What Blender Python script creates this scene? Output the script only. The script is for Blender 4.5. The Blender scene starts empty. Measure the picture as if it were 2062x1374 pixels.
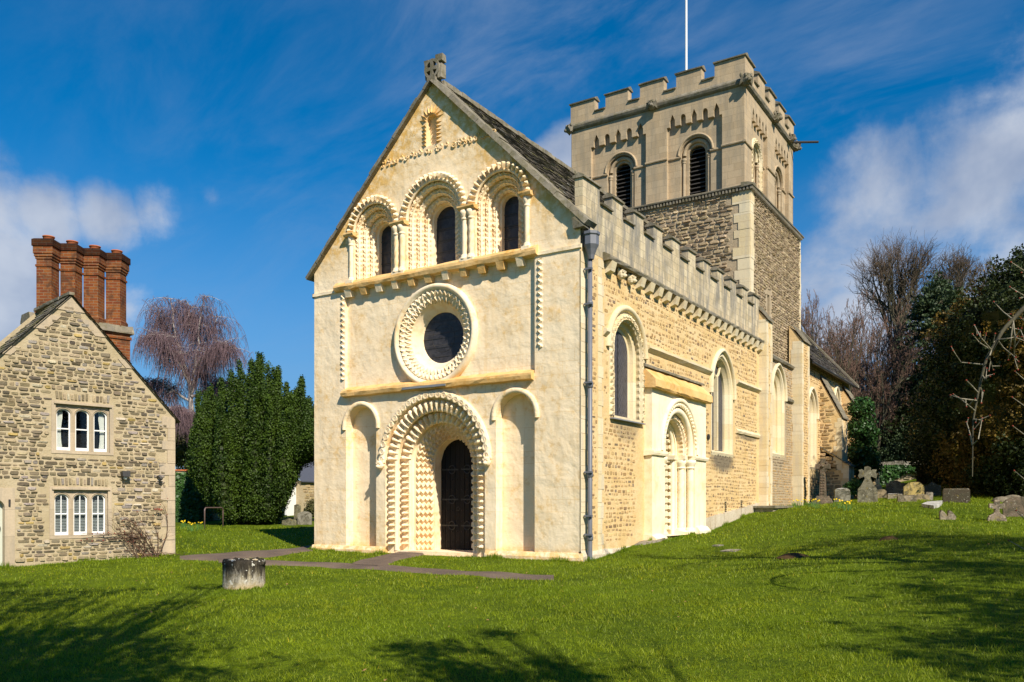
import bpy, bmesh, math, random
import numpy as np
from mathutils import Vector, Matrix
from mathutils.geometry import tessellate_polygon
R = math.radians
random.seed(7); rng = np.random.default_rng(7)
PI = math.pi

# ------------------------------------------------------------------ camera, sky, sun, exposure
sc = bpy.context.scene
COL = sc.collection
FPX, CXP, YHP = 1707.0, 1031.0, 1018.0            # photo geometry: focal length, centre column and horizon row in pixels
YAW = 32.778
CAM = np.array([17.66, -17.11, 1.29])
RV = np.array([math.cos(R(YAW)), math.sin(R(YAW))])   # camera right on the ground
FV = np.array([-math.sin(R(YAW)), math.cos(R(YAW))])  # camera forward on the ground
cd = bpy.data.cameras.new('camera'); cam = bpy.data.objects.new('camera', cd); COL.objects.link(cam)
cam.location = CAM; cam.rotation_euler = (R(90), 0, R(YAW))
cd.sensor_width = 36; cd.lens = 36 * FPX / 2062; cd.shift_y = (YHP - 687) / 2062
cd.clip_start = 0.1; cd.clip_end = 6000
sc.camera = cam
SUN_H = np.array([0.868, -0.496]); SUN_EL = 41.0
sd = bpy.data.lights.new('sun', 'SUN'); sun = bpy.data.objects.new('sun', sd); COL.objects.link(sun)
sd.energy = 5.0; sd.angle = R(0.5); sd.color = (1.0, 0.91, 0.76)
sv = Vector((SUN_H[0] * math.cos(R(SUN_EL)), SUN_H[1] * math.cos(R(SUN_EL)), math.sin(R(SUN_EL))))
sun.rotation_euler = sv.to_track_quat('Z', 'Y').to_euler(); sun.location = (30, -30, 40)
sc.view_settings.view_transform = 'Standard'; sc.view_settings.look = 'None'
sc.view_settings.exposure = 0.50; sc.view_settings.gamma = 1.0; sc.view_settings.use_curve_mapping = False

class NT:
    def __init__(s, tree): s.t = tree; s.N = tree.nodes; s.L = tree.links
    def n(s, typ, **kw):
        nd = s.N.new(typ)
        for k, v in kw.items():
            if k.startswith('i_'):
                key = k[2:]
                key = int(key) if key.isdigit() else key.replace('_', ' ')
                s.set(nd.inputs[key], v)
            else: setattr(nd, k, v)
        return nd
    def set(s, inp, v):
        if isinstance(v, bpy.types.NodeSocket): s.L.new(v, inp)
        elif isinstance(v, bpy.types.Node): s.L.new(v.outputs[0], inp)
        else:
            if isinstance(v, tuple) and len(v) == 3 and inp.type == 'RGBA': v = (*v, 1)
            inp.default_value = v
    def math(s, op, a, b=0.0, c=0.0, clamp=False):
        nd = s.N.new('ShaderNodeMath'); nd.operation = op; nd.use_clamp = clamp
        s.set(nd.inputs[0], a); s.set(nd.inputs[1], b); s.set(nd.inputs[2], c); return nd.outputs[0]
    def mix(s, f, a, b, mode='MIX'):
        nd = s.N.new('ShaderNodeMix'); nd.data_type = 'RGBA'; nd.blend_type = mode
        s.set(nd.inputs[0], f); s.set(nd.inputs[6], a); s.set(nd.inputs[7], b); return nd.outputs[2]
    def ramp(s, f, lo, hi, smooth=True):
        nd = s.N.new('ShaderNodeMapRange'); nd.interpolation_type = 'SMOOTHSTEP' if smooth else 'LINEAR'
        s.set(nd.inputs[0], f); s.set(nd.inputs[1], lo); s.set(nd.inputs[2], hi); return nd.outputs[0]
    def noise(s, vec, scale, detail=4, rough=0.55, dist=0.0):
        return s.n('ShaderNodeTexNoise', i_Vector=vec, i_Scale=scale, i_Detail=detail, i_Roughness=rough, i_Distortion=dist).outputs[0]
    def vmul(s, v, k):
        return s.n('ShaderNodeVectorMath', operation='MULTIPLY', i_0=v, i_1=k).outputs[0]

# world: Nishita daylight, deepened blue, with drifting cloud masses placed by direction
w = bpy.data.worlds.new('World'); sc.world = w; w.use_nodes = True
nt = NT(w.node_tree); nt.N.clear()
tc = nt.n('ShaderNodeTexCoord').outputs['Generated']
sky = nt.n('ShaderNodeTexSky', sky_type='NISHITA', sun_disc=False, sun_elevation=R(SUN_EL),
           sun_rotation=math.atan2(SUN_H[0], SUN_H[1]), altitude=300, air_density=1.0, dust_density=0.4, ozone_density=2.0)
sat = nt.n('ShaderNodeHueSaturation', i_Saturation=2.6, i_Value=1.22, i_Color=sky.outputs[0])
def skydir(px, py):
    d = np.array([*(FV + (px - CXP) / FPX * RV), -(py - YHP) / FPX]); return tuple(d / np.linalg.norm(d))
def blob(px, py, rad, soft):
    dp = nt.n('ShaderNodeVectorMath', operation='DISTANCE', i_0=tc, i_1=skydir(px, py)).outputs['Value']
    return nt.ramp(dp, rad + soft, rad - soft)
sp = nt.n('ShaderNodeSeparateXYZ', i_0=tc)
zz = sp.outputs[2]
# cloud-layer coordinates: direction flattened on a high plane, so far clouds pile up towards the horizon
den = nt.math('MAXIMUM', nt.math('ADD', zz, 0.22), 0.05)
cv = nt.n('ShaderNodeVectorMath', operation='DIVIDE', i_0=tc, i_1=nt.n('ShaderNodeCombineXYZ', i_0=den, i_1=den, i_2=den)).outputs[0]
n1 = nt.noise(cv, 2.6, 7, 0.56, 0.2)
n2 = nt.noise(tc, 6.5, 8, 0.62, 0.25)
def mul(a, b): return nt.math('MULTIPLY', a, b)
def mx(a, b): return nt.math('MAXIMUM', a, b)
cum = mx(mx(mul(blob(-80, 500, .12, .07), .95), mul(blob(90, 430, .05, .04), 1.0)), mx(mul(blob(200, 430, .045, .04), .95), mul(blob(300, 420, .04, .05), .75)))
cum = mx(cum, mx(mul(blob(430, 400, .02, .03), .6), mul(blob(60, 600, .10, .07), .72)))
big = mx(mx(mul(blob(1760, 400, .09, .09), .86), mul(blob(2080, 420, .16, .12), .84)), mul(blob(1720, 560, .12, .10), .80))
big = mx(big, mul(blob(1150, 330, .05, .03), .95))
cmask = mx(cum, big)
n3 = nt.noise(tc, 17.0, 6, 0.6, 0.3)
cl = nt.ramp(nt.math('ADD', mul(cmask, .60), nt.math('ADD', nt.math('ADD', mul(n2, .50), mul(n3, .22)), nt.math('MULTIPLY', nt.math('SUBTRACT', n1, .5), .5))), .63, .90)
wisps = mx(mx(mul(blob(1010, 110, .13, .12), .9), mul(blob(1250, 40, .14, .12), .9)), mul(blob(1750, 110, .10, .09), .75))
wisps = mx(wisps, mul(blob(620, 240, .22, .20), .35))
def dotp(v, a): return nt.n('ShaderNodeVectorMath', operation='DOT_PRODUCT', i_0=v, i_1=a).outputs['Value']
a1 = tuple((RV - FV) / 2**.5) + (0.0,); a2 = tuple((RV + FV) / 2**.5) + (0.0,)
wvec = nt.n('ShaderNodeCombineXYZ', i_0=mul(dotp(cv, a1), 1.1), i_1=mul(dotp(cv, a2), 2.6)).outputs[0]
wv = nt.noise(wvec, 1.9, 8, 0.62, .45)
wl = mul(nt.ramp(wv, .36, .74), wisps)
hz = nt.ramp(zz, .40, .03)                         # the haze of the far distance, thin at the top
c0 = nt.mix(mul(hz, .80), sat.outputs[0], (2.4, 3.7, 6.4, 1))
c1 = nt.mix(mul(wl, .52), c0, (3.4, 4.2, 5.8, 1))
shade = nt.ramp(nt.noise(tc, 7.0, 5, 0.55, 0.2), .32, .66)
ccol = nt.mix(shade, (3.2, 3.9, 5.4, 1), (6.4, 6.8, 7.6, 1))
c2 = nt.mix(mul(cl, .86), c1, ccol)
bg = nt.n('ShaderNodeBackground', i_Color=c2, i_Strength=0.070)
nt.L.new(bg.outputs[0], nt.n('ShaderNodeOutputWorld').inputs[0])

# ------------------------------------------------------------------ ground heights
def cw(px, D):                                     # ground position in the direction of a photo column at depth D
    p = CAM[:2] + D * (FV + (px - CXP) / FPX * RV); return (float(p[0]), float(p[1]))
GP = [(0,0,.02),(4.2,0,.0),(8.5,0,0),(8.6,3.5,.33),(8.8,8.3,.5),(8.6,13.1,1.05),(8.9,19.5,1.3),(9,28,1.5),(0,10,.3),(0,25,.6),(4,6,.2)]
for px, D, z in [(1031,5,-.28),(200,6,-.3),(1900,5,-.15),(1031,11,-.16),(300,11,-.22),(1800,11,.08),(478,14.8,-.2),(1120,15.8,-.05),
                 (0,18.4,-.13),(350,21.3,.03),(1800,17,.5),(1800,23,.97),(1800,30,1.42),(2060,17,.6),(2060,24,1.05),(1470,20,.22),
                 (1740,31,1.4),(1925,30,1.43),(2007,22.7,.86),(1657,34,1.3),(1850,45,2.75),(2100,45,2.6),(1700,60,2.6),(2100,33,1.62),(1840,33,1.60),(1803,36,1.80),(1867,40,2.25),
                 (480,36,.47),(430,30,.38),(600,36,.52),(560,31,.30),(450,45,.7),(200,60,.8),(560,45,.8),(365,20.6,0),(600,23.5,.04),(520,26,.12),
                 (-200,16,-.3),(2400,12,.5),(2400,25,1.2),(1031,-8,-.4),(-400,40,.3)]:
    GP.append((*cw(px, D), z))
GA = np.array(GP)
def _U(r2): return np.where(r2 > 1e-9, 0.5 * r2 * np.log(np.maximum(r2, 1e-12)), 0)
_K = _U(((GA[:, None, :2] - GA[None, :, :2]) ** 2).sum(-1)) + .15 * np.eye(len(GA))
_P = np.c_[np.ones(len(GA)), GA[:, :2]]
_A = np.block([[_K, _P], [_P.T, np.zeros((3, 3))]])
_W = np.linalg.solve(_A, np.r_[GA[:, 2], 0, 0, 0])
def gzv(x, y):
    x = np.asarray(x, float); y = np.asarray(y, float)
    z = _W[-3] + _W[-2] * x + _W[-1] * y
    for (a, b, c), wt in zip(GA, _W):
        z = z + wt * _U((x - a) ** 2 + (y - b) ** 2)
    z = np.clip(z, -.8, 3.2)
    d = np.hypot(x - 10, y - 8); t = np.clip((d - 45) / 40, 0, 1); t = t * t * (3 - 2 * t)
    z = z * (1 - t) + 1.4 * t
    lump = .022 * np.sin(x * 1.3 + 1.7 * np.sin(y * .7)) * np.sin(y * 1.1 + 1.2 * np.sin(x * .9 + 2)) + .012 * np.sin(x * 3.1 + y * 1.3) * np.sin(y * 2.7 - x)
    return z + lump
def gz(x, y): return float(gzv(x, y))
def gp(px, py):                                    # where the sight line through a photo point meets the ground
    D = 15.0
    d = FV + (px - CXP) / FPX * RV; lo, hi = 2.0, 80.0
    D = lo; prev = lo
    while D < hi:
        p = CAM[:2] + D * d
        if CAM[2] - (py - YHP) / FPX * D <= gz(*p): break
        prev = D; D *= 1.02
    a, b = prev, D
    for _ in range(20):
        m = (a + b) / 2; p = CAM[:2] + m * d
        if CAM[2] - (py - YHP) / FPX * m <= gz(*p): b = m
        else: a = m
    p = CAM[:2] + b * d
    return float(p[0]), float(p[1]), gz(*p)

# ------------------------------------------------------------------ object helpers
def tagit(o, label=None, cat=None, group=None, kind=None):
    if label: o['label'] = label
    if cat: o['category'] = cat
    if group: o['group'] = group
    if kind: o['kind'] = kind
    return o
def thing(name, label, cat, loc=(0, 0, 0), group=None):
    o = bpy.data.objects.new(name, None); COL.objects.link(o); o.location = loc
    return tagit(o, label, cat, group, 'thing')
def attach(o, parent):
    if parent is not None:
        o.parent = parent
        if parent.type == 'EMPTY': o.matrix_parent_inverse = Matrix.Translation(-Vector(parent.location))
    return o

class Fr:
    """local frame: a along the wall, b up, d outwards"""
    def __init__(s, o, a, d): s.o = Vector(o); s.a = Vector(a); s.b = Vector((0, 0, 1)); s.d = Vector(d)
    def __call__(s, a, b, d=0.0): v = s.o + s.a * a + s.b * b + s.d * d; return (v.x, v.y, v.z)
WORLD = Fr((0, 0, 0), (1, 0, 0), (0, -1, 0))
FW = Fr((0, 0, 0), (1, 0, 0), (0, -1, 0))
FS = Fr((8.5, 0, 0), (0, 1, 0), (1, 0, 0))

class MB:
    def __init__(s, fr=None): s.v = []; s.f = []; s.m = []; s.c = []; s.fr = fr or (lambda a, b, d=0.0: (a, b, d))
    def add(s, vs, fs, m=0, c=(1, 1, 1), raw=False):
        k = len(s.v)
        s.v += [tuple(p) if raw else s.fr(*p) for p in vs]
        for f in fs: s.f.append([i + k for i in f]); s.m.append(m); s.c.append(c)
    def box(s, a0, a1, b0, b1, d0, d1, m=0, c=(1, 1, 1)):
        s.add([(a0,b0,d0),(a1,b0,d0),(a1,b1,d0),(a0,b1,d0),(a0,b0,d1),(a1,b0,d1),(a1,b1,d1),(a0,b1,d1)],
              [(0,3,2,1),(4,5,6,7),(0,1,5,4),(1,2,6,5),(2,3,7,6),(3,0,4,7)], m, c)
    def rbox(s, a0, a1, b0, b1, d0, d1, j=.01, m=0, c=(1, 1, 1)):   # box with slightly worn corners
        q = lambda: random.uniform(-j, j)
        s.add([(x+q(), y+q(), z+q()) for x, y, z in [(a0,b0,d0),(a1,b0,d0),(a1,b1,d0),(a0,b1,d0),(a0,b0,d1),(a1,b0,d1),(a1,b1,d1),(a0,b1,d1)]],
              [(0,3,2,1),(4,5,6,7),(0,1,5,4),(1,2,6,5),(2,3,7,6),(3,0,4,7)], m, c)
    def prism(s, prof, a0, a1, m=0, c=(1, 1, 1), n=1, jit=0.0):     # profile in (d, b) swept along a
        k = len(prof); vs = []
        for i in range(n + 1):
            a = a0 + (a1 - a0) * i / n
            vs += [(a, b + random.uniform(-jit, jit), d + random.uniform(-jit, jit)) for d, b in prof]
        fs = [tuple(reversed(range(k))), tuple(n * k + i for i in range(k))]
        for i in range(n):
            for j in range(k):
                fs.append((i*k+j, i*k+(j+1) % k, (i+1)*k+(j+1) % k, (i+1)*k+j))
        s.add(vs, fs, m, c)
    def slab(s, outer, holes, d1, m=0, c=(1, 1, 1), edge=None):
        """flat face at depth d1 with holes [(pts, back_d)], each hole given reveals back to back_d; edge: depth of the outer return"""
        loops = [[Vector((x, y, 0)) for x, y in outer]] + [[Vector((x, y, 0)) for x, y in h[0]] for h in holes]
        tris = tessellate_polygon(loops)
        flat = [p for l in loops for p in l]
        s.add([(p.x, p.y, d1) for p in flat], [tuple(t) for t in tris], m, c)
        for pts, bd in holes:
            if bd is None: continue
            n = len(pts)
            s.add([(x, y, d1) for x, y in pts] + [(x, y, bd) for x, y in pts], [(i, (i+1) % n, n+(i+1) % n, n+i) for i in range(n)], m, c)
        if edge is not None:
            n = len(outer)
            s.add([(x, y, d1) for x, y in outer] + [(x, y, edge) for x, y in outer], [(i, (i+1) % n, n+(i+1) % n, n+i) for i in range(n)], m, c)
    def grid(s, rows, m=0, c=(1, 1, 1), close_s=False, close_t=False, raw=False):
        h = len(rows); k = len(rows[0]); fs = []
        for i in range(h if close_s else h - 1):
            for j in range(k if close_t else k - 1):
                fs.append((i*k+j, ((i+1) % h)*k+j, ((i+1) % h)*k+(j+1) % k, i*k+(j+1) % k))
        s.add([p for r in rows for p in r], fs, m, c, raw)
    def sweep(s, path, prof, m=0, c=(1, 1, 1), closed=False, disp=None, close_prof=False):
        """path: (a, b, na, nb, s); prof: (q, d[, dq, dd]) q outwards in the plane, d out of it; disp(s, j) moves along (dq, dd)"""
        rows = []
        for (a, b, na, nb, sl) in path:
            row = []
            for j, pr in enumerate(prof):
                q, d = pr[0], pr[1]
                if disp:
                    h = disp(sl, j); q += h * pr[2]; d += h * pr[3]
                row.append((a + na * q, b + nb * q, d))
            rows.append(row)
        s.grid(rows, m, c, closed, close_prof)
    def tube(s, pts, rad, n=8, m=0, c=(1, 1, 1), caps=True, raw=True):
        P = [Vector(p) for p in pts]; N = len(P)
        rads = rad if isinstance(rad, (list, tuple)) else [rad] * N
        rows = []; up = Vector((0.13, 0.27, 0.95))
        for i in range(N):
            t = (P[min(i+1, N-1)] - P[max(i-1, 0)])
            if t.length < 1e-9: t = Vector((0, 0, 1))
            t.normalize()
            x = t.cross(up)
            if x.length < .1: x = t.cross(Vector((1, 0, 0)))
            x.normalize(); y = t.cross(x)
            rows.append([tuple(P[i] + (x * math.cos(2*PI*j/n) + y * math.sin(2*PI*j/n)) * rads[i]) for j in range(n)])
        s.grid(rows, m, c, False, True, raw)
        if caps:
            k = len(s.v); base = k - N * n
            s.f.append([base + j for j in reversed(range(n))]); s.m.append(m); s.c.append(c)
            s.f.append([k - n + j for j in range(n)]); s.m.append(m); s.c.append(c)
    def lathe(s, cx, cy, prof, n=16, m=0, c=(1, 1, 1), jit=0.0, cap=True):    # world vertical axis; prof (r, z)
        rows = [[(cx + (r + random.uniform(-jit, jit)) * math.cos(2*PI*j/n), cy + (r + random.uniform(-jit, jit)) * math.sin(2*PI*j/n), z + random.uniform(-jit, jit)) for j in range(n)] for r, z in prof]
        s.grid(rows, m, c, False, True, True)
        if cap:
            k = len(s.v)
            s.f.append([k - n + j for j in range(n)]); s.m.append(m); s.c.append(c)
    def ball(s, o, r, n=8, h=6, m=0, c=(1, 1, 1), sq=(1, 1, 1), jit=0.0, raw=True):
        rows = []
        for i in range(h + 1):
            th = PI * i / h
            rows.append([(o[0] + r*sq[0]*math.sin(th)*math.cos(2*PI*j/n)*(1+random.uniform(-jit, jit)),
                          o[1] + r*sq[1]*math.sin(th)*math.sin(2*PI*j/n)*(1+random.uniform(-jit, jit)),
                          o[2] + r*sq[2]*math.cos(th)) for j in range(n)])
        s.grid(rows, m, c, False, True, raw)
    def build(s, name, mats, parent=None, smooth=False, fixn=True):
        me = bpy.data.meshes.new(name); me.from_pydata(s.v, [], s.f)
        mats = mats if isinstance(mats, (list, tuple)) else [mats]
        for m in mats: me.materials.append(m)
        me.polygons.foreach_set('material_index', s.m)
        if smooth: me.polygons.foreach_set('use_smooth', [True] * len(s.f))
        if any(c != (1, 1, 1) for c in s.c):
            lt = np.empty(len(me.polygons), np.int32); me.polygons.foreach_get('loop_total', lt)
            ca = me.color_attributes.new('Col', 'FLOAT_COLOR', 'CORNER')
            arr = np.ones((len(s.c), 4), np.float32); arr[:, :3] = np.array(s.c, np.float32)
            ca.data.foreach_set('color', np.repeat(arr, lt, axis=0).ravel())
        me.update()
        if fixn and len(s.f) < 60000:
            bm = bmesh.new(); bm.from_mesh(me); bmesh.ops.recalc_face_normals(bm, faces=bm.faces); bm.to_mesh(me); bm.free()
        o = bpy.data.objects.new(name, me); COL.objects.link(o)
        return attach(o, parent)

def boxuv(o):
    me = o.data; uv = me.uv_layers.new(name='UVMap'); vs = me.vertices
    for p in me.polygons:
        n = p.normal
        for li in p.loop_indices:
            c = vs[me.loops[li].vertex_index].co
            if abs(n.z) > .8: uv.data[li].uv = (c.x, c.y)
            else:
                l = math.hypot(n.x, n.y); uv.data[li].uv = ((-n.y * c.x + n.x * c.y) / l, c.z)
    return o

def npmesh(name, V, K, mat, parent=None, col=None):
    """V (N,K,3): N separate K-gons"""
    N = len(V); me = bpy.data.meshes.new(name)
    me.vertices.add(N * K); me.vertices.foreach_set('co', np.ascontiguousarray(V, np.float32).ravel())
    me.loops.add(N * K); me.loops.foreach_set('vertex_index', np.arange(N * K, dtype=np.int32))
    me.polygons.add(N); me.polygons.foreach_set('loop_start', np.arange(0, N * K, K, dtype=np.int32))
    me.polygons.foreach_set('loop_total', np.full(N, K, np.int32))
    me.materials.append(mat)
    if col is not None:
        ca = me.color_attributes.new('Col', 'FLOAT_COLOR', 'CORNER')
        arr = np.ones((N, 4), np.float32); arr[:, :3] = col
        ca.data.foreach_set('color', np.repeat(arr, K, axis=0).ravel())
    me.update(); me.validate()
    o = bpy.data.objects.new(name, me); COL.objects.link(o)
    return attach(o, parent)

def arch(c, z0, zs, rad, seg=.06, rise=None):
    """round (or, with rise > rad, pointed) arch path: (a, b, na, nb, s), from the left foot up and round to the right foot"""
    out = []; s = 0.0
    n = max(1, int((zs - z0) / seg))
    if zs > z0 + 1e-6:
        for i in range(n):
            z = z0 + (zs - z0) * i / n; out.append((c - rad, z, -1, 0, z - z0))
        s = zs - z0
    if rise is None or rise <= rad * 1.001:
        m = max(8, int(PI * rad / seg))
        for i in range(m + 1):
            t = PI - PI * i / m
            out.append((c + rad * math.cos(t), zs + rad * math.sin(t), math.cos(t), math.sin(t), s + PI * rad * i / m))
        s += PI * rad
    else:
        Rr = (rise * rise + rad * rad) / (2 * rad)         # radius of each half, centred on the springing line
        c1 = c - rad + Rr; te = math.acos(max(-1, min(1, (Rr - rad) / Rr)))
        m = max(5, int(Rr * te / seg))
        for i in range(m + 1):
            t = PI - te * i / m
            out.append((c1 + Rr * math.cos(t), zs + Rr * math.sin(t), math.cos(t), math.sin(t), s + Rr * te * i / m))
        c2 = c + rad - Rr; s += Rr * te
        for i in range(m + 1):
            t = te - te * i / m
            out.append((c2 + Rr * math.cos(t), zs + Rr * math.sin(t), math.cos(t), math.sin(t), s + .001 + Rr * te * i / m))
        s += Rr * te
    if zs > z0 + 1e-6:
        for i in range(1, n + 1):
            z = zs - (zs - z0) * i / n; out.append((c + rad, z, 1, 0, s + zs - z))
    return out
def off(path, q): return [(a + na * q, b + nb * q) for a, b, na, nb, _ in path]
def circle(c, z, rad, n=96): return [(c + rad*math.cos(t), z + rad*math.sin(t), math.cos(t), math.sin(t), rad*t) for t in [2*PI*i/n for i in range(n)]]
def tri(x): x = x % 1.0; return 1 - abs(2 * x - 1)
def chev_profile(q0, q1, d, k=7, depth=True):
    return [(q0 + (q1 - q0) * j / (k - 1), d, 0, 1) for j in range(k)]
def chevron(k, per, amp, tilt=1.0, rows=1):
    """raised zigzag bands running along the path, k profile columns"""
    def f(s, j):
        t = j / (k - 1)
        if j == 0 or j == k - 1: return 0
        return amp * tri((t * rows * 1.0) + tilt * tri(s / per) * .5 + .25)
    return f

# ------------------------------------------------------------------ materials
def mat(name, rough=.9, spec=.25):
    m = bpy.data.materials.new(name); m.use_nodes = True
    t = NT(m.node_tree); b = t.N['Principled BSDF']
    b.inputs['Roughness'].default_value = rough; b.inputs['Specular IOR Level'].default_value = spec
    pos = t.n('ShaderNodeNewGeometry').outputs['Position']
    return m, t, b, pos
def bump(t, b, h, strength=.5, dist=.02, prev=None):
    nd = t.n('ShaderNodeBump', i_Strength=strength, i_Distance=dist, i_Height=h)
    if prev is not None: t.L.new(prev, nd.inputs['Normal'])
    t.L.new(nd.outputs[0], b.inputs['Normal']); return nd.outputs[0]
def col(t, b, c): t.set(b.inputs['Base Color'], c)
def wallvec(t, pos):                                # (x + y, z): runs along any wall of the church
    s = t.n('ShaderNodeSeparateXYZ', i_0=pos)
    return t.n('ShaderNodeCombineXYZ', i_0=t.math('ADD', s.outputs[0], s.outputs[1]), i_1=s.outputs[2]).outputs[0], s

def limewash(name, light, dark, ochre, och_amt=.5, gable=False, lump=.5, fine=.35):
    m, t, b, pos = mat(name, .92, .15)
    n1 = t.noise(pos, .9, 5, .6, .6); n2 = t.noise(pos, 5, 5, .65, .3)
    sv = t.vmul(pos, (3.2, 3.2, .35)); st = t.noise(sv, 1.6, 4, .6)
    c = t.mix(t.math('MULTIPLY', t.ramp(n1, .32, .68), .7), light, dark)
    c = t.mix(t.math('MULTIPLY', t.ramp(st, .52, .75), .28), c, ochre)
    oc = t.ramp(t.math('ADD', n2, t.math('MULTIPLY', n1, .6)), .80, 1.05)
    if gable:                                       # the bare stone of the upper gable is much more ochre
        vv, s = wallvec(t, pos)
        x = t.math('ABSOLUTE', t.math('SUBTRACT', s.outputs[0], 4.25))
        edge = t.math('SUBTRACT', t.math('SUBTRACT', 12.2, t.math('MULTIPLY', x, 1.035)), s.outputs[2])
        g = t.math('MULTIPLY', t.ramp(t.math('ADD', edge, t.math('MULTIPLY', n2, -1.6)), 1.3, -.8), t.ramp(s.outputs[2], 7.3, 8.6))
        top = t.ramp(s.outputs[2], 9.4, 11.6)
        oc = t.math('MAXIMUM', t.math('MULTIPLY', oc, t.math('ADD', och_amt, t.math('MULTIPLY', top, .4))), t.math('MULTIPLY', t.math('MAXIMUM', g, t.math('MULTIPLY', top, .75)), t.ramp(n2, .28, .62)))
        foot = t.math('MULTIPLY', t.ramp(s.outputs[2], .42, .10), .8)
        oc = t.math('MAXIMUM', oc, t.math('MULTIPLY', foot, t.ramp(n2, .35, .6)))
    else: oc = t.math('MULTIPLY', oc, och_amt)
    c = t.mix(oc, c, ochre)
    sp = t.ramp(t.noise(pos, 34, 3, .7), .64, .74)
    c = t.mix(t.math('MULTIPLY', sp, .25), c, (.30, .22, .12, 1))
    if gable:
        jb = t.n('ShaderNodeTexBrick', i_Vector=t.n('ShaderNodeVectorMath', operation='ADD', i_0=vv, i_1=t.vmul(t.n('ShaderNodeTexNoise', i_Vector=pos, i_Scale=2.0).outputs['Color'], (.05, .05, .05))).outputs[0], i_Scale=1.0, i_Mortar_Size=.009, i_Mortar_Smooth=.8, i_Brick_Width=.62, i_Row_Height=.29)
        c = t.mix(t.math('MULTIPLY', t.math('MULTIPLY', jb.outputs[1], t.ramp(t.noise(pos, .8, 3), .42, .56)), .45), c, ochre)
    col(t, b, c)
    p = bump(t, b, t.noise(pos, 1.9, 4, .5, .15), lump, .09)
    p = bump(t, b, t.noise(pos, 8, 5, .6, .1), fine * .7, .03, p)
    p = bump(t, b, t.noise(t.vmul(pos, (1, 1, 2.2)), 24, 5, .7), fine * .7, .014, p)
    if gable:
        vv, s = wallvec(t, pos)
        br = t.n('ShaderNodeTexBrick', i_Vector=t.n('ShaderNodeVectorMath', operation='ADD', i_0=vv, i_1=t.vmul(t.n('ShaderNodeTexNoise', i_Vector=pos, i_Scale=2.0).outputs['Color'], (.05, .05, .05))).outputs[0], i_Scale=1.0, i_Mortar_Size=.006, i_Mortar_Smooth=.6, i_Brick_Width=.62, i_Row_Height=.29)
        p = bump(t, b, t.math('MULTIPLY', br.outputs[1], t.ramp(t.noise(pos, .8, 3), .38, .55)), -.6, .014, p)
    return m
M_LIME = limewash('limewashed_stone', (.92, .755, .525, 1), (.88, .675, .42, 1), (.70, .42, .12, 1), .6, True, .55, .4)
M_CARVE = limewash('carved_limestone', (.91, .755, .535, 1), (.85, .655, .41, 1), (.70, .41, .12, 1), .5, False, .3, .3)
M_OCHRE = limewash('ochre_stone', (.76, .50, .22, 1), (.64, .37, .11, 1), (.54, .28, .06, 1), .8, False, .5, .5)
M_PORTAL = limewash('pale_doorway_stone', (.88, .78, .58, 1), (.84, .70, .45, 1), (.66, .44, .16, 1), .35, False, .25, .3)

def ashlar(name, a, b2, grey, mort, bw=.46, rh=.22, stain=.6, bmp=.35, moss=0.0):
    m, t, b, pos = mat(name, .93, .15)
    vv, s = wallvec(t, pos)
    br = t.n('ShaderNodeTexBrick', i_Vector=vv, i_Scale=1.0, i_Mortar_Size=.006, i_Mortar_Smooth=.3, i_Brick_Width=bw, i_Row_Height=rh, i_Color1=a, i_Color2=b2, i_Mortar=mort, i_Bias=-.1)
    br.offset = .43; br.squash = .8; br.squash_frequency = 3
    n1 = t.noise(pos, 1.3, 6, .65, .7); st = t.noise(t.vmul(pos, (2.6, 2.6, .5)), 1.7, 5, .62)
    c = t.mix(t.math('MULTIPLY', t.ramp(st, .38, .66), stain), br.outputs[0], grey)
    c = t.mix(t.math('MULTIPLY', t.ramp(n1, .55, .8), .4), c, t.mix(.5, a, (.14, .11, .08, 1)))
    g2 = t.noise(pos, 22, 4, .7)
    c = t.mix(.5, c, t.mix(g2, (.35, .35, .35, 1), (.85, .85, .85, 1)), 'OVERLAY')
    if moss: c = t.mix(t.math('MULTIPLY', t.ramp(t.noise(pos, 5, 5, .7), .45, .62), moss), c, (.13, .115, .055, 1))
    col(t, b, c)
    p = bump(t, b, br.outputs[1], -bmp, .01)
    bump(t, b, t.noise(pos, 20, 5, .7), bmp, .015, p)
    return m
M_PARA = ashlar('parapet_ashlar', (.58, .48, .32, 1), (.46, .365, .22, 1), (.215, .20, .17, 1), (.26, .22, .16, 1), .5, .21, .95, moss=.25)
M_BELF = ashlar('belfry_ashlar', (.45, .345, .22, 1), (.38, .285, .175, 1), (.22, .195, .15, 1), (.28, .21, .13, 1), .55, .26, .45, .25)
M_QUOIN = ashlar('quoin_stone', (.72, .60, .40, 1), (.60, .45, .24, 1), (.45, .41, .34, 1), (.50, .40, .25, 1), 3.0, .42, .5, .3)
M_DRESS = ashlar('dressed_stone', (.70, .58, .38, 1), (.62, .47, .26, 1), (.42, .38, .31, 1), (.50, .40, .26, 1), 3.0, .5, .4, .3)
M_WEATH = ashlar('weathered_coping_stone', (.25, .22, .165, 1), (.20, .17, .12, 1), (.13, .12, .10, 1), (.12, .1, .08, 1), .7, .5, .7, .6, .6)
M_CSTONE = ashlar('cottage_dressed_stone', (.46, .37, .26, 1), (.38, .305, .21, 1), (.27, .235, .185, 1), (.30, .245, .17, 1), 3.0, .6, .45, .25)

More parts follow.
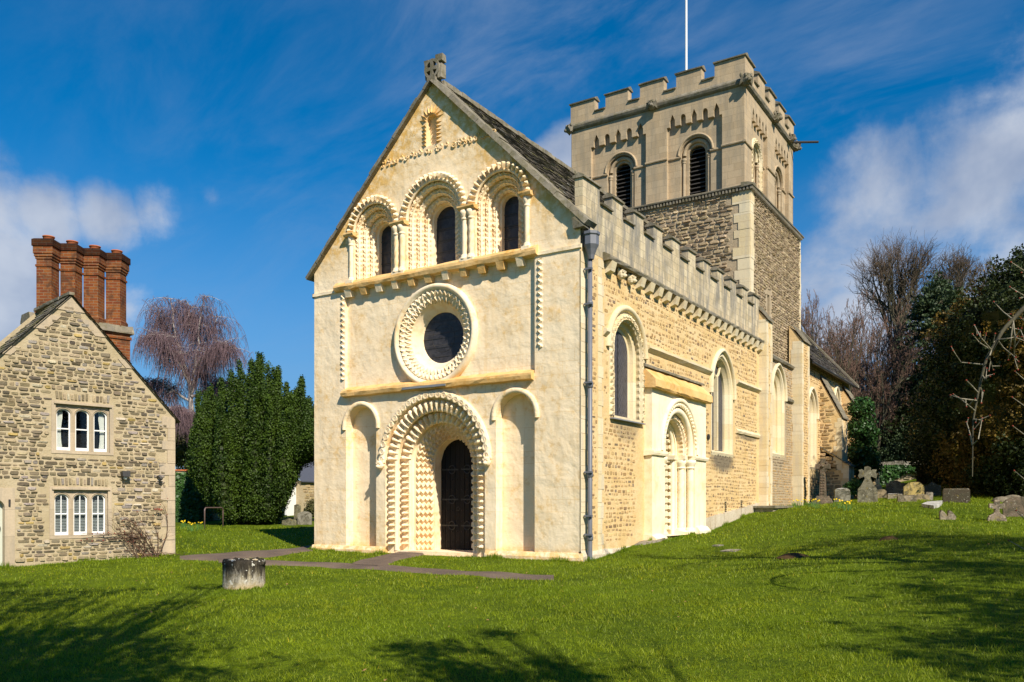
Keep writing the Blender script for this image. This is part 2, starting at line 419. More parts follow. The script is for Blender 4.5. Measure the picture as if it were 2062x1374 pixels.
def soot(t, pos, c):
    # grey weathering hanging below the two south windows and along the foot of the string courses
    s = t.n('ShaderNodeSeparateXYZ', i_0=pos); n = t.noise(t.vmul(pos, (1, 5, 1.2)), 1.6, 5, .7); f = None
    for v0, z0, hv, hz_, k in ((9.75, 2.80, 1.35, .55, .85), (2.45, 3.25, .95, .45, .45), (12.4, 3.70, 1.4, .18, .7), (16.6, 3.1, 1.1, .5, .7), (7.0, 7.05, 9.0, .16, .35)):
        dv = t.math('DIVIDE', t.math('SUBTRACT', s.outputs[1], v0), hv); dz = t.math('DIVIDE', t.math('SUBTRACT', s.outputs[2], z0), hz_)
        d = t.math('SQRT', t.math('ADD', t.math('MULTIPLY', dv, dv), t.math('MULTIPLY', dz, dz)))
        g = t.math('MULTIPLY', t.ramp(t.math('ADD', d, t.math('MULTIPLY', n, .5)), 1.3, .75), k); f = g if f is None else t.math('MAXIMUM', f, g)
    f = t.math('MULTIPLY', f, t.ramp(s.outputs[0], 8.30, 8.36))
    return t.mix(f, c, (.13, .115, .09, 1))
def mortar(name, a, b2, fine=22, sooty=False):
    m, t, b, pos = mat(name, .95, .1)
    c = t.mix(t.ramp(t.noise(pos, 1.6, 5, .65, .5), .3, .7), a, b2)
    c = t.mix(t.math('MULTIPLY', t.ramp(t.noise(t.vmul(pos, (1, 1, 1.8)), 11, 5, .7), .48, .66), .45), c, t.mix(.5, b2, (.3, .22, .12, 1)))
    if sooty: c = soot(t, pos, c)
    col(t, b, c)
    p = bump(t, b, t.noise(pos, 7, 6, .7, .6), .7, .03)
    bump(t, b, t.noise(pos, fine, 5, .75), .5, .02, p)
    return m
M_MORT = mortar('yellow_mortar', (.72, .54, .30, 1), (.66, .46, .21, 1), 22, True)
M_MORTT = mortar('tower_mortar', (.46, .37, .25, 1), (.38, .30, .195, 1))
M_MORTC = mortar('cottage_mortar', (.47, .39, .26, 1), (.40, .325, .20, 1))
M_MORTF = mortar('footing_render', (.62, .55, .43, 1), (.50, .42, .30, 1))

def colstone(name, fine=26, bmp=.8, dark=(.10, .085, .06, 1), dk=.5):
    m, t, b, pos = mat(name, .95, .15)
    at = t.n('ShaderNodeAttribute', attribute_name='Col').outputs['Color']
    n1 = t.noise(pos, 9, 6, .7, .4); n2 = t.noise(pos, fine, 5, .75)
    c = t.mix(t.math('MULTIPLY', t.ramp(n1, .46, .72), dk), at, dark)
    c = t.mix(.6, c, t.mix(n2, (.25, .25, .25, 1), (.85, .85, .85, 1)), 'OVERLAY')
    if name == 'rubble_stone': c = soot(t, pos, c)
    col(t, b, c)
    p = bump(t, b, n1, bmp, .03); bump(t, b, n2, bmp, .02, p)
    return m
M_STONE = colstone('rubble_stone')
M_SLATE = colstone('stone_slate', 40, .7, (.05, .045, .035, 1), .6)
def gravemat():
    m, t, b, pos = mat('lichened_headstone', .95, .12)
    at = t.n('ShaderNodeAttribute', attribute_name='Col').outputs['Color']
    n1 = t.noise(pos, 4, 6, .75, .5); n2 = t.noise(pos, 14, 5, .7); n3 = t.noise(pos, 40, 4, .7)
    c = t.mix(t.math('MULTIPLY', t.ramp(n1, .42, .62), .85), at, (.075, .068, .045, 1))
    c = t.mix(t.math('MULTIPLY', t.ramp(n2, .60, .66), .75), c, (.46, .44, .36, 1))
    c = t.mix(t.math('MULTIPLY', t.ramp(t.noise(pos, 9, 4, .6), .62, .70), .6), c, (.30, .23, .06, 1))
    c = t.mix(.6, c, t.mix(n3, (.25, .25, .25, 1), (.8, .8, .8, 1)), 'OVERLAY')
    col(t, b, c); p = bump(t, b, n1, .8, .04); bump(t, b, n3, .8, .015, p); return m
M_GRAVE = gravemat()
M_BRICK = None
def brickmat():
    m, t, b, pos = mat('red_brick', .9, .15)
    uv = t.n('ShaderNodeUVMap').outputs[0]
    br = t.n('ShaderNodeTexBrick', i_Vector=uv, i_Scale=1.0, i_Mortar_Size=.007, i_Mortar_Smooth=.2, i_Brick_Width=.225, i_Row_Height=.075, i_Color1=(.16, .042, .015, 1), i_Color2=(.24, .085, .022, 1), i_Mortar=(.20, .14, .085, 1), i_Bias=-.15)
    n = t.noise(pos, 3.2, 6, .7, .6)
    c = t.mix(t.math('MULTIPLY', t.ramp(n, .44, .64), .8), br.outputs[0], (.07, .035, .02, 1))
    at = t.n('ShaderNodeAttribute', attribute_name='Col').outputs['Color']
    c = t.mix(1.0, c, at, 'MULTIPLY')
    c = t.mix(.5, c, t.mix(t.noise(pos, 30, 4, .7), (.3, .3, .3, 1), (.8, .8, .8, 1)), 'OVERLAY')
    col(t, b, c); p = bump(t, b, br.outputs[1], -.7, .012); bump(t, b, t.noise(pos, 26, 4, .7), .4, .01, p)
    return m
M_BRICK = brickmat()
def simple(name, c, rough=.6, spec=.4, nscale=12, var=.25, bmp=.15, metal=0.0):
    m, t, b, pos = mat(name, rough, spec)
    n = t.noise(pos, nscale, 5, .65)
    col(t, b, t.mix(n, tuple(x * (1 - var) for x in c[:3]) + (1,), tuple(min(1, x * (1 + var)) for x in c[:3]) + (1,)))
    b.inputs['Metallic'].default_value = metal
    if bmp: bump(t, b, n, bmp, .01)
    return m
M_PIPE = simple('grey_painted_iron', (.14, .145, .165), .45, .5, 3, .25, .1)
M_LEAD = simple('lead_sheet', (.22, .23, .25), .5, .5, 6, .2, .2)
M_IRON = simple('black_iron', (.03, .028, .026), .5, .5, 30, .3, .3)
M_WHITE = simple('white_paint', (.78, .78, .76), .45, .45, 9, .05, .05)
M_POLE = simple('white_flagpole_paint', (.82, .82, .80), .35, .5, 5, .03, 0)
M_CURT = simple('curtain_cloth', (.62, .62, .58), .9, .2, 18, .12, .2)
M_BLIND = simple('window_blind', (.30, .32, .33), .8, .2, 14, .15, .1)
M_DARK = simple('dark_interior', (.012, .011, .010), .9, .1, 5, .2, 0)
M_POT = simple('terracotta_pot', (.42, .13, .05), .85, .2, 20, .25, .3)
M_LOUV = simple('grey_louvre_board', (.055, .05, .045), .8, .2, 15, .35, .3)
M_PDOOR = simple('pale_green_door_paint', (.50, .52, .44), .5, .4, 6, .08, .05)
M_HOOP = simple('dull_painted_steel_hoop', (.13, .085, .075), .45, .5, 25, .4, .2)
M_RED = simple('red_bud', (.24, .04, .02), .6, .3, 20, .3, 0)
M_YEL = simple('daffodil_petal', (.80, .58, .02), .6, .3, 30, .15, 0)
M_DSTEM = simple('daffodil_leaf', (.07, .17, .035), .6, .3, 30, .2, 0)
M_TURF = simple('bare_earth', (.075, .045, .02), .95, .1, 25, .5, .9)
M_SLATEB = simple('blue_slate', (.075, .08, .10), .6, .4, 14, .3, .3)
def glassmat(name, diamond, base=(.022, .021, .024), tint=(.085, .080, .085)):
    m, t, b, pos = mat(name, .22, .5)
    vv, s = wallvec(t, pos)
    sx = t.n('ShaderNodeSeparateXYZ', i_0=vv)
    u, v = sx.outputs[0], sx.outputs[1]
    if diamond:
        p = t.math('FRACT', t.math('MULTIPLY', t.math('ADD', t.math('MULTIPLY', u, 1.6), v), 6.0)); q = t.math('FRACT', t.math('MULTIPLY', t.math('SUBTRACT', t.math('MULTIPLY', u, 1.6), v), 6.0))
        ln = t.math('MAXIMUM', t.ramp(p, .12, .06, False), t.ramp(q, .12, .06, False))
    else:
        p = t.math('FRACT', t.math('MULTIPLY', v, 3.3)); ln = t.ramp(p, .07, .03, False)
    vo = t.n('ShaderNodeTexVoronoi', i_Vector=pos, i_Scale=13.0)
    c = t.mix(t.math('MULTIPLY', vo.outputs[1], .5), base + (1,), tint + (1,))
    c = t.mix(ln, c, (.15, .15, .16, 1) if diamond else (.035, .033, .033, 1))
    col(t, b, c)
    b.inputs['Specular IOR Level'].default_value = .3; t.set(b.inputs['Roughness'], t.math('ADD', .30, t.math('MULTIPLY', ln, .5)))
    p1 = bump(t, b, ln, .5, .01); bump(t, b, t.noise(pos, 7, 3, .5), .35, .03, p1)
    return m
M_GLASS = glassmat('leaded_stained_glass', False)
M_GLASSD = glassmat('diamond_leaded_glass', True, (.03, .03, .035), (.10, .10, .12))
def wood(name, c, plank=.16):
    m, t, b, pos = mat(name, .7, .25)
    s = t.n('ShaderNodeSeparateXYZ', i_0=pos)
    n = t.noise(t.vmul(pos, (14, 14, .8)), 2.0, 6, .7)
    cc = t.mix(n, tuple(x * .5 for x in c) + (1,), tuple(x * 1.5 for x in c) + (1,))
    col(t, b, cc); bump(t, b, n, .5, .01)
    return m
M_DOOR = wood('old_oak_door', (.011, .008, .007))
def vegmat(name, a, b2, transl=.25, nscale=3.0, rough=.6, attr=False):
    m, t, b, pos = mat(name, rough, .3)
    n = t.noise(pos, nscale, 3, .6)
    rnd = t.n('ShaderNodeNewGeometry').outputs['Random Per Island']
    f = t.math('ADD', t.math('MULTIPLY', t.ramp(n, .3, .7), .55), t.math('MULTIPLY', rnd, .45))
    c = t.mix(f, a, b2)
    if attr: c = t.mix(1.0, c, t.n('ShaderNodeAttribute', attribute_name='Col').outputs['Color'], 'MULTIPLY')
    col(t, b, c)
    if transl:
        tr = t.n('ShaderNodeBsdfTranslucent', i_Color=c)
        mx_ = t.n('ShaderNodeMixShader', i_0=transl); out = t.N['Material Output']
        t.L.new(b.outputs[0], mx_.inputs[1]); t.L.new(tr.outputs[0], mx_.inputs[2]); t.L.new(mx_.outputs[0], out.inputs[0])
    return m
M_BLADE = vegmat('grass_blade', (.130, .200, .004, 1), (.250, .330, .009, 1), .35, .8, .55)
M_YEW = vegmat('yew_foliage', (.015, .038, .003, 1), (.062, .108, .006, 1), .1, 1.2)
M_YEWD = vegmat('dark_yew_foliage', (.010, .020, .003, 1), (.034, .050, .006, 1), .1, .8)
M_GOLD = vegmat('bronzed_yew_foliage', (.050, .038, .004, 1), (.17, .105, .010, 1), .1, 1.5)
M_CEDAR = vegmat('cedar_foliage', (.022, .042, .018, 1), (.06, .09, .03, 1), .1, .8)
M_IVY = vegmat('ivy_leaf', (.02, .06, .015, 1), (.06, .14, .03, 1), .15, 2.0, .4)
M_HEDGE = vegmat('winter_hedge_foliage', (.05, .055, .02, 1), (.10, .10, .03, 1), .1, 2.0)
def bark(name, a, b2, sc_=6):
    m, t, b, pos = mat(name, .9, .2)
    n = t.noise(t.vmul(pos, (2, 2, .6)), sc_, 6, .7, .5)
    col(t, b, t.mix(t.ramp(n, .35, .65), a, b2)); bump(t, b, n, .8, .03)
    return m
M_BIRCHB = bark('birch_bark', (.55, .50, .46, 1), (.20, .16, .14, 1))
M_BTWIG = bark('birch_twig', (.19, .125, .135, 1), (.13, .085, .095, 1), 2)
M_BARK = bark('grey_green_bark', (.10, .09, .055, 1), (.055, .05, .035, 1))
M_TWIG = bark('brown_twig', (.13, .095, .065, 1), (.085, .06, .042, 1), 2)
M_PTWIG = bark('purple_brown_twig', (.22, .135, .10, 1), (.14, .085, .065, 1), 2)
M_PALE = bark('pale_ash_twig', (.30, .27, .20, 1), (.17, .15, .10, 1), 9)
M_ROSE = bark('climbing_rose_stem', (.16, .085, .055, 1), (.07, .045, .03, 1), 9)

def lawnmat():
    m, t, b, pos = mat('lawn_turf', .95, .1)
    n1 = t.noise(pos, .35, 5, .6, .5); n2 = t.noise(pos, 2.4, 5, .65); n3 = t.noise(pos, 26, 4, .7)
    f = t.math('ADD', t.math('MULTIPLY', n1, .5), t.math('MULTIPLY', n2, .5))
    c = t.mix(t.ramp(f, .36, .64), (.070, .110, .003, 1), (.150, .210, .005, 1))
    c = t.mix(t.ramp(n3, .35, .7), t.mix(.55, c, (.02, .035, .004, 1)), c)
    c = t.mix(t.math('MULTIPLY', t.ramp(t.noise(pos, 7, 4, .7), .66, .76), .5), c, (.11, .09, .03, 1))
    col(t, b, c)
    p = bump(t, b, n2, .6, .10); p = bump(t, b, t.noise(pos, 9, 4, .7), .8, .05, p); bump(t, b, n3, .9, .03, p)
    return m
M_LAWN = lawnmat()
def pathmat():
    m, t, b, pos = mat('worn_tarmac', .93, .2)
    n1 = t.noise(pos, 1.2, 5, .6); n2 = t.noise(pos, 60, 3, .8)
    c = t.mix(t.ramp(n1, .3, .7), (.155, .115, .085, 1), (.105, .078, .062, 1))
    c = t.mix(.6, c, t.mix(n2, (.2, .2, .2, 1), (.85, .85, .85, 1)), 'OVERLAY')
    col(t, b, c); bump(t, b, n2, .6, .01)
    return m
M_PATH = pathmat()

# ------------------------------------------------------------------ ground
def make_ground():
    nr, na = 170, 400
    rr = np.concatenate([[0.0], 1.2 * (1500 / 1.2) ** (np.linspace(0, 1, nr) ** 1.25)])
    th = np.linspace(0, 2 * PI, na, endpoint=False)
    x = 12 + rr[:, None] * np.cos(th); y = -8 + rr[:, None] * np.sin(th)
    z = gzv(x, y)
    V = np.stack([x, y, z], -1).reshape(-1, 3)
    F = []
    for i in range(nr):
        a = np.arange(na); b = (a + 1) % na
        F.append(np.stack([i*na+a, (i+1)*na+a, (i+1)*na+b, i*na+b], 1))
    F = np.concatenate(F)
    me = bpy.data.meshes.new('ground'); me.from_pydata(V.tolist(), [], F.tolist()); me.materials.append(M_LAWN)
    me.polygons.foreach_set('use_smooth', [True] * len(F)); me.update()
    o = bpy.data.objects.new('ground', me); COL.objects.link(o); tagit(o, kind='structure')
make_ground()
PATHPOLY = []
def ribbon(name, top, bot, lift=.03):
    """path between two edges given as photo points on the ground, draped over the turf"""
    def resamp(pts, n):
        W = [np.array(gp(*p)[:2]) for p in pts]; L = [0]
        for a, b in zip(W, W[1:]): L.append(L[-1] + np.linalg.norm(b - a))
        return [np.array([np.interp(L[-1] * i / (n-1), L, [w_[k] for w_ in W]) for k in (0, 1)]) for i in range(n)]
    n = 60; A = resamp(top, n); B = resamp(bot, n); rows = []
    for i, (p, q) in enumerate(zip(A, B)):
        row = []
        for j in range(9):
            t = j / 8; e = (.035 * math.sin(i * 1.7) + random.uniform(-.03, .03)) if j in (0, 8) else 0
            c = p + (q - p) * (t + e * .6); row.append((c[0], c[1], gz(*c) + (lift if 0 < j < 8 else -.02)))
        rows.append(row)
    PATHPOLY.append([tuple(p) for p in A] + [tuple(q) for q in reversed(B)])
    mb = MB(); mb.grid(rows, raw=True)
    return tagit(mb.build(name, M_PATH, smooth=True), kind='structure')
ribbon('path', [(362,1121),(450,1114),(540,1109),(600,1103),(634,1098)], [(362,1128),(440,1131),(545,1124),(600,1114),(634,1109)], .03)
ribbon('path', [(440,1127),(520,1130),(600,1133),(700,1136),(770,1140),(850,1146),(1000,1154),(1115,1161)], [(440,1133),(525,1140),(640,1142),(760,1148),(900,1158),(1060,1168),(1115,1169)], .037)
ribbon('path', [(868,1102),(790,1116),(720,1130),(700,1138)], [(925,1102),(870,1115),(800,1130),(770,1143)], .044)

# ------------------------------------------------------------------ carved work
def rect(a0, a1, b0, b1): return [(a0, b0), (a1, b0), (a1, b1), (a0, b1)]
def zigzag_order(mb, c, z0, zs, q0, q1, d, per=.13, amp=.05, step=.12, rise=None, k=9):
    """one chevron order between radii q0 < q1 on a face at depth d, with the soffit stepping back by step"""
    p = arch(c, z0, zs, q0, per / 6, rise)
    wd = q1 - q0
    prof = [(wd, d, 0, 1)] + [(wd - wd * .86 * j / (k-1) - .02, d, 0, 1) for j in range(k)] + [(0, d - .015, -1, 0), (0, d - step, 0, 0)]
    def f(s, j):
        wq_ = math.sin(int(s / per) * 12.9898 + q1 * 37) * 43758.5453; wq_ = .72 + .5 * (wq_ - math.floor(wq_))
        return g_(s, j) * wq_
    def g_(s, j):
        if 1 <= j <= k:
            t = (j - 1) / (k - 1)
            if j in (1, k): return 0
            ph = tri(s / per)
            return max(amp * 1.1 * max(0, 1 - abs(t - (.06 + .50 * ph)) * 4.0), amp * .9 * max(0, 1 - abs(t - (.36 + .50 * ph)) * 4.4), amp * .75 if t > .80 else 0)
        if j == k + 1: return amp * .55 * tri(s / per)
        return 0
    mb.sweep(p, prof, disp=f)
def roll(mb, path, q, d, rad, n=9, full=False, closed=False, tw=0):
    prof = [(q + rad * math.cos(t), d + rad * math.sin(t)) for t in ([2*PI*i/n for i in range(n)] if full else [-.3 + (PI + .6) * i / (n-1) for i in range(n)])]
    mb.sweep(path, prof, closed=closed, close_prof=full)
def beakheads(mb, c, z0, zs, rad, q_out, q_in, d, sp=.17, rise=None, big=1.0):
    """beak-like heads set side by side along an order, biting the roll below them"""
    p = arch(c, z0, zs, rad, .01, rise); total = p[-1][4]; n = int(total / sp); j = 0
    for i in range(n):
        s = (i + .5) * total / n
        while j < len(p) - 1 and p[j][4] < s: j += 1
        a, b, na, nb, _ = p[j]; ta, tb = -nb, na
        wk = 1.0 if nb > .05 else .80
        jam = nb <= .05 and big >= 1 and sp > .13; qo_, qi_ = q_out, q_in
        if jam and i % 7 == 3: wk *= .9
        hv = random.uniform(.8, 1.15); jq = random.uniform(-.02, .02); q_in0 = q_in
        if jam: q_out, q_in, wk = .215, -.01, .66
        secs = [(q_out, .24*wk, .02), (q_out - .025, .42*wk, .11), (q_out * .70 + q_in * .30, .44*wk, .15), (q_out * .46 + q_in * .54 + jq, .25*wk, .13), (q_out * .22 + q_in * .78, .12, .095), (q_in, .025, .01)]
        rows = []
        for q, wf, h in secs:
            h *= big * hv; ww = sp * wf * random.uniform(.88, 1.06)
            rows.append([(a + na*q + ta*x*ww, b + nb*q + tb*x*ww, d + y*h) for x, y in ((-1, 0), (-.86, .55), (-.3, 1), (.3, 1), (.86, .55), (1, 0))])
        k = len(mb.v); mb.grid(rows)
        mb.add(rows[0], [(0, 1, 2, 3, 4, 5)]); q_out, q_in = qo_, qi_
def bandwall(mb, c, z0, zs, qa, qb, d, rise=None):   # flat arch-shaped ring between two offsets
    p = arch(c, z0, zs, 0.5 * (qa + qb), .08, rise)
    mb.sweep(p, [((qa - qb) / 2, d), ((qb - qa) / 2, d)])
def head_lump(mb, a, b, d, r, fr_scale=(1, 1, 1)):
    """small worn carved face: skull, snout, brow and ears"""
    def bl(o, rr, sq=(1, 1, 1), j=.09):
        k = MB(mb.fr); rows = []
        n, h = 9, 7
        for i in range(h + 1):
            th = PI * i / h
            rows.append([(o[0] + rr*sq[0]*math.sin(th)*math.cos(2*PI*q/n)*(1+random.uniform(-j, j)), o[1] + rr*sq[1]*math.cos(th), o[2] + rr*sq[2]*math.sin(th)*math.sin(2*PI*q/n)*(1+random.uniform(-j, j))) for q in range(n)])
        mb.grid(rows, close_t=True)
    bl((a, b, d + r*.5), r, (.85, 1, .9)); bl((a, b - r*.35, d + r*1.15), r*.55, (.9, .7, 1.1))
    for s in (-1, 1):
        bl((a + s*r*.42, b + r*.3, d + r*1.15), r*.24); bl((a + s*r*.75, b + r*.7, d + r*.3), r*.34, (.7, 1.2, .8))
    mb.box(a - r*.6, a + r*.6, b + r*.42, b + r*.58, d + r*.7, d + r*1.35)
def colonnette(mb, a, z0, z1, d, r, spiral=False, cap=.2, base=.14, impost=None):
    """shaft, base, carved capital; impost = (half width, height, depth out)"""
    ns = 26 if spiral else 6; n = 14
    rows = []
    for i in range(ns + 1):
        z = z0 + base + (z1 - cap - z0 - base) * i / ns
        rows.append([(a + r*(1 + (.16*math.cos(3*(t + z*9)) if spiral else 0))*math.cos(t), z, d + r*(1 + (.16*math.cos(3*(t + z*9)) if spiral else 0))*math.sin(t)) for t in [2*PI*k/n for k in range(n)]])
    mb.grid(rows, close_t=True)
    def ring(pr, k=14, j=.0):
        mb.grid([[(a + q*math.cos(2*PI*i/k)*(1+random.uniform(-j, j)), z, d + q*math.sin(2*PI*i/k)*(1+random.uniform(-j, j))) for i in range(k)] for q, z in pr], close_t=True)
    ring([(r*1.7, z0), (r*1.7, z0+base*.35), (r*1.35, z0+base*.5), (r*1.5, z0+base*.75), (r*1.05, z0+base)])
    c0 = z1 - cap
    ring([(r*1.05, c0-.01), (r*1.35, c0+.01), (r*1.3, c0+.04), (r*1.1, c0+.05)])
    ring([(r*1.1, c0+.04), (r*1.25, c0+cap*.35), (r*1.65, c0+cap*.6), (r*1.75, c0+cap*.95), (r*.3, c0+cap)], 12, .09)
def hood(mb, c, z0, zs, rad, wd, d, out, rise=None, cut=.05):
    p = arch(c, z0, zs, rad, .05, rise)
    mb.sweep(p, [(0, d), (0, d + out*.45), (wd*.22, d + out*.95), (wd*.5, d + out*1.1), (wd*.78, d + out*.9), (wd, d + out*.55), (wd, d)])
    for e in (p[0], p[-1]):
        a, b, na, nb, _ = e
        mb.add([(a, b, d), (a, b, d + out*.45), (a + na*wd*.22, b, d + out*.95), (a + na*wd*.78, b, d + out*.9), (a + na*wd, b, d + out*.55), (a + na*wd, b, d)], [(0, 1, 2, 3, 4, 5)])

# ------------------------------------------------------------------ rubble walling: stones bedded one by one
def pick(pal):
    r = random.random(); acc = 0
    for wt, c in pal:
        acc += wt
        if r <= acc: break
    k = random.uniform(.80, 1.18); return (c[0]*k, c[1]*k*random.uniform(.97, 1.03), c[2]*k*random.uniform(.93, 1.05))
def rubble(mb, a0, a1, b0, b1, inside, hr, lr, gap, prot, pal, d=0.0, m=1, skip=0.0, seed=1, wob=.25, grain=1.0):
    random.seed(seed); b = b0
    while b < b1:
        h = random.uniform(*hr); a = a0 + random.uniform(-lr[1], 0); ph = random.uniform(0, 6); amp = random.uniform(.2, 1) * wob * h * .35
        while a < a1:
            L = random.uniform(*lr)
            hh = h * random.uniform(.80, 1.06); bb = b + amp * math.sin(a * 1.9 + ph) + (h - hh) * random.random()
            g = gap * random.uniform(.6, 1.5)
            x0, x1, y0, y1 = a + g/2, a + L - g/2, bb + g/2, bb + hh - g/2
            a += L
            if x1 - x0 < .03 or y1 - y0 < .02 or random.random() < skip: continue
            if not (inside(x0, y0) and inside(x1, y0) and inside(x1, y1) and inside(x0, y1)): continue
            cx_, cy_ = (x0+x1)/2, (y0+y1)/2; hx, hy = (x1-x0)/2, (y1-y0)/2
            ck = random.uniform(.6, .92); ckk = random.uniform(.45, .85)
            ring = []
            for sx, sy in ((-1,-ckk),(-ck,-1),(ck,-1),(1,-ckk),(1,ckk),(ck,1),(-ck,1),(-1,ckk)):
                ring.append((cx_ + sx*hx*random.uniform(.86, 1.02), cy_ + sy*hy*random.uniform(.84, 1.02)))
            pr = prot * random.uniform(.35, 1.25); tx = random.uniform(-.35, .35)*pr; ty = random.uniform(-.5, .5)*pr
            V = [(x, y, d - .004) for x, y in ring]
            sh = random.uniform(.68, .88)
            for x, y in ring:
                V.append((cx_ + (x-cx_)*sh, cy_ + (y-cy_)*sh, d + pr + tx*(x-cx_)/hx + ty*(y-cy_)/hy + random.uniform(-.15, .15)*pr))
            F = [(i, (i+1) % 8, 8+(i+1) % 8, 8+i) for i in range(8)] + [tuple(range(8, 16))]
            mb.add(V, F, m, pick(pal))
        b += h
def outside(boxes):
    return lambda a, b: not any(x0 <= a <= x1 and y0 <= b <= y1 for x0, x1, y0, y1 in boxes)
def quoins(mb, a, sgn, b0, b1, d, m=0, long=.36, short=.2, h=.34, seed=3, thick=.012):
    random.seed(seed); b = b0; i = 0
    while b < b1 - .05:
        hh = min(h * random.uniform(.75, 1.2), b1 - b); L = (long if i % 2 else short) * random.uniform(.9, 1.12)
        x0, x1 = sorted((a, a + sgn * L))
        k = random.uniform(.86, 1.08)
        mb.box(x0, x1, b + .004, b + hh - .004, d - .02, d + thick * random.uniform(.6, 1.3), m, (k, k, k)); b += hh; i += 1
PAL_S = [(.28, (.42, .27, .125)), (.3, (.51, .34, .155)), (.14, (.31, .205, .11)), (.23, (.60, .42, .205)), (.05, (.24, .18, .12))]
PAL_T = [(.35, (.33, .25, .155)), (.3, (.40, .31, .19)), (.2, (.25, .19, .125)), (.15, (.46, .36, .23))]
PAL_C = [(.28, (.27, .215, .135)), (.25, (.185, .15, .10)), (.18, (.36, .29, .185)), (.12, (.29, .25, .215)), (.09, (.12, .10, .075)), (.04, (.38, .28, .11)), (.04, (.45, .39, .29))]

# ------------------------------------------------------------------ the church
church = thing('church', 'pale limewashed Norman stone church with carved west front, battlemented nave and square tower', 'church', (4.25, 0, 0))
ZL = .86
ARX = [(2.22, .87, .27, 8.70), (4.25, 1.04, .38, 8.72), (6.28, .87, .27, 8.70)]     # west windows: centre, outer radius, light half width, springing
def make_west_front():
    mb = MB(FW)
    gable = [(0, -.3), (8.5, -.3), (8.5, 7.85), (4.25, 12.12), (0, 7.85)]
    holes = []
    door = off(arch(4.25, .02, 2.42, 1.60, .1), 0)
    holes.append((door, -.10))
    nl = off(arch(1.77, .14, 3.43, .55, .08), 0); nr = off(arch(6.73, .14, 3.43, .55, .08), 0)
    holes += [(nl, -.28), (nr, -.28)]
    panel = rect(1.18, 7.28, 4.42, 7.17); holes.append((panel, -.10))
    for c, Ro, hw, zs in ARX: holes.append((off(arch(c, 7.42, zs, Ro - .16, .07), 0), -.10))
    gn = off(arch(4.2, 10.5, 11.12, .17, .04), 0); holes.append((gn, -.14))
    mb.slab(gable, holes, 0.0)
    mb.add([(0, -.3, 0), (0, -.3, -13.7), (0, 7.85, -13.7), (0, 7.85, 0)], [(0, 1, 2, 3)])
    mb.add([(0, 7.7, -.9), (8.45, 7.7, -.9), (4.25, 12.05, -.9)], [(0, 1, 2)])
    # back of the niches, pitted plaster
    for hh in (nl, nr): mb.slab(hh, [], -.28)
    mb.slab(gn, [], -.14)
    rose = [(a, b) for a, b, *_ in circle(4.25, 5.64, 1.2, 72)]
    mb.slab(panel, [(rose, -.3)], -.10)
    # plinth
    for a0, a1 in ((-.06, 2.62), (5.88, 8.56)):
        mb.prism([(-.05, -.3), (.07, -.3), (.07, .09), (.015, .19), (-.05, .19)], a0, a1, n=14, jit=.007)
    # jambs of the three windows: flat grounds behind the carved orders
    o = mb.build('west_front', M_LIME, church)
    return o
wf = make_west_front()
def part(name, mb, m, parent, smooth=False, label=None):
    o = mb.build(name, m, parent, smooth)
    if label: o['label'] = label
    return o
# west doorway
dw = MB(FW)
bandwall(dw, 4.25, .02, 2.42, 1.60, 1.32, -.10)
for q, d0, d1 in ((1.32, -.10, -.32), (1.04, -.32, -.50)):
    p = arch(4.25, .02, 2.42, q, .08); dw.sweep(p, [(0, d0), (0, d1)])
bandwall(dw, 4.25, .02, 2.42, 1.32, 1.04, -.32)
dw.box(2.65, 5.85, -.2, .10, -1.3, -.12); 
p_in = arch(4.25, .1, 2.42, .64, .08)
dw.sweep(p_in, [(.0, -.90), (0, -1.3)])
westdoor = part('west_doorway', dw, M_CARVE, church)
mb = MB(FW); hood(mb, 4.25, 2.42, 2.42, 1.61, .19, 0, .075)
random.seed(5)
for i in range(27):                                 # linked medallions along the hood
    jm = .075 + random.uniform(-.006, .004); t = PI * (i + .5) / 27; q = 1.69 + random.uniform(-.01, .01); a, b = 4.25 - q*math.cos(t), 2.42 + q*math.sin(t)
    rows = [[(a + rr*math.cos(u), b + rr*math.sin(u), jm + h) for u in [2*PI*k/8 for k in range(8)]] for rr, h in ((.09, -.03), (.082, .014), (.052, .012), (.042, -.006), (.02, .010))]
    mb.grid(rows, close_t=True)
part('hood_mould', mb, M_CARVE, westdoor)
for c in (2.53, 5.97):
    mb = MB(FW); head_lump(mb, c, 2.36, .02, .12); part('label_stop', mb, M_CARVE, westdoor)
for q, qo, qi, d, rr in ((1.32, .25, -.06, -.10, .055), (1.04, .25, -.06, -.32, .05)):
    mb = MB(FW); pth = arch(4.25, .1, 2.42, q, .06)
    roll(mb, pth, .015, d - .03, rr)
    roll(mb, arch(4.25, .1, 2.42, q, .06), .265, d + .0, .022)
    beakheads(mb, 4.25, .2, 2.42, q, qo, qi, d, .158)
    part('beakhead_order', mb, M_CARVE, westdoor, label='ring of carved beak heads round the west door')
# deep inner order: rows of chevrons running into the depth of the arch
mb = MB(FW); pth = arch(4.25, .1, 2.42, 1.0, .024); K = 25; prof = []
for j in range(K):
    t = j / (K-1); prof.append((-.02 - .30 * t, -.50 - .38 * t, -.78, .62))
def chv(s, j):
    if j in (0, K-1): return 0
    t = j / (K-1); return .11 * max(0, 1 - 1.35 * abs(2 * ((s / .185 + .42 * tri(t * 4)) % 1.0) - 1)) 
mb.sweep(pth, prof, disp=chv)
bandwall(mb, 4.25, .1, 2.42, 1.04, .97, -.50)
part('chevron_order', mb, M_CARVE, westdoor)
mb = MB(FW); p = arch(4.25, .1, 2.42, .69, .08)
mb.sweep(p, [(0, -.87), (-.01, -.885), (-.05, -.89), (-.055, -1.2)])
part('inner_arch', mb, M_CARVE, westdoor)
mb = MB(FW)
rnd = off(arch(4.25, .12, 2.41, .60, .08), 0)
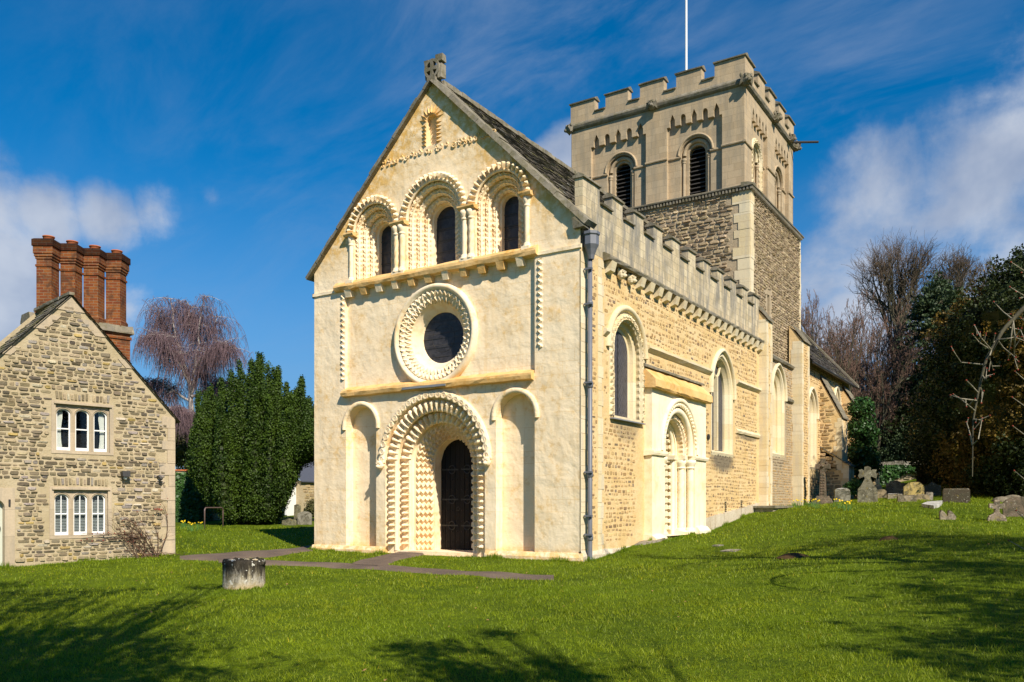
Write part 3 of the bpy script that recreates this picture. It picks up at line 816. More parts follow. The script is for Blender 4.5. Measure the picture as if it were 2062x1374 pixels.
for i in range(8):
    a0 = 3.59 + .165 * i; a1 = a0 + .160
    hgt = lambda a: 2.42 + math.sqrt(max(0, .66**2 - (a - 4.25)**2))
    d = -1.16 if i < 4 else -1.145
    mb.add([(a0, .1, d-.04), (a1, .1, d-.04), (a1, hgt(a1), d-.04), (a0, hgt(a0), d-.04), (a0+.006, .1, d), (a1-.006, .1, d), (a1-.006, hgt(a1), d), (a0+.006, hgt(a0), d)],
           [(0,3,2,1),(4,5,6,7),(0,1,5,4),(1,2,6,5),(2,3,7,6),(3,0,4,7)])
door = part('door', mb, M_DOOR, westdoor)
mb = MB(FW)
for z in (.75, 1.45, 2.25):
    mb.box(3.62, 4.20, z-.018, z+.018, -1.16, -1.145); mb.box(4.30, 4.88, z-.018, z+.018, -1.145, -1.13)
    for s, c in ((-1, 4.0), (1, 4.5)):
        for sg in (-1, 1):
            mb.tube([mb.fr(c + .1*math.cos(t), z + sg*(.02 + .09*math.sin(t)), -1.135) for t in [PI*k/8 for k in range(9)]], .012, 5)
for i in range(8):
    for z in np.arange(.3, 2.5, .28): mb.box(3.66+.165*i, 3.68+.165*i, z, z+.02, -1.16, -1.125)
mb.tube([mb.fr(4.22 + .05*math.cos(t), 1.2 + .05*math.sin(t), -1.115) for t in [2*PI*k/12 for k in range(13)]], .009, 5)
part('strap_hinge', mb, M_IRON, westdoor)
# side niche hoods
for c in (1.77, 6.73):
    mb = MB(FW); hood(mb, c, 3.36, 3.43, .55, .13, 0, .06); part('niche_hood', mb, M_LIME, wf, True)
# round window
rw = MB(FW); cp = circle(4.25, 5.64, 1.0, 144)
def ring(mb, prof, disp=None, n=144): mb.sweep(circle(4.25, 5.64, 1.0, n), prof, closed=True, disp=disp)
ring(rw, [(.33, -.12), (.33, -.04), (.30, .02), (.25, .045), (.20, .025), (.185, .0), (.17, .0), (.155, -.02)])
rose = part('round_window', rw, M_CARVE, church, True)
mb = MB(FW); NP = 50; K = 8; n = NP * 8
prof = [(.16 - .15*j/(K-1), -.02 - .05*j/(K-1), 0, 1) for j in range(K)]
def z1(s, j):
    if j in (0,): return -.03
    t = j/(K-1); ph = tri(s / (2*PI/NP)); return (.040 + .012*math.sin(s*37)) * max(0, 1 - abs(t - (.2 + .6*ph)) * 2.8)
mb.sweep(circle(4.25, 5.64, 1.0, n), prof, closed=True, disp=z1)
prof2 = [(.01 - .16*j/(K-1), -.07 - .10*j/(K-1), -.5, .85) for j in range(K)]
def z2(s, j):
    if j in (0, K-1): return 0
    t = j/(K-1); ph = tri(s / (2*PI/NP)); return (.050 + .012*math.sin(s*29)) * max(0, 1 - abs(t - (.2 + .6*(1-ph))) * 2.8)
mb.sweep(circle(4.25, 5.64, 1.0, n), prof2, closed=True, disp=z2)
part('zigzag_ring', mb, M_CARVE, rose)
mb = MB(FW); ring(mb, [(-.15, -.17), (-.165, -.18), (-.165, -.20), (-.20, -.22), (-.31, -.40), (-.34, -.40), (-.34, -.46)]); part('splay', mb, M_CARVE, rose, True)
mb = MB(FW); mb.slab([(a, b) for a, b, *_ in circle(4.25, 5.64, .70, 64)], [], -.44); part('stained_glass', mb, M_GLASS, rose)
mb = MB(FW)
for rr in (.36,): mb.tube([mb.fr(4.25 + rr*math.cos(t), 5.64 + rr*math.sin(t), -.435) for t in [2*PI*i/40 for i in range(41)]], .005, 4)
for i in range(5):
    q = -.48 + .24*i; ww = math.sqrt(.66**2 - q*q); mb.box(4.25 - ww, 4.25 + ww, 5.64 + q - .006, 5.64 + q + .006, -.438, -.43)
part('lead_tracery', mb, M_IRON, rose)
# three carved west windows
for wi, (c, Ro, hw, zs) in enumerate(ARX):
    mb = MB(FW)
    inner = Ro - .16
    bandwall(mb, c, 7.42, zs, inner + .01, inner - .02, -.10)
    aw = MB(FW)
    aw.sweep(arch(c, 7.40, zs, hw + .05, .07), [(0, -.50), (-.05, -.52), (-.05, -.70)])
    aw.add([(c - inner, 7.42, -.10), (c + inner, 7.42, -.10), (c + inner, 7.42, -.7), (c - inner, 7.42, -.7)], [(0, 1, 2, 3)])
    win = part('arched_window', aw, M_CARVE, church)
    N = 3; wq = (inner - hw - .05) / N
    for k in range(N):
        mb = MB(FW); q1 = inner - k*wq; zigzag_order(mb, c, 7.43, zs, q1 - wq, q1, -.10 - k*.14, .125, .055, .14)
        part('zigzag_order', mb, M_CARVE, win)
    # scalloped outer order
    mb = MB(FW); pth = arch(c, zs, zs, Ro - .16, .02)
    roll(mb, arch(c, zs, zs, Ro - .16, .05), .0, -.01, .035)
    beakheads(mb, c, zs, zs, Ro - .16, .19, -.02, .0, .125, None, .95)
    part('scalloped_hood', mb, M_CARVE, win)
    mb = MB(FW); mb.slab(off(arch(c, 7.42, zs, hw, .07), 0), [], -.64); gl = part('stained_glass', mb, M_GLASS, win)
    mb = MB(FW)
    for z in np.arange(7.65, zs + hw*.8, .30):
        ww = hw if z < zs else math.sqrt(max(.001, hw*hw - (z - zs)**2)); mb.box(c - ww, c + ww, z-.01, z+.01, -.638, -.622)
    part('saddle_bar', mb, M_IRON, win)
def col_part(name, a, z0, z1, d, r, spiral):
    mb = MB(FW); colonnette(mb, a, z0, z1, d, r, spiral, .24, .12); return part('colonnette', mb, M_CARVE, church, True)
for a, sp_ in ((1.42, False), (3.05, True), (3.24, False), (5.26, False), (5.46, True), (7.07, False)):
    col_part('c', a, 7.40, 8.62, .0 if a not in (3.05, 3.24, 5.26, 5.46) else .02, .062 if a in (1.42, 7.07) else .07, sp_)
for a0, a1 in ((1.25, 1.60), (2.90, 3.40), (5.11, 5.62), (6.92, 7.24)):
    mb = MB(FW); mb.prism([(-.05, 8.60), (.13, 8.62), (.16, 8.67), (.16, 8.71), (.02, 8.72), (-.05, 8.72)], a0, a1, n=3, jit=.006); part('impost', mb, M_OCHRE, church)
    mb = MB(FW); mb.box(a0 + .05, a1 - .05, 7.34, 7.42, -.02, .12); part('column_base', mb, M_CARVE, church)
# strings, corbels, coping
def rough_string(a0, a1, prof, name, m, n=24, jit=.012, fr=FW, parent=wf):
    mb = MB(fr); mb.prism(prof, a0, a1, n=n, jit=jit); return part(name, mb, m, parent)
random.seed(11)
rough_string(.86, 7.38, [(-.02, 7.16), (.11, 7.19), (.135, 7.27), (.125, 7.33), (.03, 7.42), (-.02, 7.42)], 'string_course', M_OCHRE)
rough_string(-.03, .86, [(-.02, 7.17), (.035, 7.17), (.035, 7.25), (-.02, 7.27)], 'string_course', M_LIME, 6, .004)
rough_string(7.38, 8.53, [(-.02, 7.17), (.035, 7.17), (.035, 7.25), (-.02, 7.27)], 'string_course', M_LIME, 6, .004)
rough_string(1.14, 7.26, [(-.14, 4.22), (.13, 4.27), (.15, 4.36), (.13, 4.42), (-.14, 4.56)], 'string_course', M_OCHRE)
mb = MB(FW); mb.prism([(.0, 4.29), (.165, 4.29), (.168, 4.345), (0, 4.36)], 3.35, 4.75, n=4, jit=.004); part('lead_flashing', mb, M_LEAD, wf)
for i in range(11):
    a = 1.34 + i * .555; mb = MB(FW); ww = random.uniform(.09, .115)
    mb.add([(a-ww, 7.02, -.12), (a+ww, 7.02, -.12), (a+ww, 7.19, -.12), (a-ww, 7.19, -.12), (a-ww*.85, 6.99, .04), (a+ww*.85, 6.985, .03), (a+ww, 7.20, .10), (a-ww, 7.20, .105)],
           [(0,3,2,1),(4,5,6,7),(0,1,5,4),(1,2,6,5),(2,3,7,6),(3,0,4,7)])
    part('corbel', mb, M_OCHRE if i in (4, 5, 7, 1, 8, 9) else M_CARVE, wf)
# vertical zigzag strips
for a0, sg, z0, z1_ in ((1.03, 1, 4.75, 7.08), (7.35, 1, 5.0, 7.1)):
    mb = MB(FW); n = int((z1_ - z0) / .022); rows = []
    for i in range(n + 1):
        z = z0 + (z1_ - z0) * i / n; rows.append([(a0 + .16*j/7, z, .0 if j in (0, 7) else .002 + .05*max(0, 1 - abs(j/7 - (.2 + .6*tri(z/.15)))*3)) for j in range(8)])
    mb.grid(rows); part('zigzag_strip', mb, M_CARVE, wf)
# gable niche with radiating teeth and the carved band
mb = MB(FW); pts = []
for z in np.arange(10.55, 11.12, .098):
    for s in (-1, 1):
        a = 4.2 + s*.17
        mb.add([(a, z-.045, .0), (a, z+.045, .0), (a + s*.17, z, .0), (a + s*.02, z, .055), (a, z, -.06)], [(0, 3, 2), (3, 1, 2), (0, 4, 3), (4, 1, 3)])
for i in range(9):
    t = PI * (i + .5) / 9; q = .17; ww = PI/9/2
    f = lambda th, r_, dd: (4.2 + r_*math.cos(th), 11.14 + r_*math.sin(th), dd)
    mb.add([f(t-ww, q, 0), f(t+ww, q, 0), f(t, q + .24, 0), f(t, q + .03, .06), f(t, q, -.06)], [(0, 3, 2), (3, 1, 2), (0, 4, 3), (4, 1, 3)])
part('toothed_niche', mb, M_OCHRE, wf)
mb = MB(FW); random.seed(2)
a = 2.45
while a < 6.2:
    z = 10.36; r_ = random.uniform(.055, .085)
    for k in range(random.choice((1, 2, 3))):
        o = (a + random.uniform(-.05, .05), z + random.uniform(-.06, .06)); rr = r_ * random.uniform(.5, 1)
        mb.grid([[(o[0] + q*math.cos(u)*random.uniform(.8, 1.2), o[1] + q*math.sin(u)*random.uniform(.8, 1.2), h) for u in [2*PI*i/7 for i in range(7)]] for q, h in ((rr, -.01), (rr*.85, .035), (rr*.5, .03), (rr*.35, .005), (rr*.05, .02))], close_t=True)
    a += random.uniform(.13, .2)
part('carved_band', mb, M_LIME, wf)
def coping(side):
    mb = MB(FW); n = 22; random.seed(40 + side)
    e0, e1 = (4.25, 12.12), ((8.5 if side > 0 else 0), 7.85)
    dx, dz = e1[0] - e0[0], e1[1] - e0[1]; L = math.hypot(dx, dz); dx /= L; dz /= L
    nx, nz = (-dz, dx) if side < 0 else (dz * -1, dx)
    nx, nz = (abs(dz) * side, abs(dx))
    L2 = L + .24
    for i in range(n):
        s0 = L2 * i / n - (.0 if i else .02); s1 = L2 * (i + 1) / n + .014; th = random.uniform(.085, .115); o_ = random.uniform(-.012, .012)
        j = lambda: random.uniform(-.006, .006)
        P = lambda s, h, d: (e0[0] + dx*s + nx*h + j(), e0[1] + dz*s + nz*h + j(), d + j())
        mb.add([P(s0, -.02, -.35), P(s1, -.02, -.35), P(s1, th, -.35), P(s0, th, -.35), P(s0, -.02, .14+o_), P(s1, -.02, .14+o_), P(s1, th, .11+o_), P(s0, th, .11+o_)],
               [(0,3,2,1),(4,5,6,7),(0,1,5,4),(1,2,6,5),(2,3,7,6),(3,0,4,7)])
    return part('gable_coping', mb, M_WEATH, church)
coping(1); coping(-1)
# gable cross: a wheel pierced by four openings inside a broken square
mb = MB(FW); C0 = (4.27, 12.40); RX, RZ = .235, .25
circ = [(C0[0] + RX*math.cos(t), C0[1] + RZ*math.sin(t)) for t in [2*PI*i/40 for i in range(40)]]
hol = []
for k in range(4):
    t0 = PI/4 + k*PI/2; P = [(C0[0] + .055*math.cos(t0), C0[1] + .055*math.sin(t0))]
    for i in range(7):
        t = t0 - .50 + 1.0 * i / 6; P.append((C0[0] + .175*math.cos(t), C0[1] + .185*math.sin(t)))
    hol.append((P, -.02))
mb.slab(circ, hol, .10, edge=-.02)
mb.slab(circ, [(h[0], None) for h in hol], -.02)
mb.rbox(C0[0]-.27, C0[0]-.13, C0[1]+.12, C0[1]+.27, -.05, .06, .02); mb.rbox(C0[0]+.10, C0[0]+.31, C0[1]+.13, C0[1]+.34, -.10, .07, .025)
mb.rbox(C0[0]+.17, C0[0]+.28, C0[1]-.25, C0[1]+.12, -.12, .05, .02); mb.rbox(C0[0]-.25, C0[0]-.17, C0[1]-.20, C0[1]+.12, -.08, .04, .02)
mb.rbox(C0[0]-.12, C0[0]+.12, 12.10, 12.22, -.16, .12, .01)
part('gable_cross', mb, M_WEATH, church)
# kneeler block and hopper at the south-west corner
mb = MB(FS); mb.rbox(-.12, .22, 7.62, 7.85, -.15, .14, .015); part('kneeler', mb, M_WEATH, church)
mb = MB(FW); mb.rbox(-.10, .02, 7.16, 7.28, -.4, -.02, .01); mb.tube([(-.09, .35, 7.2), (-.09, .35, 6.95)], .06, 8); part('hopper', mb, M_IRON, church)

# ------------------------------------------------------------------ nave
NV = 13.72
def slate_slope(name, P0, P1, Q0, Q1, parent, course=.17, tint=(.115, .098, .072), moss=.0, thick=.028, wd=(.14, .3), seed=5):
    """courses of individual slates; P0-P1 eaves line, Q0-Q1 ridge line (world)"""
    random.seed(seed); P0, P1, Q0, Q1 = map(Vector, (P0, P1, Q0, Q1)); mb = MB()
    H = (Q0 - P0).length; n = max(1, int(H / course)); L = (P1 - P0).length
    nrm = (P1 - P0).cross(Q0 - P0).normalized()
    if nrm.z < 0: nrm = -nrm
    mb.add([P0 - nrm*.03, P1 - nrm*.03, Q1 - nrm*.03, Q0 - nrm*.03], [(0, 1, 2, 3)], c=tuple(x*.9 for x in tint), raw=True)
    for i in range(n):
        t0, t1 = i / n - .004, min(1, (i + 1.35) / n); s = -random.random() * wd[0]; 
        while s < L:
            ww = random.uniform(*wd); e = min(s + ww - .006, L); s_ = max(s, 0)
            if e > s_ + .02:
                A = lambda t, x, h: (P0.lerp(Q0, t)).lerp(P1.lerp(Q1, t), x / L) + nrm * h
                k = random.uniform(.65, 1.35); th = thick * random.uniform(.6, 1.5); dt = random.uniform(-.004, .004)
                c = (tint[0]*k, tint[1]*k, tint[2]*k)
                if random.random() < moss: c = (.16, .145, .06)
                if random.random() < .05: c = (.26, .25, .21)
                mb.add([A(t0+dt, s_, th), A(t0+dt, e, th*random.uniform(.8, 1.2)), A(t1, e, .004), A(t1, s_, .004), A(t0+dt, s_, 0), A(t0+dt, e, 0)], [(0, 1, 2, 3), (4, 5, 1, 0)], c=c, raw=True)
            s += ww
    return part(name, mb, M_SLATE, parent)
SL = (12.22 - 7.85) / 4.25
slate_slope('nave_roof', (8.45, .32, 7.92), (8.45, NV, 7.92), (4.25, .32, 12.19), (4.25, NV, 12.19), church, moss=.12)
slate_slope('nave_roof', (.0, .32, 7.88), (.0, NV, 7.88), (4.25, .32, 12.19), (4.25, NV, 12.19), church, .3, wd=(.4, .8))
mb = MB(); 
for i in range(34):
    y0 = .3 + i*.394; mb.rbox(4.12, 4.38, y0, y0 + .385, 12.13, 12.25, .012)
part('roof_ridge', mb, M_WEATH, church)
# south wall of the nave
W1 = (2.48, .80, 3.50, 5.14)          # centre, opening half width, sill, springing
W2 = (9.72, .97, 2.98, 4.95, 1.18)    # + rise of the pointed head
mb = MB(FS)
w1h = off(arch(W1[0], W1[2], W1[3], W1[1], .08), 0); w2h = off(arch(W2[0], W2[2], W2[3], W2[1], .08, W2[4]), 0)
pd = rect(4.05, 7.2, .1, 3.9)
mb.slab([(0, -.4), (NV, -.4), (NV, 7.2), (0, 7.2)], [(w1h, -.12), (w2h, -.14), (pd, -.3)], 0.0)
def in_south(a, b):
    if b < .42 + max(0, (a - 3)) * .075: return False
    if a < .30 or .84 < a < 1.16: return False
    if 1.16 < a < 3.82 and b > 3.36:
        if abs(a - 2.48) < 1.08 and b < 5.14: return False
        if b >= 5.14 and math.hypot(a - 2.48, b - 5.14) < 1.24: return False
        if a < 1.3 and 5.2 < b < 5.42: return False
    if 3.02 < a < 8.08 and b < 4.93: 
        if a < 3.3 and b > 3.4: return True
        if 3.3 <= a < 7.95: return False
        if a < 3.3: return False
    if abs(a - 9.72) < 1.22:
        if 2.98 < b < 4.95: return False
        if b >= 4.95 and math.hypot(a - 9.72, (b - 4.95) * .95) < 1.42: return False
    if 3.6 < a < 8.6 and 5.33 < b < 5.6: return False
    if a > 11.1 and (5.33 < b < 5.6): return False
    if b > 7.0 or a > 13.5: return False
    return True
rubble(mb, .3, 13.6, .3, 7.1, in_south, (.085, .14), (.08, .27), .034, .009, PAL_S, 0, 1, .10, 21, .9)
so = mb.build('nave_wall', [M_MORT, M_STONE], church)
mb = MB(FS); quoins(mb, 0, 1, .0, 7.15, 0, seed=8, long=.40, short=.26, h=.32); part('corner_quoins', mb, M_QUOIN, so)
mb = MB(FS); quoins(mb, .86, 1, .0, 7.15, 0, seed=9, long=.30, short=.22, h=.36); part('dressed_strip', mb, M_QUOIN, so)
mb = MB(FS); mb.prism([(-.05, -.5), (.10, -.5), (.09, .12), (.02, .24), (-.05, .24)], 0, 3.3, n=16, jit=.02)
part('stone_footing', mb, M_MORTF, so); mb = MB(FS)
for i in range(24):
    a = 3.3 + i*.43; z = .40 + max(0, a - 3.3) * .088
    if a < 7.9: continue
    mb.rbox(a, a + .42, -.3, z + .1, -.05, .05 + random.uniform(0, .03), .02)
part('stone_footing', mb, M_MORTF, so)
# corbel table and string
rough_string(1.12, 13.75, [(-.02, 7.14), (.20, 7.16), (.22, 7.22), (.20, 7.27), (.04, 7.36), (-.02, 7.36)], 'string_course', M_WEATH, 40, .01, FS, so)
for i in range(22):
    a = 1.36 + i * .582; mb = MB(FS)
    if i in (1, 2): head_lump(mb, a, 6.99, .03, .13)
    else:
        ww = .13 + random.uniform(-.008, .008)
        mb.add([(a-ww, 6.86, -.02), (a+ww, 6.86, -.02), (a+ww, 7.15, -.02), (a-ww, 7.15, -.02), (a-ww*.92, 6.93, .15), (a+ww*.92, 6.93, .15), (a+ww, 7.15, .21), (a-ww, 7.15, .21)],
               [(0,3,2,1),(4,5,6,7),(0,1,5,4),(1,2,6,5),(2,3,7,6),(3,0,4,7)])
    part('corbel', mb, M_DRESS, so)
STR = [(-.02, 5.36), (.03, 5.38), (.11, 5.46), (.11, 5.52), (-.02, 5.58)]
for a0, a1 in ((1.14, 1.34), (3.68, 8.55), (11.1, 13.74)): rough_string(a0, a1, STR, 'string_course', M_QUOIN, 12, .005, FS, so)
rough_string(11.1, 13.74, [(-.02, 3.72), (.05, 3.74), (.07, 3.82), (-.02, 3.93)], 'string_course', M_QUOIN, 10, .008, FS, so)
# parapet with battlements
mb = MB(FS); n0 = .95; P = 1.268; gw = .66
outl = [(0.10, 7.2), (13.78, 7.2), (13.78, 8.86)]
tops = []
k = 9
x = 13.78
for i in range(9, -1, -1):
    g0 = n0 + P*i; g1 = g0 + gw
    tops.append((g1, x)); outl += [(g1, 8.86), (g1, 8.45), (g0, 8.45), (g0, 8.86)]; x = g0
tops.append((0.10, x)); outl.append((0.10, 8.86))
mb.slab(outl, [], .005, edge=-.20); mb.slab(outl, [], -.20)
par = part('parapet', mb, M_PARA, church)
for a0, a1 in tops:
    mb = MB(FS); mb.prism([(-.23, 8.82), (.05, 8.82), (.055, 8.87), (-.09, 8.94), (-.24, 8.87)], a0 - .035, a1 + .035, n=2, jit=.008); part('merlon_coping', mb, M_WEATH, par)
for i in range(10):
    g0 = n0 + P*i; mb = MB(FS); mb.prism([(-.22, 8.44), (.07, 8.44), (.075, 8.48), (-.08, 8.54), (-.22, 8.5)], g0 + .01, g0 + gw - .01, n=2, jit=.008); part('crenel_coping', mb, M_WEATH, par)
# Norman south window
mb = MB(FS); c, hw, z0, zs = W1
mb.sweep(arch(c, z0, zs, .66, .08), [(.14, -.12), (.03, -.15), (0, -.24), (-.08, -.25), (-.08, -.6)])
mb.add([(c-.8, z0, -.6), (c+.8, z0, -.6), (c+.8, z0, .03), (c-.8, z0, .03), (c-.8, z0-.07, .03), (c+.8, z0-.07, .03)], [(0, 1, 2, 3), (3, 2, 5, 4)])
mb.box(c-1.02, c-.8, z0-.02, zs, -.02, .008); mb.box(c+.8, c+1.02, z0-.02, zs, -.02, .008)
bandwall(mb, c, zs, zs, .80, 1.03, .008)
sw = part('round_headed_window', mb, M_DRESS, church)
mb = MB(FS); hood(mb, c, zs+.0, zs, 1.03, .155, 0, .09); part('hood_mould', mb, M_DRESS, sw, True)
mb = MB(FS); zigzag_order(mb, c, z0, zs, .80, 1.0, .006, .17, .07, .13); part('zigzag_order', mb, M_DRESS, sw)
mb = MB(FS); mb.slab(off(arch(c, z0, zs, .64, .08), 0), [], -.26); part('leaded_glass', mb, M_GLASSD, sw)
mb = MB(FS)
for s in (-1, 1): mb.add([(c, z0, -.258), (c + s*.02, z0, -.25), (c + s*.02, zs + .5, -.25), (c, zs + .5, -.258)], [(0, 1, 2, 3)])
part('saddle_bar', mb, M_IRON, sw)
mb = MB(FS); mb.box(1.5, 3.42, 3.40, 3.43, -.02, .10); part('lead_sill', mb, M_LEAD, sw)
# pointed windows
def pointed(fr, c, hw, z0, zs, rise, glass=True, hoodw=.13, name='pointed_window', splay=.16, parent=church, hd=.10, blind=False, mull=True):
    mb = MB(fr); p = arch(c, z0, zs, hw, .08, rise)
    mb.sweep(p, [(.10, .006), (0, .002), (-.05, -.06), (-.07, -.05), (-.09, -.10), (-splay, -.20), (-splay, -.42)])
    mb.add([(c-hw-.1, z0, .03), (c+hw+.1, z0, .03), (c+hw, z0+.16, -.42), (c-hw, z0+.16, -.42), (c-hw-.1, z0-.1, .0), (c+hw+.1, z0-.1, .0)], [(0, 1, 2, 3), (4, 5, 1, 0)])
    o = part(name, mb, M_DRESS, parent)
    mb = MB(fr); hood(mb, c, zs - .12, zs, hw + .10, hoodw, 0, hd, rise + .10 * rise / hw); part('hood_mould', mb, M_DRESS, o, True)
    hi = hw - splay
    mb = MB(fr); mb.slab(off(arch(c, z0 + .1, zs, hi, .1, rise * hi / hw), 0), [], -.27); part('leaded_glass', mb, M_GLASSD if glass else M_DRESS, o)
    if mull:
        mb = MB(fr); mb.rbox(c - .055, c + .055, z0 + .1, zs + rise*.45, -.27, -.15, .003)
        Rr = hi * 1.3
        for s in (-1, 1):
            mb.tube([fr(c + s*(hi*.9*math.sin(t)*.55), zs + rise*.45 + hi*.7*(1-math.cos(t)), -.22) for t in [1.3*i/6 for i in range(7)]], .045, 6)
        part('mullion', mb, M_DRESS, o)
    return o
pointed(FS, W2[0], W2[1], W2[2], W2[3], W2[4])
# south doorway: a shallow projecting slab with its own little weathering roof
mb = MB(FS); c, zs = 5.53, 2.92
op = off(arch(c, .2, zs, 1.15, .08), 0)
mb.slab([(3.56, .0), (7.60, .0), (7.60, 4.40), (3.56, 4.40)], [(op, .0)], .22, edge=-.05)
bandwall(mb, c, .2, zs, 1.16, .92, .0)
mb.sweep(arch(c, .2, zs, .92, .08), [(0, 0), (0, -.20), (-.22, -.20), (-.22, -.42), (-.36, -.42), (-.36, -.9)])
mb.prism([(-.05, .0), (.34, .0), (.34, .42), (.25, .52), (-.05, .55)], 3.5, 4.35, n=5, jit=.02); mb.prism([(-.05, .0), (.34, .0), (.34, .55), (.25, .66), (-.05, .68)], 6.75, 7.66, n=5, jit=.02)
mb.prism([(-.6, .0), (.16, .0), (.16, .52), (-.6, .62)], 6.2, 6.8, n=2)
mb.add([(4.4, .45, .2), (6.7, .45, .2), (6.7, .45, -.9), (4.4, .45, -.9)], [(0, 1, 2, 3)])
sdw = part('south_doorway', mb, M_PORTAL, church)
mb = MB(FS); mb.prism([(-.02, 4.93), (.05, 4.90), (.36, 4.60), (.37, 4.40), (.33, 4.36), (-.02, 4.40)], 3.47, 7.76, n=18, jit=.012); part('doorway_roof', mb, M_OCHRE, sdw)
mb = MB(FS); mb.prism([(-.02, 4.96), (.10, 4.93), (.10, 4.99), (-.02, 5.05)], 3.4, 7.8, n=12, jit=.008); part('drip_course', mb, M_WEATH, sdw)
mb = MB(FS)
for a0, a1, dd in ((3.5, 4.5, .22), (6.56, 7.66, .22)):
    mb.prism([(-.03, 2.60), (dd + .05, 2.62), (dd + .07, 2.68), (dd + .07, 2.73), (-.03, 2.75)], a0, a1, n=4, jit=.004)
mb.prism([(-.3, 2.62), (.05, 2.62), (.07, 2.74), (-.3, 2.75)], 6.30, 6.62); mb.prism([(-.5, 2.62), (-.18, 2.62), (-.15, 2.74), (-.5, 2.75)], 6.05, 6.42)
part('impost', mb, M_PORTAL, sdw)
mb = MB(FS); hood(mb, c, zs - .15, zs, 1.25, .14, .22, .06); 
for i in range(30):
    t = PI*(i + .5)/30; q = 1.20; mb.ball(FS(c + q*math.cos(t), zs + q*math.sin(t), .235), .042, 6, 4)
part('hood_mould', mb, M_PORTAL, sdw)
mb = MB(FS); roll(mb, arch(c, zs - .2, zs, 1.04, .05), 0, .10, .105, 12, True); part('roll_order', mb, M_PORTAL, sdw, True)
mb = MB(FS); zigzag_order(mb, c, zs - .25, zs, .80, .98, .005, .13, .06, .2); part('zigzag_order', mb, M_CARVE, sdw)
mb = MB(FS); k = 10
mb.sweep(arch(c, zs - .3, zs, .86, .02), [(0, 0, 0, 1)] + [(-.0, -.02 - .2*j/k, -1, 0) for j in range(k+1)], disp=lambda s, j: 0 if j in (0, k+1) else .05*max(0, 1 - 1.6*abs(2*((s/.13 + .5*tri(j/k*1.5)) % 1) - 1)))
part('chevron_soffit', mb, M_CARVE, sdw)
mb = MB(FS); roll(mb, arch(c, .45, zs, .68, .05), 0, -.30, .07, 10, True); part('roll_order', mb, M_PORTAL, sdw, True)
random.seed(9)
mb = MB(FS); p = arch(c, .55, zs, .60, .01); tot = p[-1][4]; n = 34; j = 0
for i in range(n):
    s = (i + .5)*tot/n
    while p[j][4] < s and j < len(p)-1: j += 1
    a, b, na, nb, _ = p[j]
    def bx(w0, hh, d1):
        V = []
        for x, y, dz in ((-1,-1,0),(1,-1,0),(1,1,0),(-1,1,0),(-.75,-.75,1),(.75,-.75,1),(.75,.75,1),(-.75,.75,1)):
            V.append((a + na*x*w0 - nb*y*hh, b + nb*x*w0 + na*y*hh, -.48 + dz*(d1 + .48) + random.uniform(-.01, .01)))
        mb.add(V, [(0,3,2,1),(4,5,6,7),(0,1,5,4),(1,2,6,5),(2,3,7,6),(3,0,4,7)])
    bx(.085, .062, -.36)
    for q in range(5):
        t = 2*PI*q/5; mb.ball(FS(a + .045*math.cos(t), b + .04*math.sin(t), -.345), .026, 5, 4)
    mb.ball(FS(a, b, -.33), .022, 5, 4)
part('rosette_order', mb, M_PORTAL, sdw)
for a, d, r, sp_ in ((6.60, .10, .10, False), (6.42, -.12, .10, True), (4.46, .10, .10, False), (4.64, -.12, .10, True)):
    mb = MB(FS); colonnette(mb, a, .50, 2.62, d, r, sp_, .26, .14); part('colonnette', mb, M_PORTAL, sdw, True)
mb = MB(FS)
for i in range(7): mb.box(4.9 + .18*i, 5.075 + .18*i, .45, 3.5, -.80, -.76)
part('door', mb, M_DOOR, sdw)
# iron air vents and plate on the wall
for a in (9.95, 11.6):
    mb = MB(FS)
    for i in range(6): mb.box(a, a + .16, 1.08 + .06*i + (a-9.9)*.03, 1.11 + .06*i + (a-9.9)*.03, .0, .02)
    part('air_vent', mb, M_IRON, so)
mb = MB(FS); mb.tube([FS(8.35, 3.42, -.02), FS(8.35, 3.42, .05)], .09, 12); part('tie_plate', mb, M_IRON, so)

# ------------------------------------------------------------------ downpipe at the south-west corner
mb = MB(); px_, py_ = 8.64, .20
mb.lathe(px_, py_, [(.055, -.02), (.055, 7.0)], 16)
for z in (2.0, 4.05, .55, 5.9):
    mb.lathe(px_, py_, [(.055, z-.07), (.072, z-.06), (.072, z+.06), (.055, z+.07)], 16, cap=False)
mb.lathe(px_, py_, [(.055, .0), (.075, .0), (.075, .08), (.055, .09)], 16, cap=False)
dp = part('downpipe', mb, M_PIPE, church, True)
for z in (.62, 1.05, 2.05, 4.1, 5.9, 6.7):
    mb = MB(); mb.rbox(px_-.095, px_+.095, py_-.10, py_-.04, z-.02, z+.02, .002); mb.tube([(8.48, py_-.05, z), (8.60, py_-.07, z)], .014, 5); mb.ball((px_-.085, py_-.09, z), .025, 6, 4); part('pipe_bracket', mb, M_PIPE, dp)
mb = MB(); n = 8
def octa(hw, hd, z, cxx=8.68, cyy=.18): return [(cxx + hw*math.cos(t)*1.08, cyy + hd*math.sin(t)*1.08, z) for t in [PI/8 + 2*PI*i/8 for i in range(8)]]
mb.grid([octa(.06, .06, 6.92), octa(.08, .08, 7.02), octa(.12, .12, 7.14), octa(.165, .165, 7.24), octa(.165, .165, 7.44), octa(.19, .19, 7.47), octa(.19, .19, 7.53), octa(.15, .15, 7.53), octa(.14, .14, 7.3)], close_t=True, raw=True)
part('hopper_head', mb, M_PIPE, dp)
mb = MB(); mb.tube([(8.62, .18, 7.5), (8.60, .2, 7.7), (8.5, .25, 7.85)], .035, 8); part('outlet_pipe', mb, M_PIPE, dp)

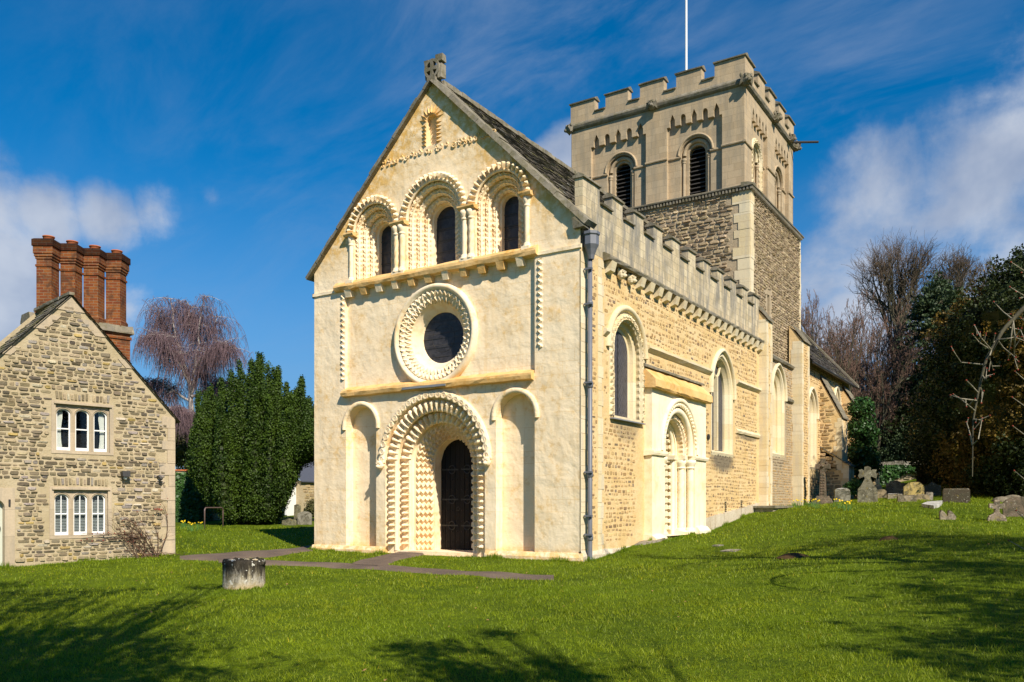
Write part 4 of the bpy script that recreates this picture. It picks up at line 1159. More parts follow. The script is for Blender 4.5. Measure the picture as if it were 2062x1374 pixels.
# ------------------------------------------------------------------ tower
TV = 13.95; TL, TR = .35, 8.17; TB = 20.95
FTW = Fr((0, 13.75, 0), (1, 0, 0), (0, -1, 0)); FTS = Fr((8.17, 0, 0), (0, 1, 0), (1, 0, 0))
mb = MB(FTW); mb.slab([(TL, -.3), (TR, -.3), (TR, 13.0), (TL, 13.0)], [], 0)
mb.box(TL, TR, -.3, 13.02, -7.15, -7.2); mb.box(TL - .0, TL + .05, -.3, 13, -7.15, -.02)
mb.fr = FTS; w3 = (16.35, .85, 3.3, 5.6, 1.05)
mb.slab([(13.75, 6.95), (TB, 6.95), (TB, 13.0), (13.75, 13.0)], [(rect(15.95, 16.25, 8.7, 9.5), -.3)], 0)
mb.slab(rect(15.9, 16.3, 8.65, 9.55), [], -.3)
FTL = Fr((8.40, 0, 0), (0, 1, 0), (1, 0, 0))
mb.fr = FTL
w3h = off(arch(w3[0] + .25, w3[2], w3[3], w3[1], .1, w3[4]), 0)
mb.slab([(13.6, -.3), (21.0, -.3), (21.0, 6.95), (13.6, 6.95)], [(w3h, -.1)], 0)
rubble(mb, 14.3, 18.7, 1.2, 6.95, lambda a, b: not (abs(a - 16.6) < 1.12 and 3.2 < b < 7.2 - abs(a-16.6)*.6) and not (a > 17.6 and 5.4 < b < 5.75), (.08, .12), (.08, .2), .035, .016, PAL_S[:2] + PAL_T[:2], 0, 1, .06, 31)
mb.fr = FTW; rubble(mb, TL, TR, 7.0, 12.85, lambda a, b: a < 7.56, (.09, .17), (.14, .46), .022, .05, PAL_T, 0, 1, .0, 32, .6)
mb.fr = FTS; rubble(mb, 13.8, TB, 7.1, 12.85, lambda a, b: 14.15 < a < TB - .12 and not (15.8 < a < 16.4 and 8.6 < b < 9.7), (.07, .12), (.09, .27), .022, .038, PAL_T, 0, 1, .0, 33, .5)
tw = mb.build('tower', [M_MORTT, M_STONE], church)
mb = MB(FTW); quoins(mb, TR, -1, 7.2, 12.9, 0, long=.62, short=.42, h=.36, seed=4, thick=.03); part('corner_quoins', mb, M_DRESS, tw)
mb = MB(FTS); quoins(mb, 13.75, 1, 7.2, 12.9, 0, long=.42, short=.36, h=.36, seed=4, thick=.03); quoins(mb, TB, -1, 7.2, 12.9, 0, long=.2, short=.14, h=.36, seed=6, thick=.03); part('corner_quoins', mb, M_DRESS, tw)
mb = MB(FTL); mb.prism([(-.3, 6.9), (.10, 6.93), (.12, 7.02), (-.25, 7.30)], 13.62, 18.7, n=10, jit=.012); part('string_course', mb, M_WEATH, tw)
mb = MB(FTL); mb.prism([(-.02, 5.5), (.09, 5.53), (.11, 5.62), (-.02, 5.72)], 17.75, 18.7, n=4, jit=.012); part('string_course', mb, M_WEATH, tw)
pointed(FTL, w3[0] + .25, w3[1], w3[2], w3[3], w3[4], False, .12, 'blocked_window', .2, tw.parent, .10, True, False)
# dentil string
mb = MB(FTW)
mb.prism([(-.3, 12.98), (.14, 13.0), (.15, 13.05), (-.02, 13.13), (-.3, 13.16)], TL - .13, TR + .12, n=12, jit=.006)
for i in range(62): a = TL - .08 + i*.13; mb.box(a, a + .07, 12.87, 12.99, -.02, .12)
mb.fr = FTS; mb.prism([(-.3, 12.98), (.14, 13.0), (.15, 13.05), (-.02, 13.13), (-.3, 13.16)], 13.6, TB + .15, n=12, jit=.006)
for i in range(56): a = 13.68 + i*.13; mb.box(a, a + .07, 12.87, 12.99, -.02, .12)
part('dentil_course', mb, M_WEATH, tw)
# belfry stage
BL, BR, BV0, BV1 = .62, 7.90, 13.95, 20.78
FBW = Fr((0, BV0, 0), (1, 0, 0), (0, -1, 0)); FBS = Fr((BR, 0, 0), (0, 1, 0), (1, 0, 0))
def toothed(a0, a1, z0=13.08, zt=16.0, zh=16.42, n=5):
    P = [(a0, z0), (a1, z0), (a1, zh - .12 if False else zt)]
    w_ = (a1 - a0) / (n + .0); sl = w_ * .5
    pts = []
    for i in range(n):
        c_ = a1 - w_ * (i + .5)
        pts += [(c_ + sl/2, zt)]
        if i % 2 == 0: pts += [(c_ + sl/2, zh - .18), (c_, zh + .06), (c_ - sl/2, zh - .18)]
        else: pts += [(c_ + sl/2*math.cos(t), zh - .2 + .17*math.sin(t)) for t in [PI*k/8 for k in range(9)]]
        pts += [(c_ - sl/2, zt)]
    return [(a0, z0), (a1, z0), (a1, zt)] + pts + [(a0, zt)]
def belfry_face(fr, x0, x1, panels, cs, cut):
    mb = MB(fr)
    mb.slab([(x0, 13.05), (x1, 13.05), (x1, 17.0), (x0, 17.0)], [(toothed(*p), -.16) for p in panels], 0)
    for (p0, p1), c_ in zip(panels, cs):
        oa = off(arch(c_, 13.08, 14.86, .60, .08), 0)
        mb.slab(rect(p0 - .05, p1 + .05, 13.06, 16.55), [(oa, -.34)], -.16)
        ob = off(arch(c_, 13.08, 14.86, .34, .08), 0)
        mb.slab(oa, [(ob, -.62)], -.34)
    return mb
mb = belfry_face(FBW, BL, BR, [(1.52, 3.96), (4.84, 7.05)], [2.80, 5.95], 0)
bs = belfry_face(FBS, BV0, BV1, [(14.85, 16.92), (17.95, 20.1)], [15.88, 19.02], 0)
k = len(mb.v); mb.v += bs.v; mb.f += [[i + k for i in f] for f in bs.f]; mb.m += bs.m; mb.c += bs.c
mb.fr = FBW; mb.box(BL - .02, BL + .1, 13.05, 17, -6.8, -.01); mb.box(BL, BR, 13.05, 17, -6.85, -6.8)
bel = part('belfry', mb, M_BELF, church)
for fr, cs, al in ((FBW, (2.80, 5.95), BL), (FBS, (15.88, 19.02), 0)):
    for ci, c_ in enumerate(cs):
        mb = MB(fr)
        for i in range(13):
            z = 13.08 + .165*i
            ww = .36 if z + .1 < 14.86 else math.sqrt(max(0, .36**2 - (z + .05 - 14.86)**2))
            if ww < .05: continue
            mb.add([(c_-ww, z, -.42), (c_+ww, z, -.42), (c_+ww, z + .10, -.60), (c_-ww, z + .10, -.60), (c_-ww, z+.03, -.42), (c_+ww, z+.03, -.42), (c_+ww, z + .13, -.60), (c_-ww, z + .13, -.60)], [(0,3,2,1),(4,5,6,7),(0,1,5,4),(1,2,6,5),(2,3,7,6),(3,0,4,7)])
        lo = part('louvre', mb, M_LOUV, bel)
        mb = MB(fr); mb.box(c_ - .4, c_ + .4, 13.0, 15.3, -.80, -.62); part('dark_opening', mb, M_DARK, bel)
        mb = MB(fr); hood(mb, c_, 14.86, 14.86, .64, .09, -.16, .06); roll(mb, arch(c_, 14.86, 14.86, .50, .05), 0, -.30, .075, 10, True)
        if fr is FBS and ci == 0: zigzag_order(mb, c_, 13.1, 14.86, .52, .70, -.15, .2, .08, .1)
        part('belfry_arch', mb, M_BELF if not (fr is FBS and ci == 0) else M_DRESS, bel)
        for s in (-1, 1):
            mb = MB(fr); colonnette(mb, c_ + s*.50, 13.1, 14.74, -.26, .06, False, .18, .12); part('colonnette', mb, M_BELF, bel, True)
def strsegs(fr, segs, z, deep, prof, name, m, n=4):
    for a0, a1, d0 in segs:
        mb = MB(fr); mb.prism([(d0 + x, y + z) for x, y in prof], a0, a1, n=n, jit=.004); part(name, mb, m, bel)
SP = [(-.02, -.05), (.05, -.04), (.06, .0), (.04, .03), (-.02, .05)]
strsegs(FBW, [(BL - .05, 1.54, 0), (3.94, 4.86, 0), (7.03, BR + .06, 0), (1.50, 2.22, -.16), (3.38, 3.98, -.16), (4.82, 5.37, -.16), (6.53, 7.07, -.16)], 14.80, 0, SP, 'string_course', M_BELF)
strsegs(FBS, [(BV0 - .06, 14.87, 0), (16.9, 17.97, 0), (20.08, BV1 + .05, 0), (14.83, 15.30, -.16), (16.46, 16.94, -.16), (17.93, 18.44, -.16), (19.6, 20.12, -.16)], 14.80, 0, SP, 'string_course', M_BELF)
CP = [(-.05, 16.84), (.04, 16.86), (.10, 16.92), (.13, 17.0), (.12, 17.06), (.03, 17.16), (-.05, 17.18)]
mb = MB(FBW); mb.prism(CP, BL - .12, BR + .12, n=16, jit=.006); mb.fr = FBS; mb.prism(CP, BV0 - .12, BV1 + .12, n=16, jit=.006); part('cornice', mb, M_WEATH, bel)
# tower parapet: merlons
def tower_par(fr, x0, x1, merl, name):
    mb = MB(fr); pts = [(x0, 17.1), (x1, 17.1)]
    for m0, m1 in reversed(merl): pts += [(m1, 17.43), (m1, 17.95), (m0, 17.95), (m0, 17.43)]
    q = [pts[0], pts[1]]; 
    for p in pts[2:]:
        if q[-1] != p: q.append(p)
    if abs(q[2][0] - x1) < 1e-6: q.pop(2)
    if abs(q[-1][0] - x0) < 1e-6: q.pop(-1)
    mb.slab(q, [], .03, edge=-.3); mb.slab(q, [], -.3)
    o = part(name, mb, M_BELF, church)
    for m0, m1 in merl:
        mb = MB(fr); mb.prism([(-.35, 17.945), (.09, 17.945), (.10, 17.99), (-.13, 18.10), (-.35, 18.0)], m0 - .05, m1 + .05, n=2, jit=.006); part('merlon_coping', mb, M_WEATH, o)
    for (a, m0), (m1, b) in zip(merl[:-1], merl[1:]):
        mb = MB(fr); mb.prism([(-.34, 17.42), (.09, 17.42), (.10, 17.46), (-.13, 17.55), (-.34, 17.48)], m0 + .01, m1 - .01, n=2, jit=.006); part('crenel_coping', mb, M_WEATH, o)
x0 = BL - .03; x1 = BR + .03
tower_par(FBW, x0, x1, [(x0, 1.70), (2.20, 3.20), (3.72, 4.72), (5.24, 6.25), (6.77, x1)], 'tower_parapet')
y0 = BV0 + .30; y1 = BV1 + .03
tower_par(FBS, y0, y1, [(y0, 15.0), (15.55, 16.45), (17.0, 17.9), (18.45, 19.35), (19.85, y1)], 'tower_parapet')
FBN = Fr((BL, 0, 0), (0, 1, 0), (-1, 0, 0))
mb = MB(); mb.box(BL - .02, BL + .28, BV0 + .3, BV1, 17.1, 17.5); mb.box(BL, BR, BV1 - .25, BV1, 17.1, 17.5); mb.box(BL + .3, BR - .3, BV0 + .3, BV1 - .3, 17.15, 17.2)
part('tower_roof', mb, M_LEAD, church)
def gargoyle(o, d, r):
    d = Vector(d).normalized(); side = Vector((-d.y, d.x, 0)); mb = MB()
    fr = lambda a, b, e=0.0: tuple(Vector(o) + side*a + Vector((0, 0, b)) + d*e)
    mb.fr = fr; random.seed(int(o[0]*10)); head_lump(mb, 0, 0, 0.02, r)
    for s in (-1, 1): mb.add([(s*r*.6, -r*.3, 0), (s*r*1.1, -r*.9, .1), (s*r*1.0, r*.4, .25), (s*r*.5, r*.8, .1), (s*r*.2, -r*.1, .3)], [(0, 1, 4), (1, 2, 4), (2, 3, 4), (3, 0, 4)])
    part('gargoyle', mb, M_WEATH, bel)
gargoyle((4.30, BV0 - .06, 16.98), (0, -1, 0), .20); gargoyle((BR, BV0, 17.0), (.7, -.7, 0), .24); gargoyle((BL + .05, BV0 - .02, 16.95), (-.8, -.6, 0), .2)
gargoyle((BR + .06, 17.6, 17.02), (1, 0, 0), .2); gargoyle((BR + .06, 19.9, 17.02), (1, 0, 0), .18); gargoyle((BR + .03, BV1, 17.0), (.8, .6, 0), .2)
mb = MB(); mb.tube([(BR - .05, 20.2, 17.0), (BR + 1.1, 20.7, 16.93)], .05, 8); part('water_spout', mb, M_IRON, bel)
mb = MB(); mb.ball((1.0, 13.95, 12.7), .5, 10, 8, sq=(1.3, .8, 1.0), jit=.12); part('roof_junction_mound', mb, M_WEATH, tw)
for (a0, a1, b0, b1) in ((.2, .9, 12.6, 13.1),): pass
mb = MB(FTW)
mb.prism([(-.1, 12.2), (.45, 12.3), (.3, 13.0), (-.1, 13.6)], .2, 1.35, n=5, jit=.06); part('sloping_buttress_cap', mb, M_WEATH, tw)

pole = MB(); pole.lathe(4.26, 17.5, [(.06, 17.2), (.055, 19.5), (.045, 24.5), (.03, 27.0)], 12)
fp = pole.build('flagpole', M_POLE, None, True); tagit(fp, 'tall white flagpole standing on the battlemented tower roof', 'flagpole')

# ------------------------------------------------------------------ buttresses of tower and chancel
def buttress(name, v0, v1, u0, stages, gb=-.3, mats=M_DRESS, rub=False, seed=1, sheet='slate'):
    """stages: (z_bottom, z_top, projection, z at the wall of its sloping cap)"""
    mb = MB(); random.seed(seed)
    mm = [M_MORT, M_STONE, M_QUOIN]
    for (z0, z1, pr, zc) in stages:
        fw = Fr((u0, v0, 0), (1, 0, 0), (0, -1, 0)); fs = Fr((u0 + pr, 0, 0), (0, 1, 0), (1, 0, 0))
        mb.add([(u0-.1, v0, z0), (u0 + pr, v0, z0), (u0 + pr, v1, z0), (u0-.1, v1, z0), (u0-.1, v0, zc), (u0 + pr, v0, z1), (u0 + pr, v1, z1), (u0-.1, v1, zc)],
               [(0, 1, 5, 4), (1, 2, 6, 5), (2, 3, 7, 6), (4, 5, 6, 7), (0, 3, 2, 1)], 0, (1, 1, 1.0001), raw=True)
        if rub:
            mb.fr = fw; rubble(mb, .0, pr, z0, zc, lambda a, b: a < pr - .24 and b < z1 + (zc - z1) * (1 - a / pr) - .08, (.12, .2), (.18, .5), .02, .025, [(.4, (.46, .34, .18)), (.3, (.38, .27, .14)), (.3, (.30, .21, .11))], 0, 1, 0, seed)
            quoins(mb, pr, -1, z0, z1, 0, 2, .34, .22, .3, seed)
            mb.fr = fs; quoins(mb, v0, 1, z0, z1, 0, 2, .34, .22, .3, seed); quoins(mb, v1, -1, z0, z1, 0, 2, .2, .14, .3, seed)
        else:
            mb.fr = fw; b = z0; 
            quoins(mb, pr, -1, z0, z1, 0, 2, min(.6, pr), min(.6, pr) * .98, .42, seed)
            mb.fr = fs; quoins(mb, v0, 1, z0, z1, 0, 2, .26, .17, .42, seed); quoins(mb, v1, -1, z0, z1, 0, 2, .3, .2, .42, seed + 1)
            rubble(mb, v0, v1, z0, z1, lambda a, b: v0 + .27 < a < v1 - .30, (.09, .13), (.09, .2), .03, .015, PAL_S, 0, 1, .05, seed)
        mb.fr = lambda a, b, d=0.0: (a, b, d)
    o = mb.build(name, mm, church)
    for (z0, z1, pr, zc) in stages:
        cp = MB(); n = 7
        for i in range(n):
            t0, t1 = i/n, (i+1.25)/n
            x0, x1 = u0 + pr + .07 - (pr + .07)*t0, u0 + pr + .07 - (pr + .07)*min(1, t1); za, zb = z1 - .03 + (zc - z1 + .06)*t0, z1 - .03 + (zc - z1 + .06)*min(1, t1)
            cp.add([(x0, v0 - .05, za), (x0, v1 + .05, za), (x1, v1 + .05, zb), (x1, v0 - .05, zb), (x0, v0 - .05, za + .07), (x0, v1 + .05, za + .07), (x1, v1 + .05, zb + .02), (x1, v0 - .05, zb + .02)], [(0,3,2,1),(4,5,6,7),(0,1,5,4),(1,2,6,5),(2,3,7,6),(3,0,4,7)], raw=True)
        part('sloping_cap', cp, M_WEATH, o)
    return o
buttress('buttress', 13.72, 14.45, 8.38, [(-.2, 8.05, .40, 8.62)], seed=51)
buttress('buttress', 18.70, 19.95, 8.38, [(-.2, 8.10, .42, 8.75)], seed=52)
# chancel
FC = Fr((8.40, 0, 0), (0, 1, 0), (1, 0, 0))
mb = MB(FC)
c1 = (22.05, .80, 3.0, 5.35, 1.0); c2 = (27.0, .62, 3.4, 5.9, 1.1)
mb.slab([(20.9, .5), (30.1, .5), (30.1, 7.75), (20.9, 7.75)], [(off(arch(q[0], q[2], q[3], q[1], .1, q[4]), 0), -.12) for q in (c1, c2)], 0)
rubble(mb, 21, 30, 1.2, 7.5, lambda a, b: not (abs(a - c1[0]) < 1.05 and 2.6 < b < 6.7) and not (abs(a - c2[0]) < .85 and 3.2 < b < 7.2) and a < 29.8, (.09, .14), (.1, .26), .03, .018, PAL_S, 0, 1, .05, 61)
mb.add([(4.25, 30.1, .5), (8.4, 30.1, .5), (8.4, 30.1, 7.75), (4.25, 30.1, 12.2)], [(0, 1, 2, 3)], raw=True)
cwall = mb.build('chancel_wall', [M_MORT, M_STONE], church)
pointed(FC, *c1, False, .12, 'blocked_window', .2, church, .1, True, False); pointed(FC, *c2, False, .11, 'blocked_window', .15, church, .1, True, False)
slate_slope('chancel_roof', (8.72, 20.9, 7.55), (8.72, 30.25, 7.55), (4.25, 20.9, 12.5), (4.25, 30.25, 12.5), church, moss=.05, tint=(.085, .075, .065), wd=(.2, .4), seed=8)
mb = MB(); mb.tube([(8.74, 20.9, 7.50), (8.74, 30.3, 7.50)], .06, 8); part('gutter', mb, M_IRON, church)
mb = MB()
for i in range(16):
    t0, t1 = i/16, (i + .97)/16; A = Vector((8.85, 30.2, 7.5)); B = Vector((4.25, 30.2, 12.62)); p, q = A.lerp(B, t0), A.lerp(B, t1)
    mb.add([p + Vector((0, -.12, -.03)), q + Vector((0, -.12, -.03)), q + Vector((0, .2, -.03)), p + Vector((0, .2, -.03)), p + Vector((0, -.12, .1)), q + Vector((0, -.12, .1)), q + Vector((0, .2, .1)), p + Vector((0, .2, .1))], [(0,3,2,1),(4,5,6,7),(0,1,5,4),(1,2,6,5),(2,3,7,6),(3,0,4,7)], raw=True)
part('verge_coping', mb, M_WEATH, church)
buttress('sloped_buttress', 23.6, 24.7, 8.35, [(.8, 3.1, 1.32, 4.0), (2.9, 5.3, 1.02, 7.4)], rub=True, seed=71)
buttress('sloped_buttress', 28.4, 29.6, 8.35, [(.8, 3.5, 1.62, 4.4), (3.2, 5.3, 1.30, 7.5)], rub=True, seed=72)
# slab tomb / grating kerb at the foot of the tower buttress
t = thing('chest_tomb', 'low flat-topped chest tomb against the foot of the nave buttress', 'tomb', (9.0, 13.9, 1.0))
mb = MB(); mb.rbox(8.55, 9.25, 12.9, 15.1, .6, 1.20, .01); part('tomb_body', mb, M_PARA, t)
mb = MB(); mb.rbox(8.50, 9.34, 12.78, 15.2, 1.20, 1.28, .012); part('tomb_lid', mb, M_WEATH, t)
# ------------------------------------------------------------------ the cottage
def camxy(X, D): p = CAM[:2] + X * RV + D * FV; return float(p[0]), float(p[1])
CO = camxy(-8.55, 21.5); CA = .694 * RV + .720 * FV; CA /= np.linalg.norm(CA); CD = np.array([CA[1], -CA[0]])
FH = Fr((CO[0], CO[1], 0), (CA[0], CA[1], 0), (CD[0], CD[1], 0))
o_ = FH(-2.46, 0, 0)
cot = thing('cottage', 'rubble stone gabled cottage with mullioned windows and a row of four tall brick chimney flues', 'cottage', (o_[0], o_[1], -.1))
CW_, AP, EV = 4.94, 6.18, 3.55
mb = MB(FH)
WINS = [(-2.20, 2.55, 3.63), (-2.24, .58, 1.65)]
wr = [rect(c - .60, c + .60, z0, z1) for c, z0, z1 in WINS]
dr = off(arch(-4.30, -.35, 1.22, .47, .08), 0)
mb.slab([(-CW_, -.6), (0, -.6), (0, EV), (-CW_/2, AP), (-CW_, EV)], [(wr[0], -.16), (wr[1], -.16), (dr, -.25)], 0, edge=-.02)
mb.add([(0, -.6, 0), (0, -.6, -7), (0, EV, -7), (0, EV, 0)], [(0, 1, 2, 3)]); mb.add([(-CW_, -.6, 0), (-CW_, -.6, -7), (-CW_, EV, -7), (-CW_, EV, 0)], [(0, 1, 2, 3)])
mb.add([(0, -.6, -7), (-CW_, -.6, -7), (-CW_, EV, -7), (0, EV, -7)], [(0, 1, 2, 3)]); mb.add([(-CW_, EV, -2.4), (-CW_/2, AP, -2.4), (0, EV, -2.4)], [(0, 1, 2)]); mb.add([(0, EV, -2.4), (0, EV, -7), (-CW_/2, 4.7, -7), (-CW_/2, 4.7, -2.4)], [(0, 1, 2, 3)]); mb.add([(-CW_, EV, -2.4), (-CW_, EV, -7), (-CW_/2, 4.7, -7), (-CW_/2, 4.7, -2.4)], [(0, 1, 2, 3)])
def in_cot(a, b):
    if a > -.22 and b < EV: return False
    lim = AP - abs(a + CW_/2) * 1.065
    if b > lim - .07: return False
    for c, z0, z1 in WINS:
        if abs(a - c) < .69 and z0 - .07 < b < z1 + .07: return False
        if abs(a - c) < .64 and z1 + .09 < b < z1 + .32: return False
    if a < -3.66 and b < 1.85: return False
    return b > -.03
rubble(mb, -CW_, 0, -.05, AP, in_cot, (.060, .112), (.08, .29), .013, .024, PAL_C, 0, 1, .0, 91, .5)
random.seed(14)
for c, z0, z1 in WINS:                              # relieving arches of stones on edge
    for i in range(15):
        a = c - .60 + 1.2 * (i + .5) / 15; ln = (a - c) * .25
        if random.random() < .1: continue
        w_ = .03 + random.uniform(-.006, .004); y0 = z1 + .10 + random.uniform(0, .02); y1 = z1 + .27 + random.uniform(-.03, .03)
        mb.add([(a-w_, y0, 0), (a+w_, y0, 0), (a+w_+ln*.1, y1, 0), (a-w_+ln*.1, y1, 0), (a-w_*.8, y0+.01, .022), (a+w_*.8, y0+.01, .018), (a+w_*.8+ln*.1, y1-.012, .022), (a-w_*.8+ln*.1, y1-.012, .02)],
               [(4,5,6,7),(0,1,5,4),(1,2,6,5),(2,3,7,6),(3,0,4,7)], 1, pick(PAL_C))
cw_ = mb.build('wall', [M_MORTC, M_STONE], cot)
mb = MB(FH); quoins(mb, 0, -1, -.3, EV - .02, 0, long=.36, short=.18, h=.30, seed=15, thick=.02)
part('corner_quoins', mb, M_CSTONE, cw_)
mb = MB(FH)                                          # pale raking stones under the verge
for s in (-1, 1):
    i = 0; b = EV + .05; random.seed(16)
    while b < AP - .45:
        h = random.uniform(.2, .36)
        if random.random() < .38:
            e0 = (AP - b) / 1.065; e1 = (AP - b - h) / 1.065; L = random.uniform(.16, .3)
            mb = MB(FH); mb.add([(-CW_/2 + s*(e0 - .02), b, .002), (-CW_/2 + s*(e0 - L), b, .002), (-CW_/2 + s*max(.0, e1 - L), b + h, .002), (-CW_/2 + s*(e1 - .02), b + h, .002),
                    (-CW_/2 + s*(e0 - .02), b, .02), (-CW_/2 + s*(e0 - L), b, .02), (-CW_/2 + s*max(.0, e1 - L), b + h, .02), (-CW_/2 + s*(e1 - .02), b + h, .02)], [(0,3,2,1),(4,5,6,7),(0,1,5,4),(1,2,6,5),(2,3,7,6),(3,0,4,7)]); part('verge_stone', mb, M_CSTONE, cw_)
        b += h
mb = MB(FH); mb.add([(-CW_/2 - .33, AP - .37, .002), (-CW_/2 + .33, AP - .37, .002), (-CW_/2, AP - .02, .002), (-CW_/2 - .33, AP - .37, .02), (-CW_/2 + .33, AP - .37, .02), (-CW_/2, AP - .02, .02)], [(3, 4, 5), (0, 1, 4, 3)])
part('verge_stone', mb, M_CSTONE, cw_)
a2, s2 = -CW_/2, 1
W = lambda a, b, d: FH(a, b, d)
slate_slope('roof', W(.12, EV - .15, .05), W(.12, EV - .15, -2.4), W(a2, AP + .02, .05), W(a2, AP + .02, -2.4), cot, .15, moss=.2, tint=(.16, .14, .10), thick=.018, wd=(.12, .26), seed=17)
slate_slope('roof', W(-CW_ - .12, EV - .15, .05), W(-CW_ - .12, EV - .15, -1.1), W(a2, AP + .02, .05), W(a2, AP + .02, -1.1), cot, .15, moss=.25, tint=(.16, .14, .10), thick=.018, wd=(.12, .26), seed=18)
mb = MB(FH)
for i in range(7): mb.rbox(a2 - .06, a2 + .06, AP + .0, AP + .07, -.35*i - .34, -.35*i + .06, .01)
part('ridge_tiles', mb, M_WEATH, cot)
def cot_window(c, z0, z1, upper):
    mb = MB(FH); lights = [c - .41, c, c + .41]; hw = .155; zs = z1 - .22
    hs = [off(arch(l, z0 + .0, zs, hw, .05, .13 if False else None), 0) for l in lights]
    hs = []
    for l in lights:
        P = [(l - hw, z0 + .02)]
        P += [(l + hw*math.cos(t), zs + .125*math.sin(t)) for t in [PI - PI*k/12 for k in range(13)]]
        P += [(l + hw, z0 + .02)]; hs.append(P)
    mb.slab(rect(c - .60, c + .60, z0, z1), [(P, -.13) for P in hs], -.045)
    fr_ = [(-.015, .0), (.0, -.045)]
    mb.slab(rect(c - .69, c + .69, z0 - .06, z1 + .07), [(rect(c - .60, c + .60, z0, z1), -.045)], .014, edge=-.02)
    mb.box(c - .64, c + .64, z1 + .005, z1 + .045, .0, .05)
    for l in lights:                                # hollow moulding round each head
        P = [(l + (hw+.018)*math.cos(t), zs + .145*math.sin(t), math.cos(t), math.sin(t), t) for t in [PI - PI*k/12 for k in range(13)]]
        mb.sweep([(l - hw - .018, z0, -1, 0, 0)] + P + [(l + hw + .018, z0, 1, 0, 9)], [(0, -.045), (.008, -.03), (.02, -.03), (.028, -.045)])
    win = part('window', mb, M_CSTONE, cot)
    for li, (l, P) in enumerate(zip(lights, hs)):
        mb = MB(FH); w2 = hw - .028
        Q = [(l - w2, z0 + .09)] + [(l + w2*math.cos(t), zs + .10*math.sin(t)) for t in [PI - PI*k/10 for k in range(11)]] + [(l + w2, z0 + .09)]
        mb.slab(P, [(Q, -.12)], -.085, edge=-.12)
        zm = (z0 + z1) / 2 - .02
        mb.box(l - w2, l + w2, zm - .012, zm + .016, -.115, -.088)
        if not upper: mb.box(l - .009, l + .009, z0 + .09, zs + .1, -.113, -.09)
        part('sash_frame', mb, M_WHITE, win)
        mb = MB(FH); mb.slab(Q, [], -.125); part('pane', mb, M_PANE, win)
        mb = MB(FH)
        if upper and li != 1:
            x0, x1 = (l - w2, l + .01) if li == 0 else (l - .01, l + w2); rows = []
            for i in range(9):
                z = z0 + .05 + (z1 - z0 - .1) * i / 8; sq = 1 - .25 * math.sin(PI * min(1, i/6))
                rows.append([((x0 + (x1 - x0)*sq*j/14) if li == 0 else (x1 - (x1 - x0)*sq*j/14), z, -.175 + .018*math.sin(j*1.9)) for j in range(15)])
            mb.grid(rows); part('curtain', mb, M_CURT, win, True)
        elif not upper:
            for i in range(26): z = z0 + .05 + i*.036; mb.box(l - w2 - .02, l + w2 + .02, z, z + .022, -.20, -.185)
            part('window_blind', mb, M_BLIND, win)
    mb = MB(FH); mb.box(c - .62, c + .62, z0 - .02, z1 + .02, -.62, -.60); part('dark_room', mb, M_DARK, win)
def panemat():
    m = bpy.data.materials.new('window_pane'); m.use_nodes = True; t = NT(m.node_tree); t.N.clear()
    g = t.n('ShaderNodeBsdfGlossy', i_Color=(.9, .9, .95, 1), i_Roughness=.03); tr = t.n('ShaderNodeBsdfTransparent', i_Color=(.85, .88, .87, 1))
    f = t.n('ShaderNodeFresnel', i_IOR=1.5); mx_ = t.n('ShaderNodeMixShader', i_0=f); t.L.new(tr.outputs[0], mx_.inputs[1]); t.L.new(g.outputs[0], mx_.inputs[2])
    t.L.new(mx_.outputs[0], t.n('ShaderNodeOutputMaterial').inputs[0]); return m
M_PANE = panemat()
cot_window(*WINS[0], True); cot_window(*WINS[1], False)
mb = MB(FH)                                          # front door under a four-centred stone arch
sur = [(-4.95, -.4), (-3.64, -.4), (-3.64, 1.68), (-4.95, 1.68)]
hd_ = [(-4.80, -.4), (-4.80, 1.25)] + [(-4.32 + .48*math.cos(t), 1.25 + .26*math.sin(t)) for t in [PI - PI*k/14 for k in range(1, 14)]] + [(-3.84, 1.25), (-3.84, -.4)]
mb.slab(sur, [(hd_, -.18)], .016, edge=-.03)
ds = part('door_surround', mb, M_CSTONE, cot)
mb = MB(FH); mb.slab(hd_, [], -.16)
for x0, x1 in ((-4.70, -4.40), (-4.24, -3.94)):
    for z0, z1 in ((.12, .55), (.66, 1.15)): mb.box(x0, x1, z0, z1, -.17, -.15)
dd_ = part('door', mb, M_PDOOR, cot)
mb = MB(FH); mb.tube([FH(-3.93 + .04*math.cos(t), .78 + .055*math.sin(t), -.125) for t in [2*PI*k/10 for k in range(11)]], .010, 5); mb.tube([FH(-3.93, .84, -.16), FH(-3.93, .84, -.12)], .018, 6); part('door_knocker', mb, M_IRON, dd_)
mb = MB(FH); mb.rbox(-3.77, -3.73, 1.27, 1.42, .016, .04, .003); part('letter_hook', mb, M_IRON, cot)
# security lamp and bell boss
mb = MB(FH); mb.add([(-1.36, 2.00, .10), (-1.18, 2.00, .10), (-1.18, 2.10, .02), (-1.36, 2.10, .02), (-1.36, 1.985, .20), (-1.18, 1.985, .20), (-1.18, 2.12, .17), (-1.36, 2.12, .17)], [(0,3,2,1),(4,5,6,7),(0,1,5,4),(1,2,6,5),(2,3,7,6),(3,0,4,7)])
mb.box(-1.29, -1.25, 1.98, 2.06, .0, .1); sl = part('security_lamp', mb, M_IRON, cot)
mb = MB(FH); mb.ball(FH(-1.27, 1.95, .11), .042, 10, 8); part('motion_sensor', mb, M_WHITE, sl, True)
mb = MB(FH); mb.tube([FH(-.45, 2.0, 0), FH(-.45, 2.02, .12), FH(-.43, 1.98, .15)], .028, 7); mb.ball(FH(-.42, 1.96, .14), .05, 8, 6); part('bell_boss', mb, M_IRON, cot)
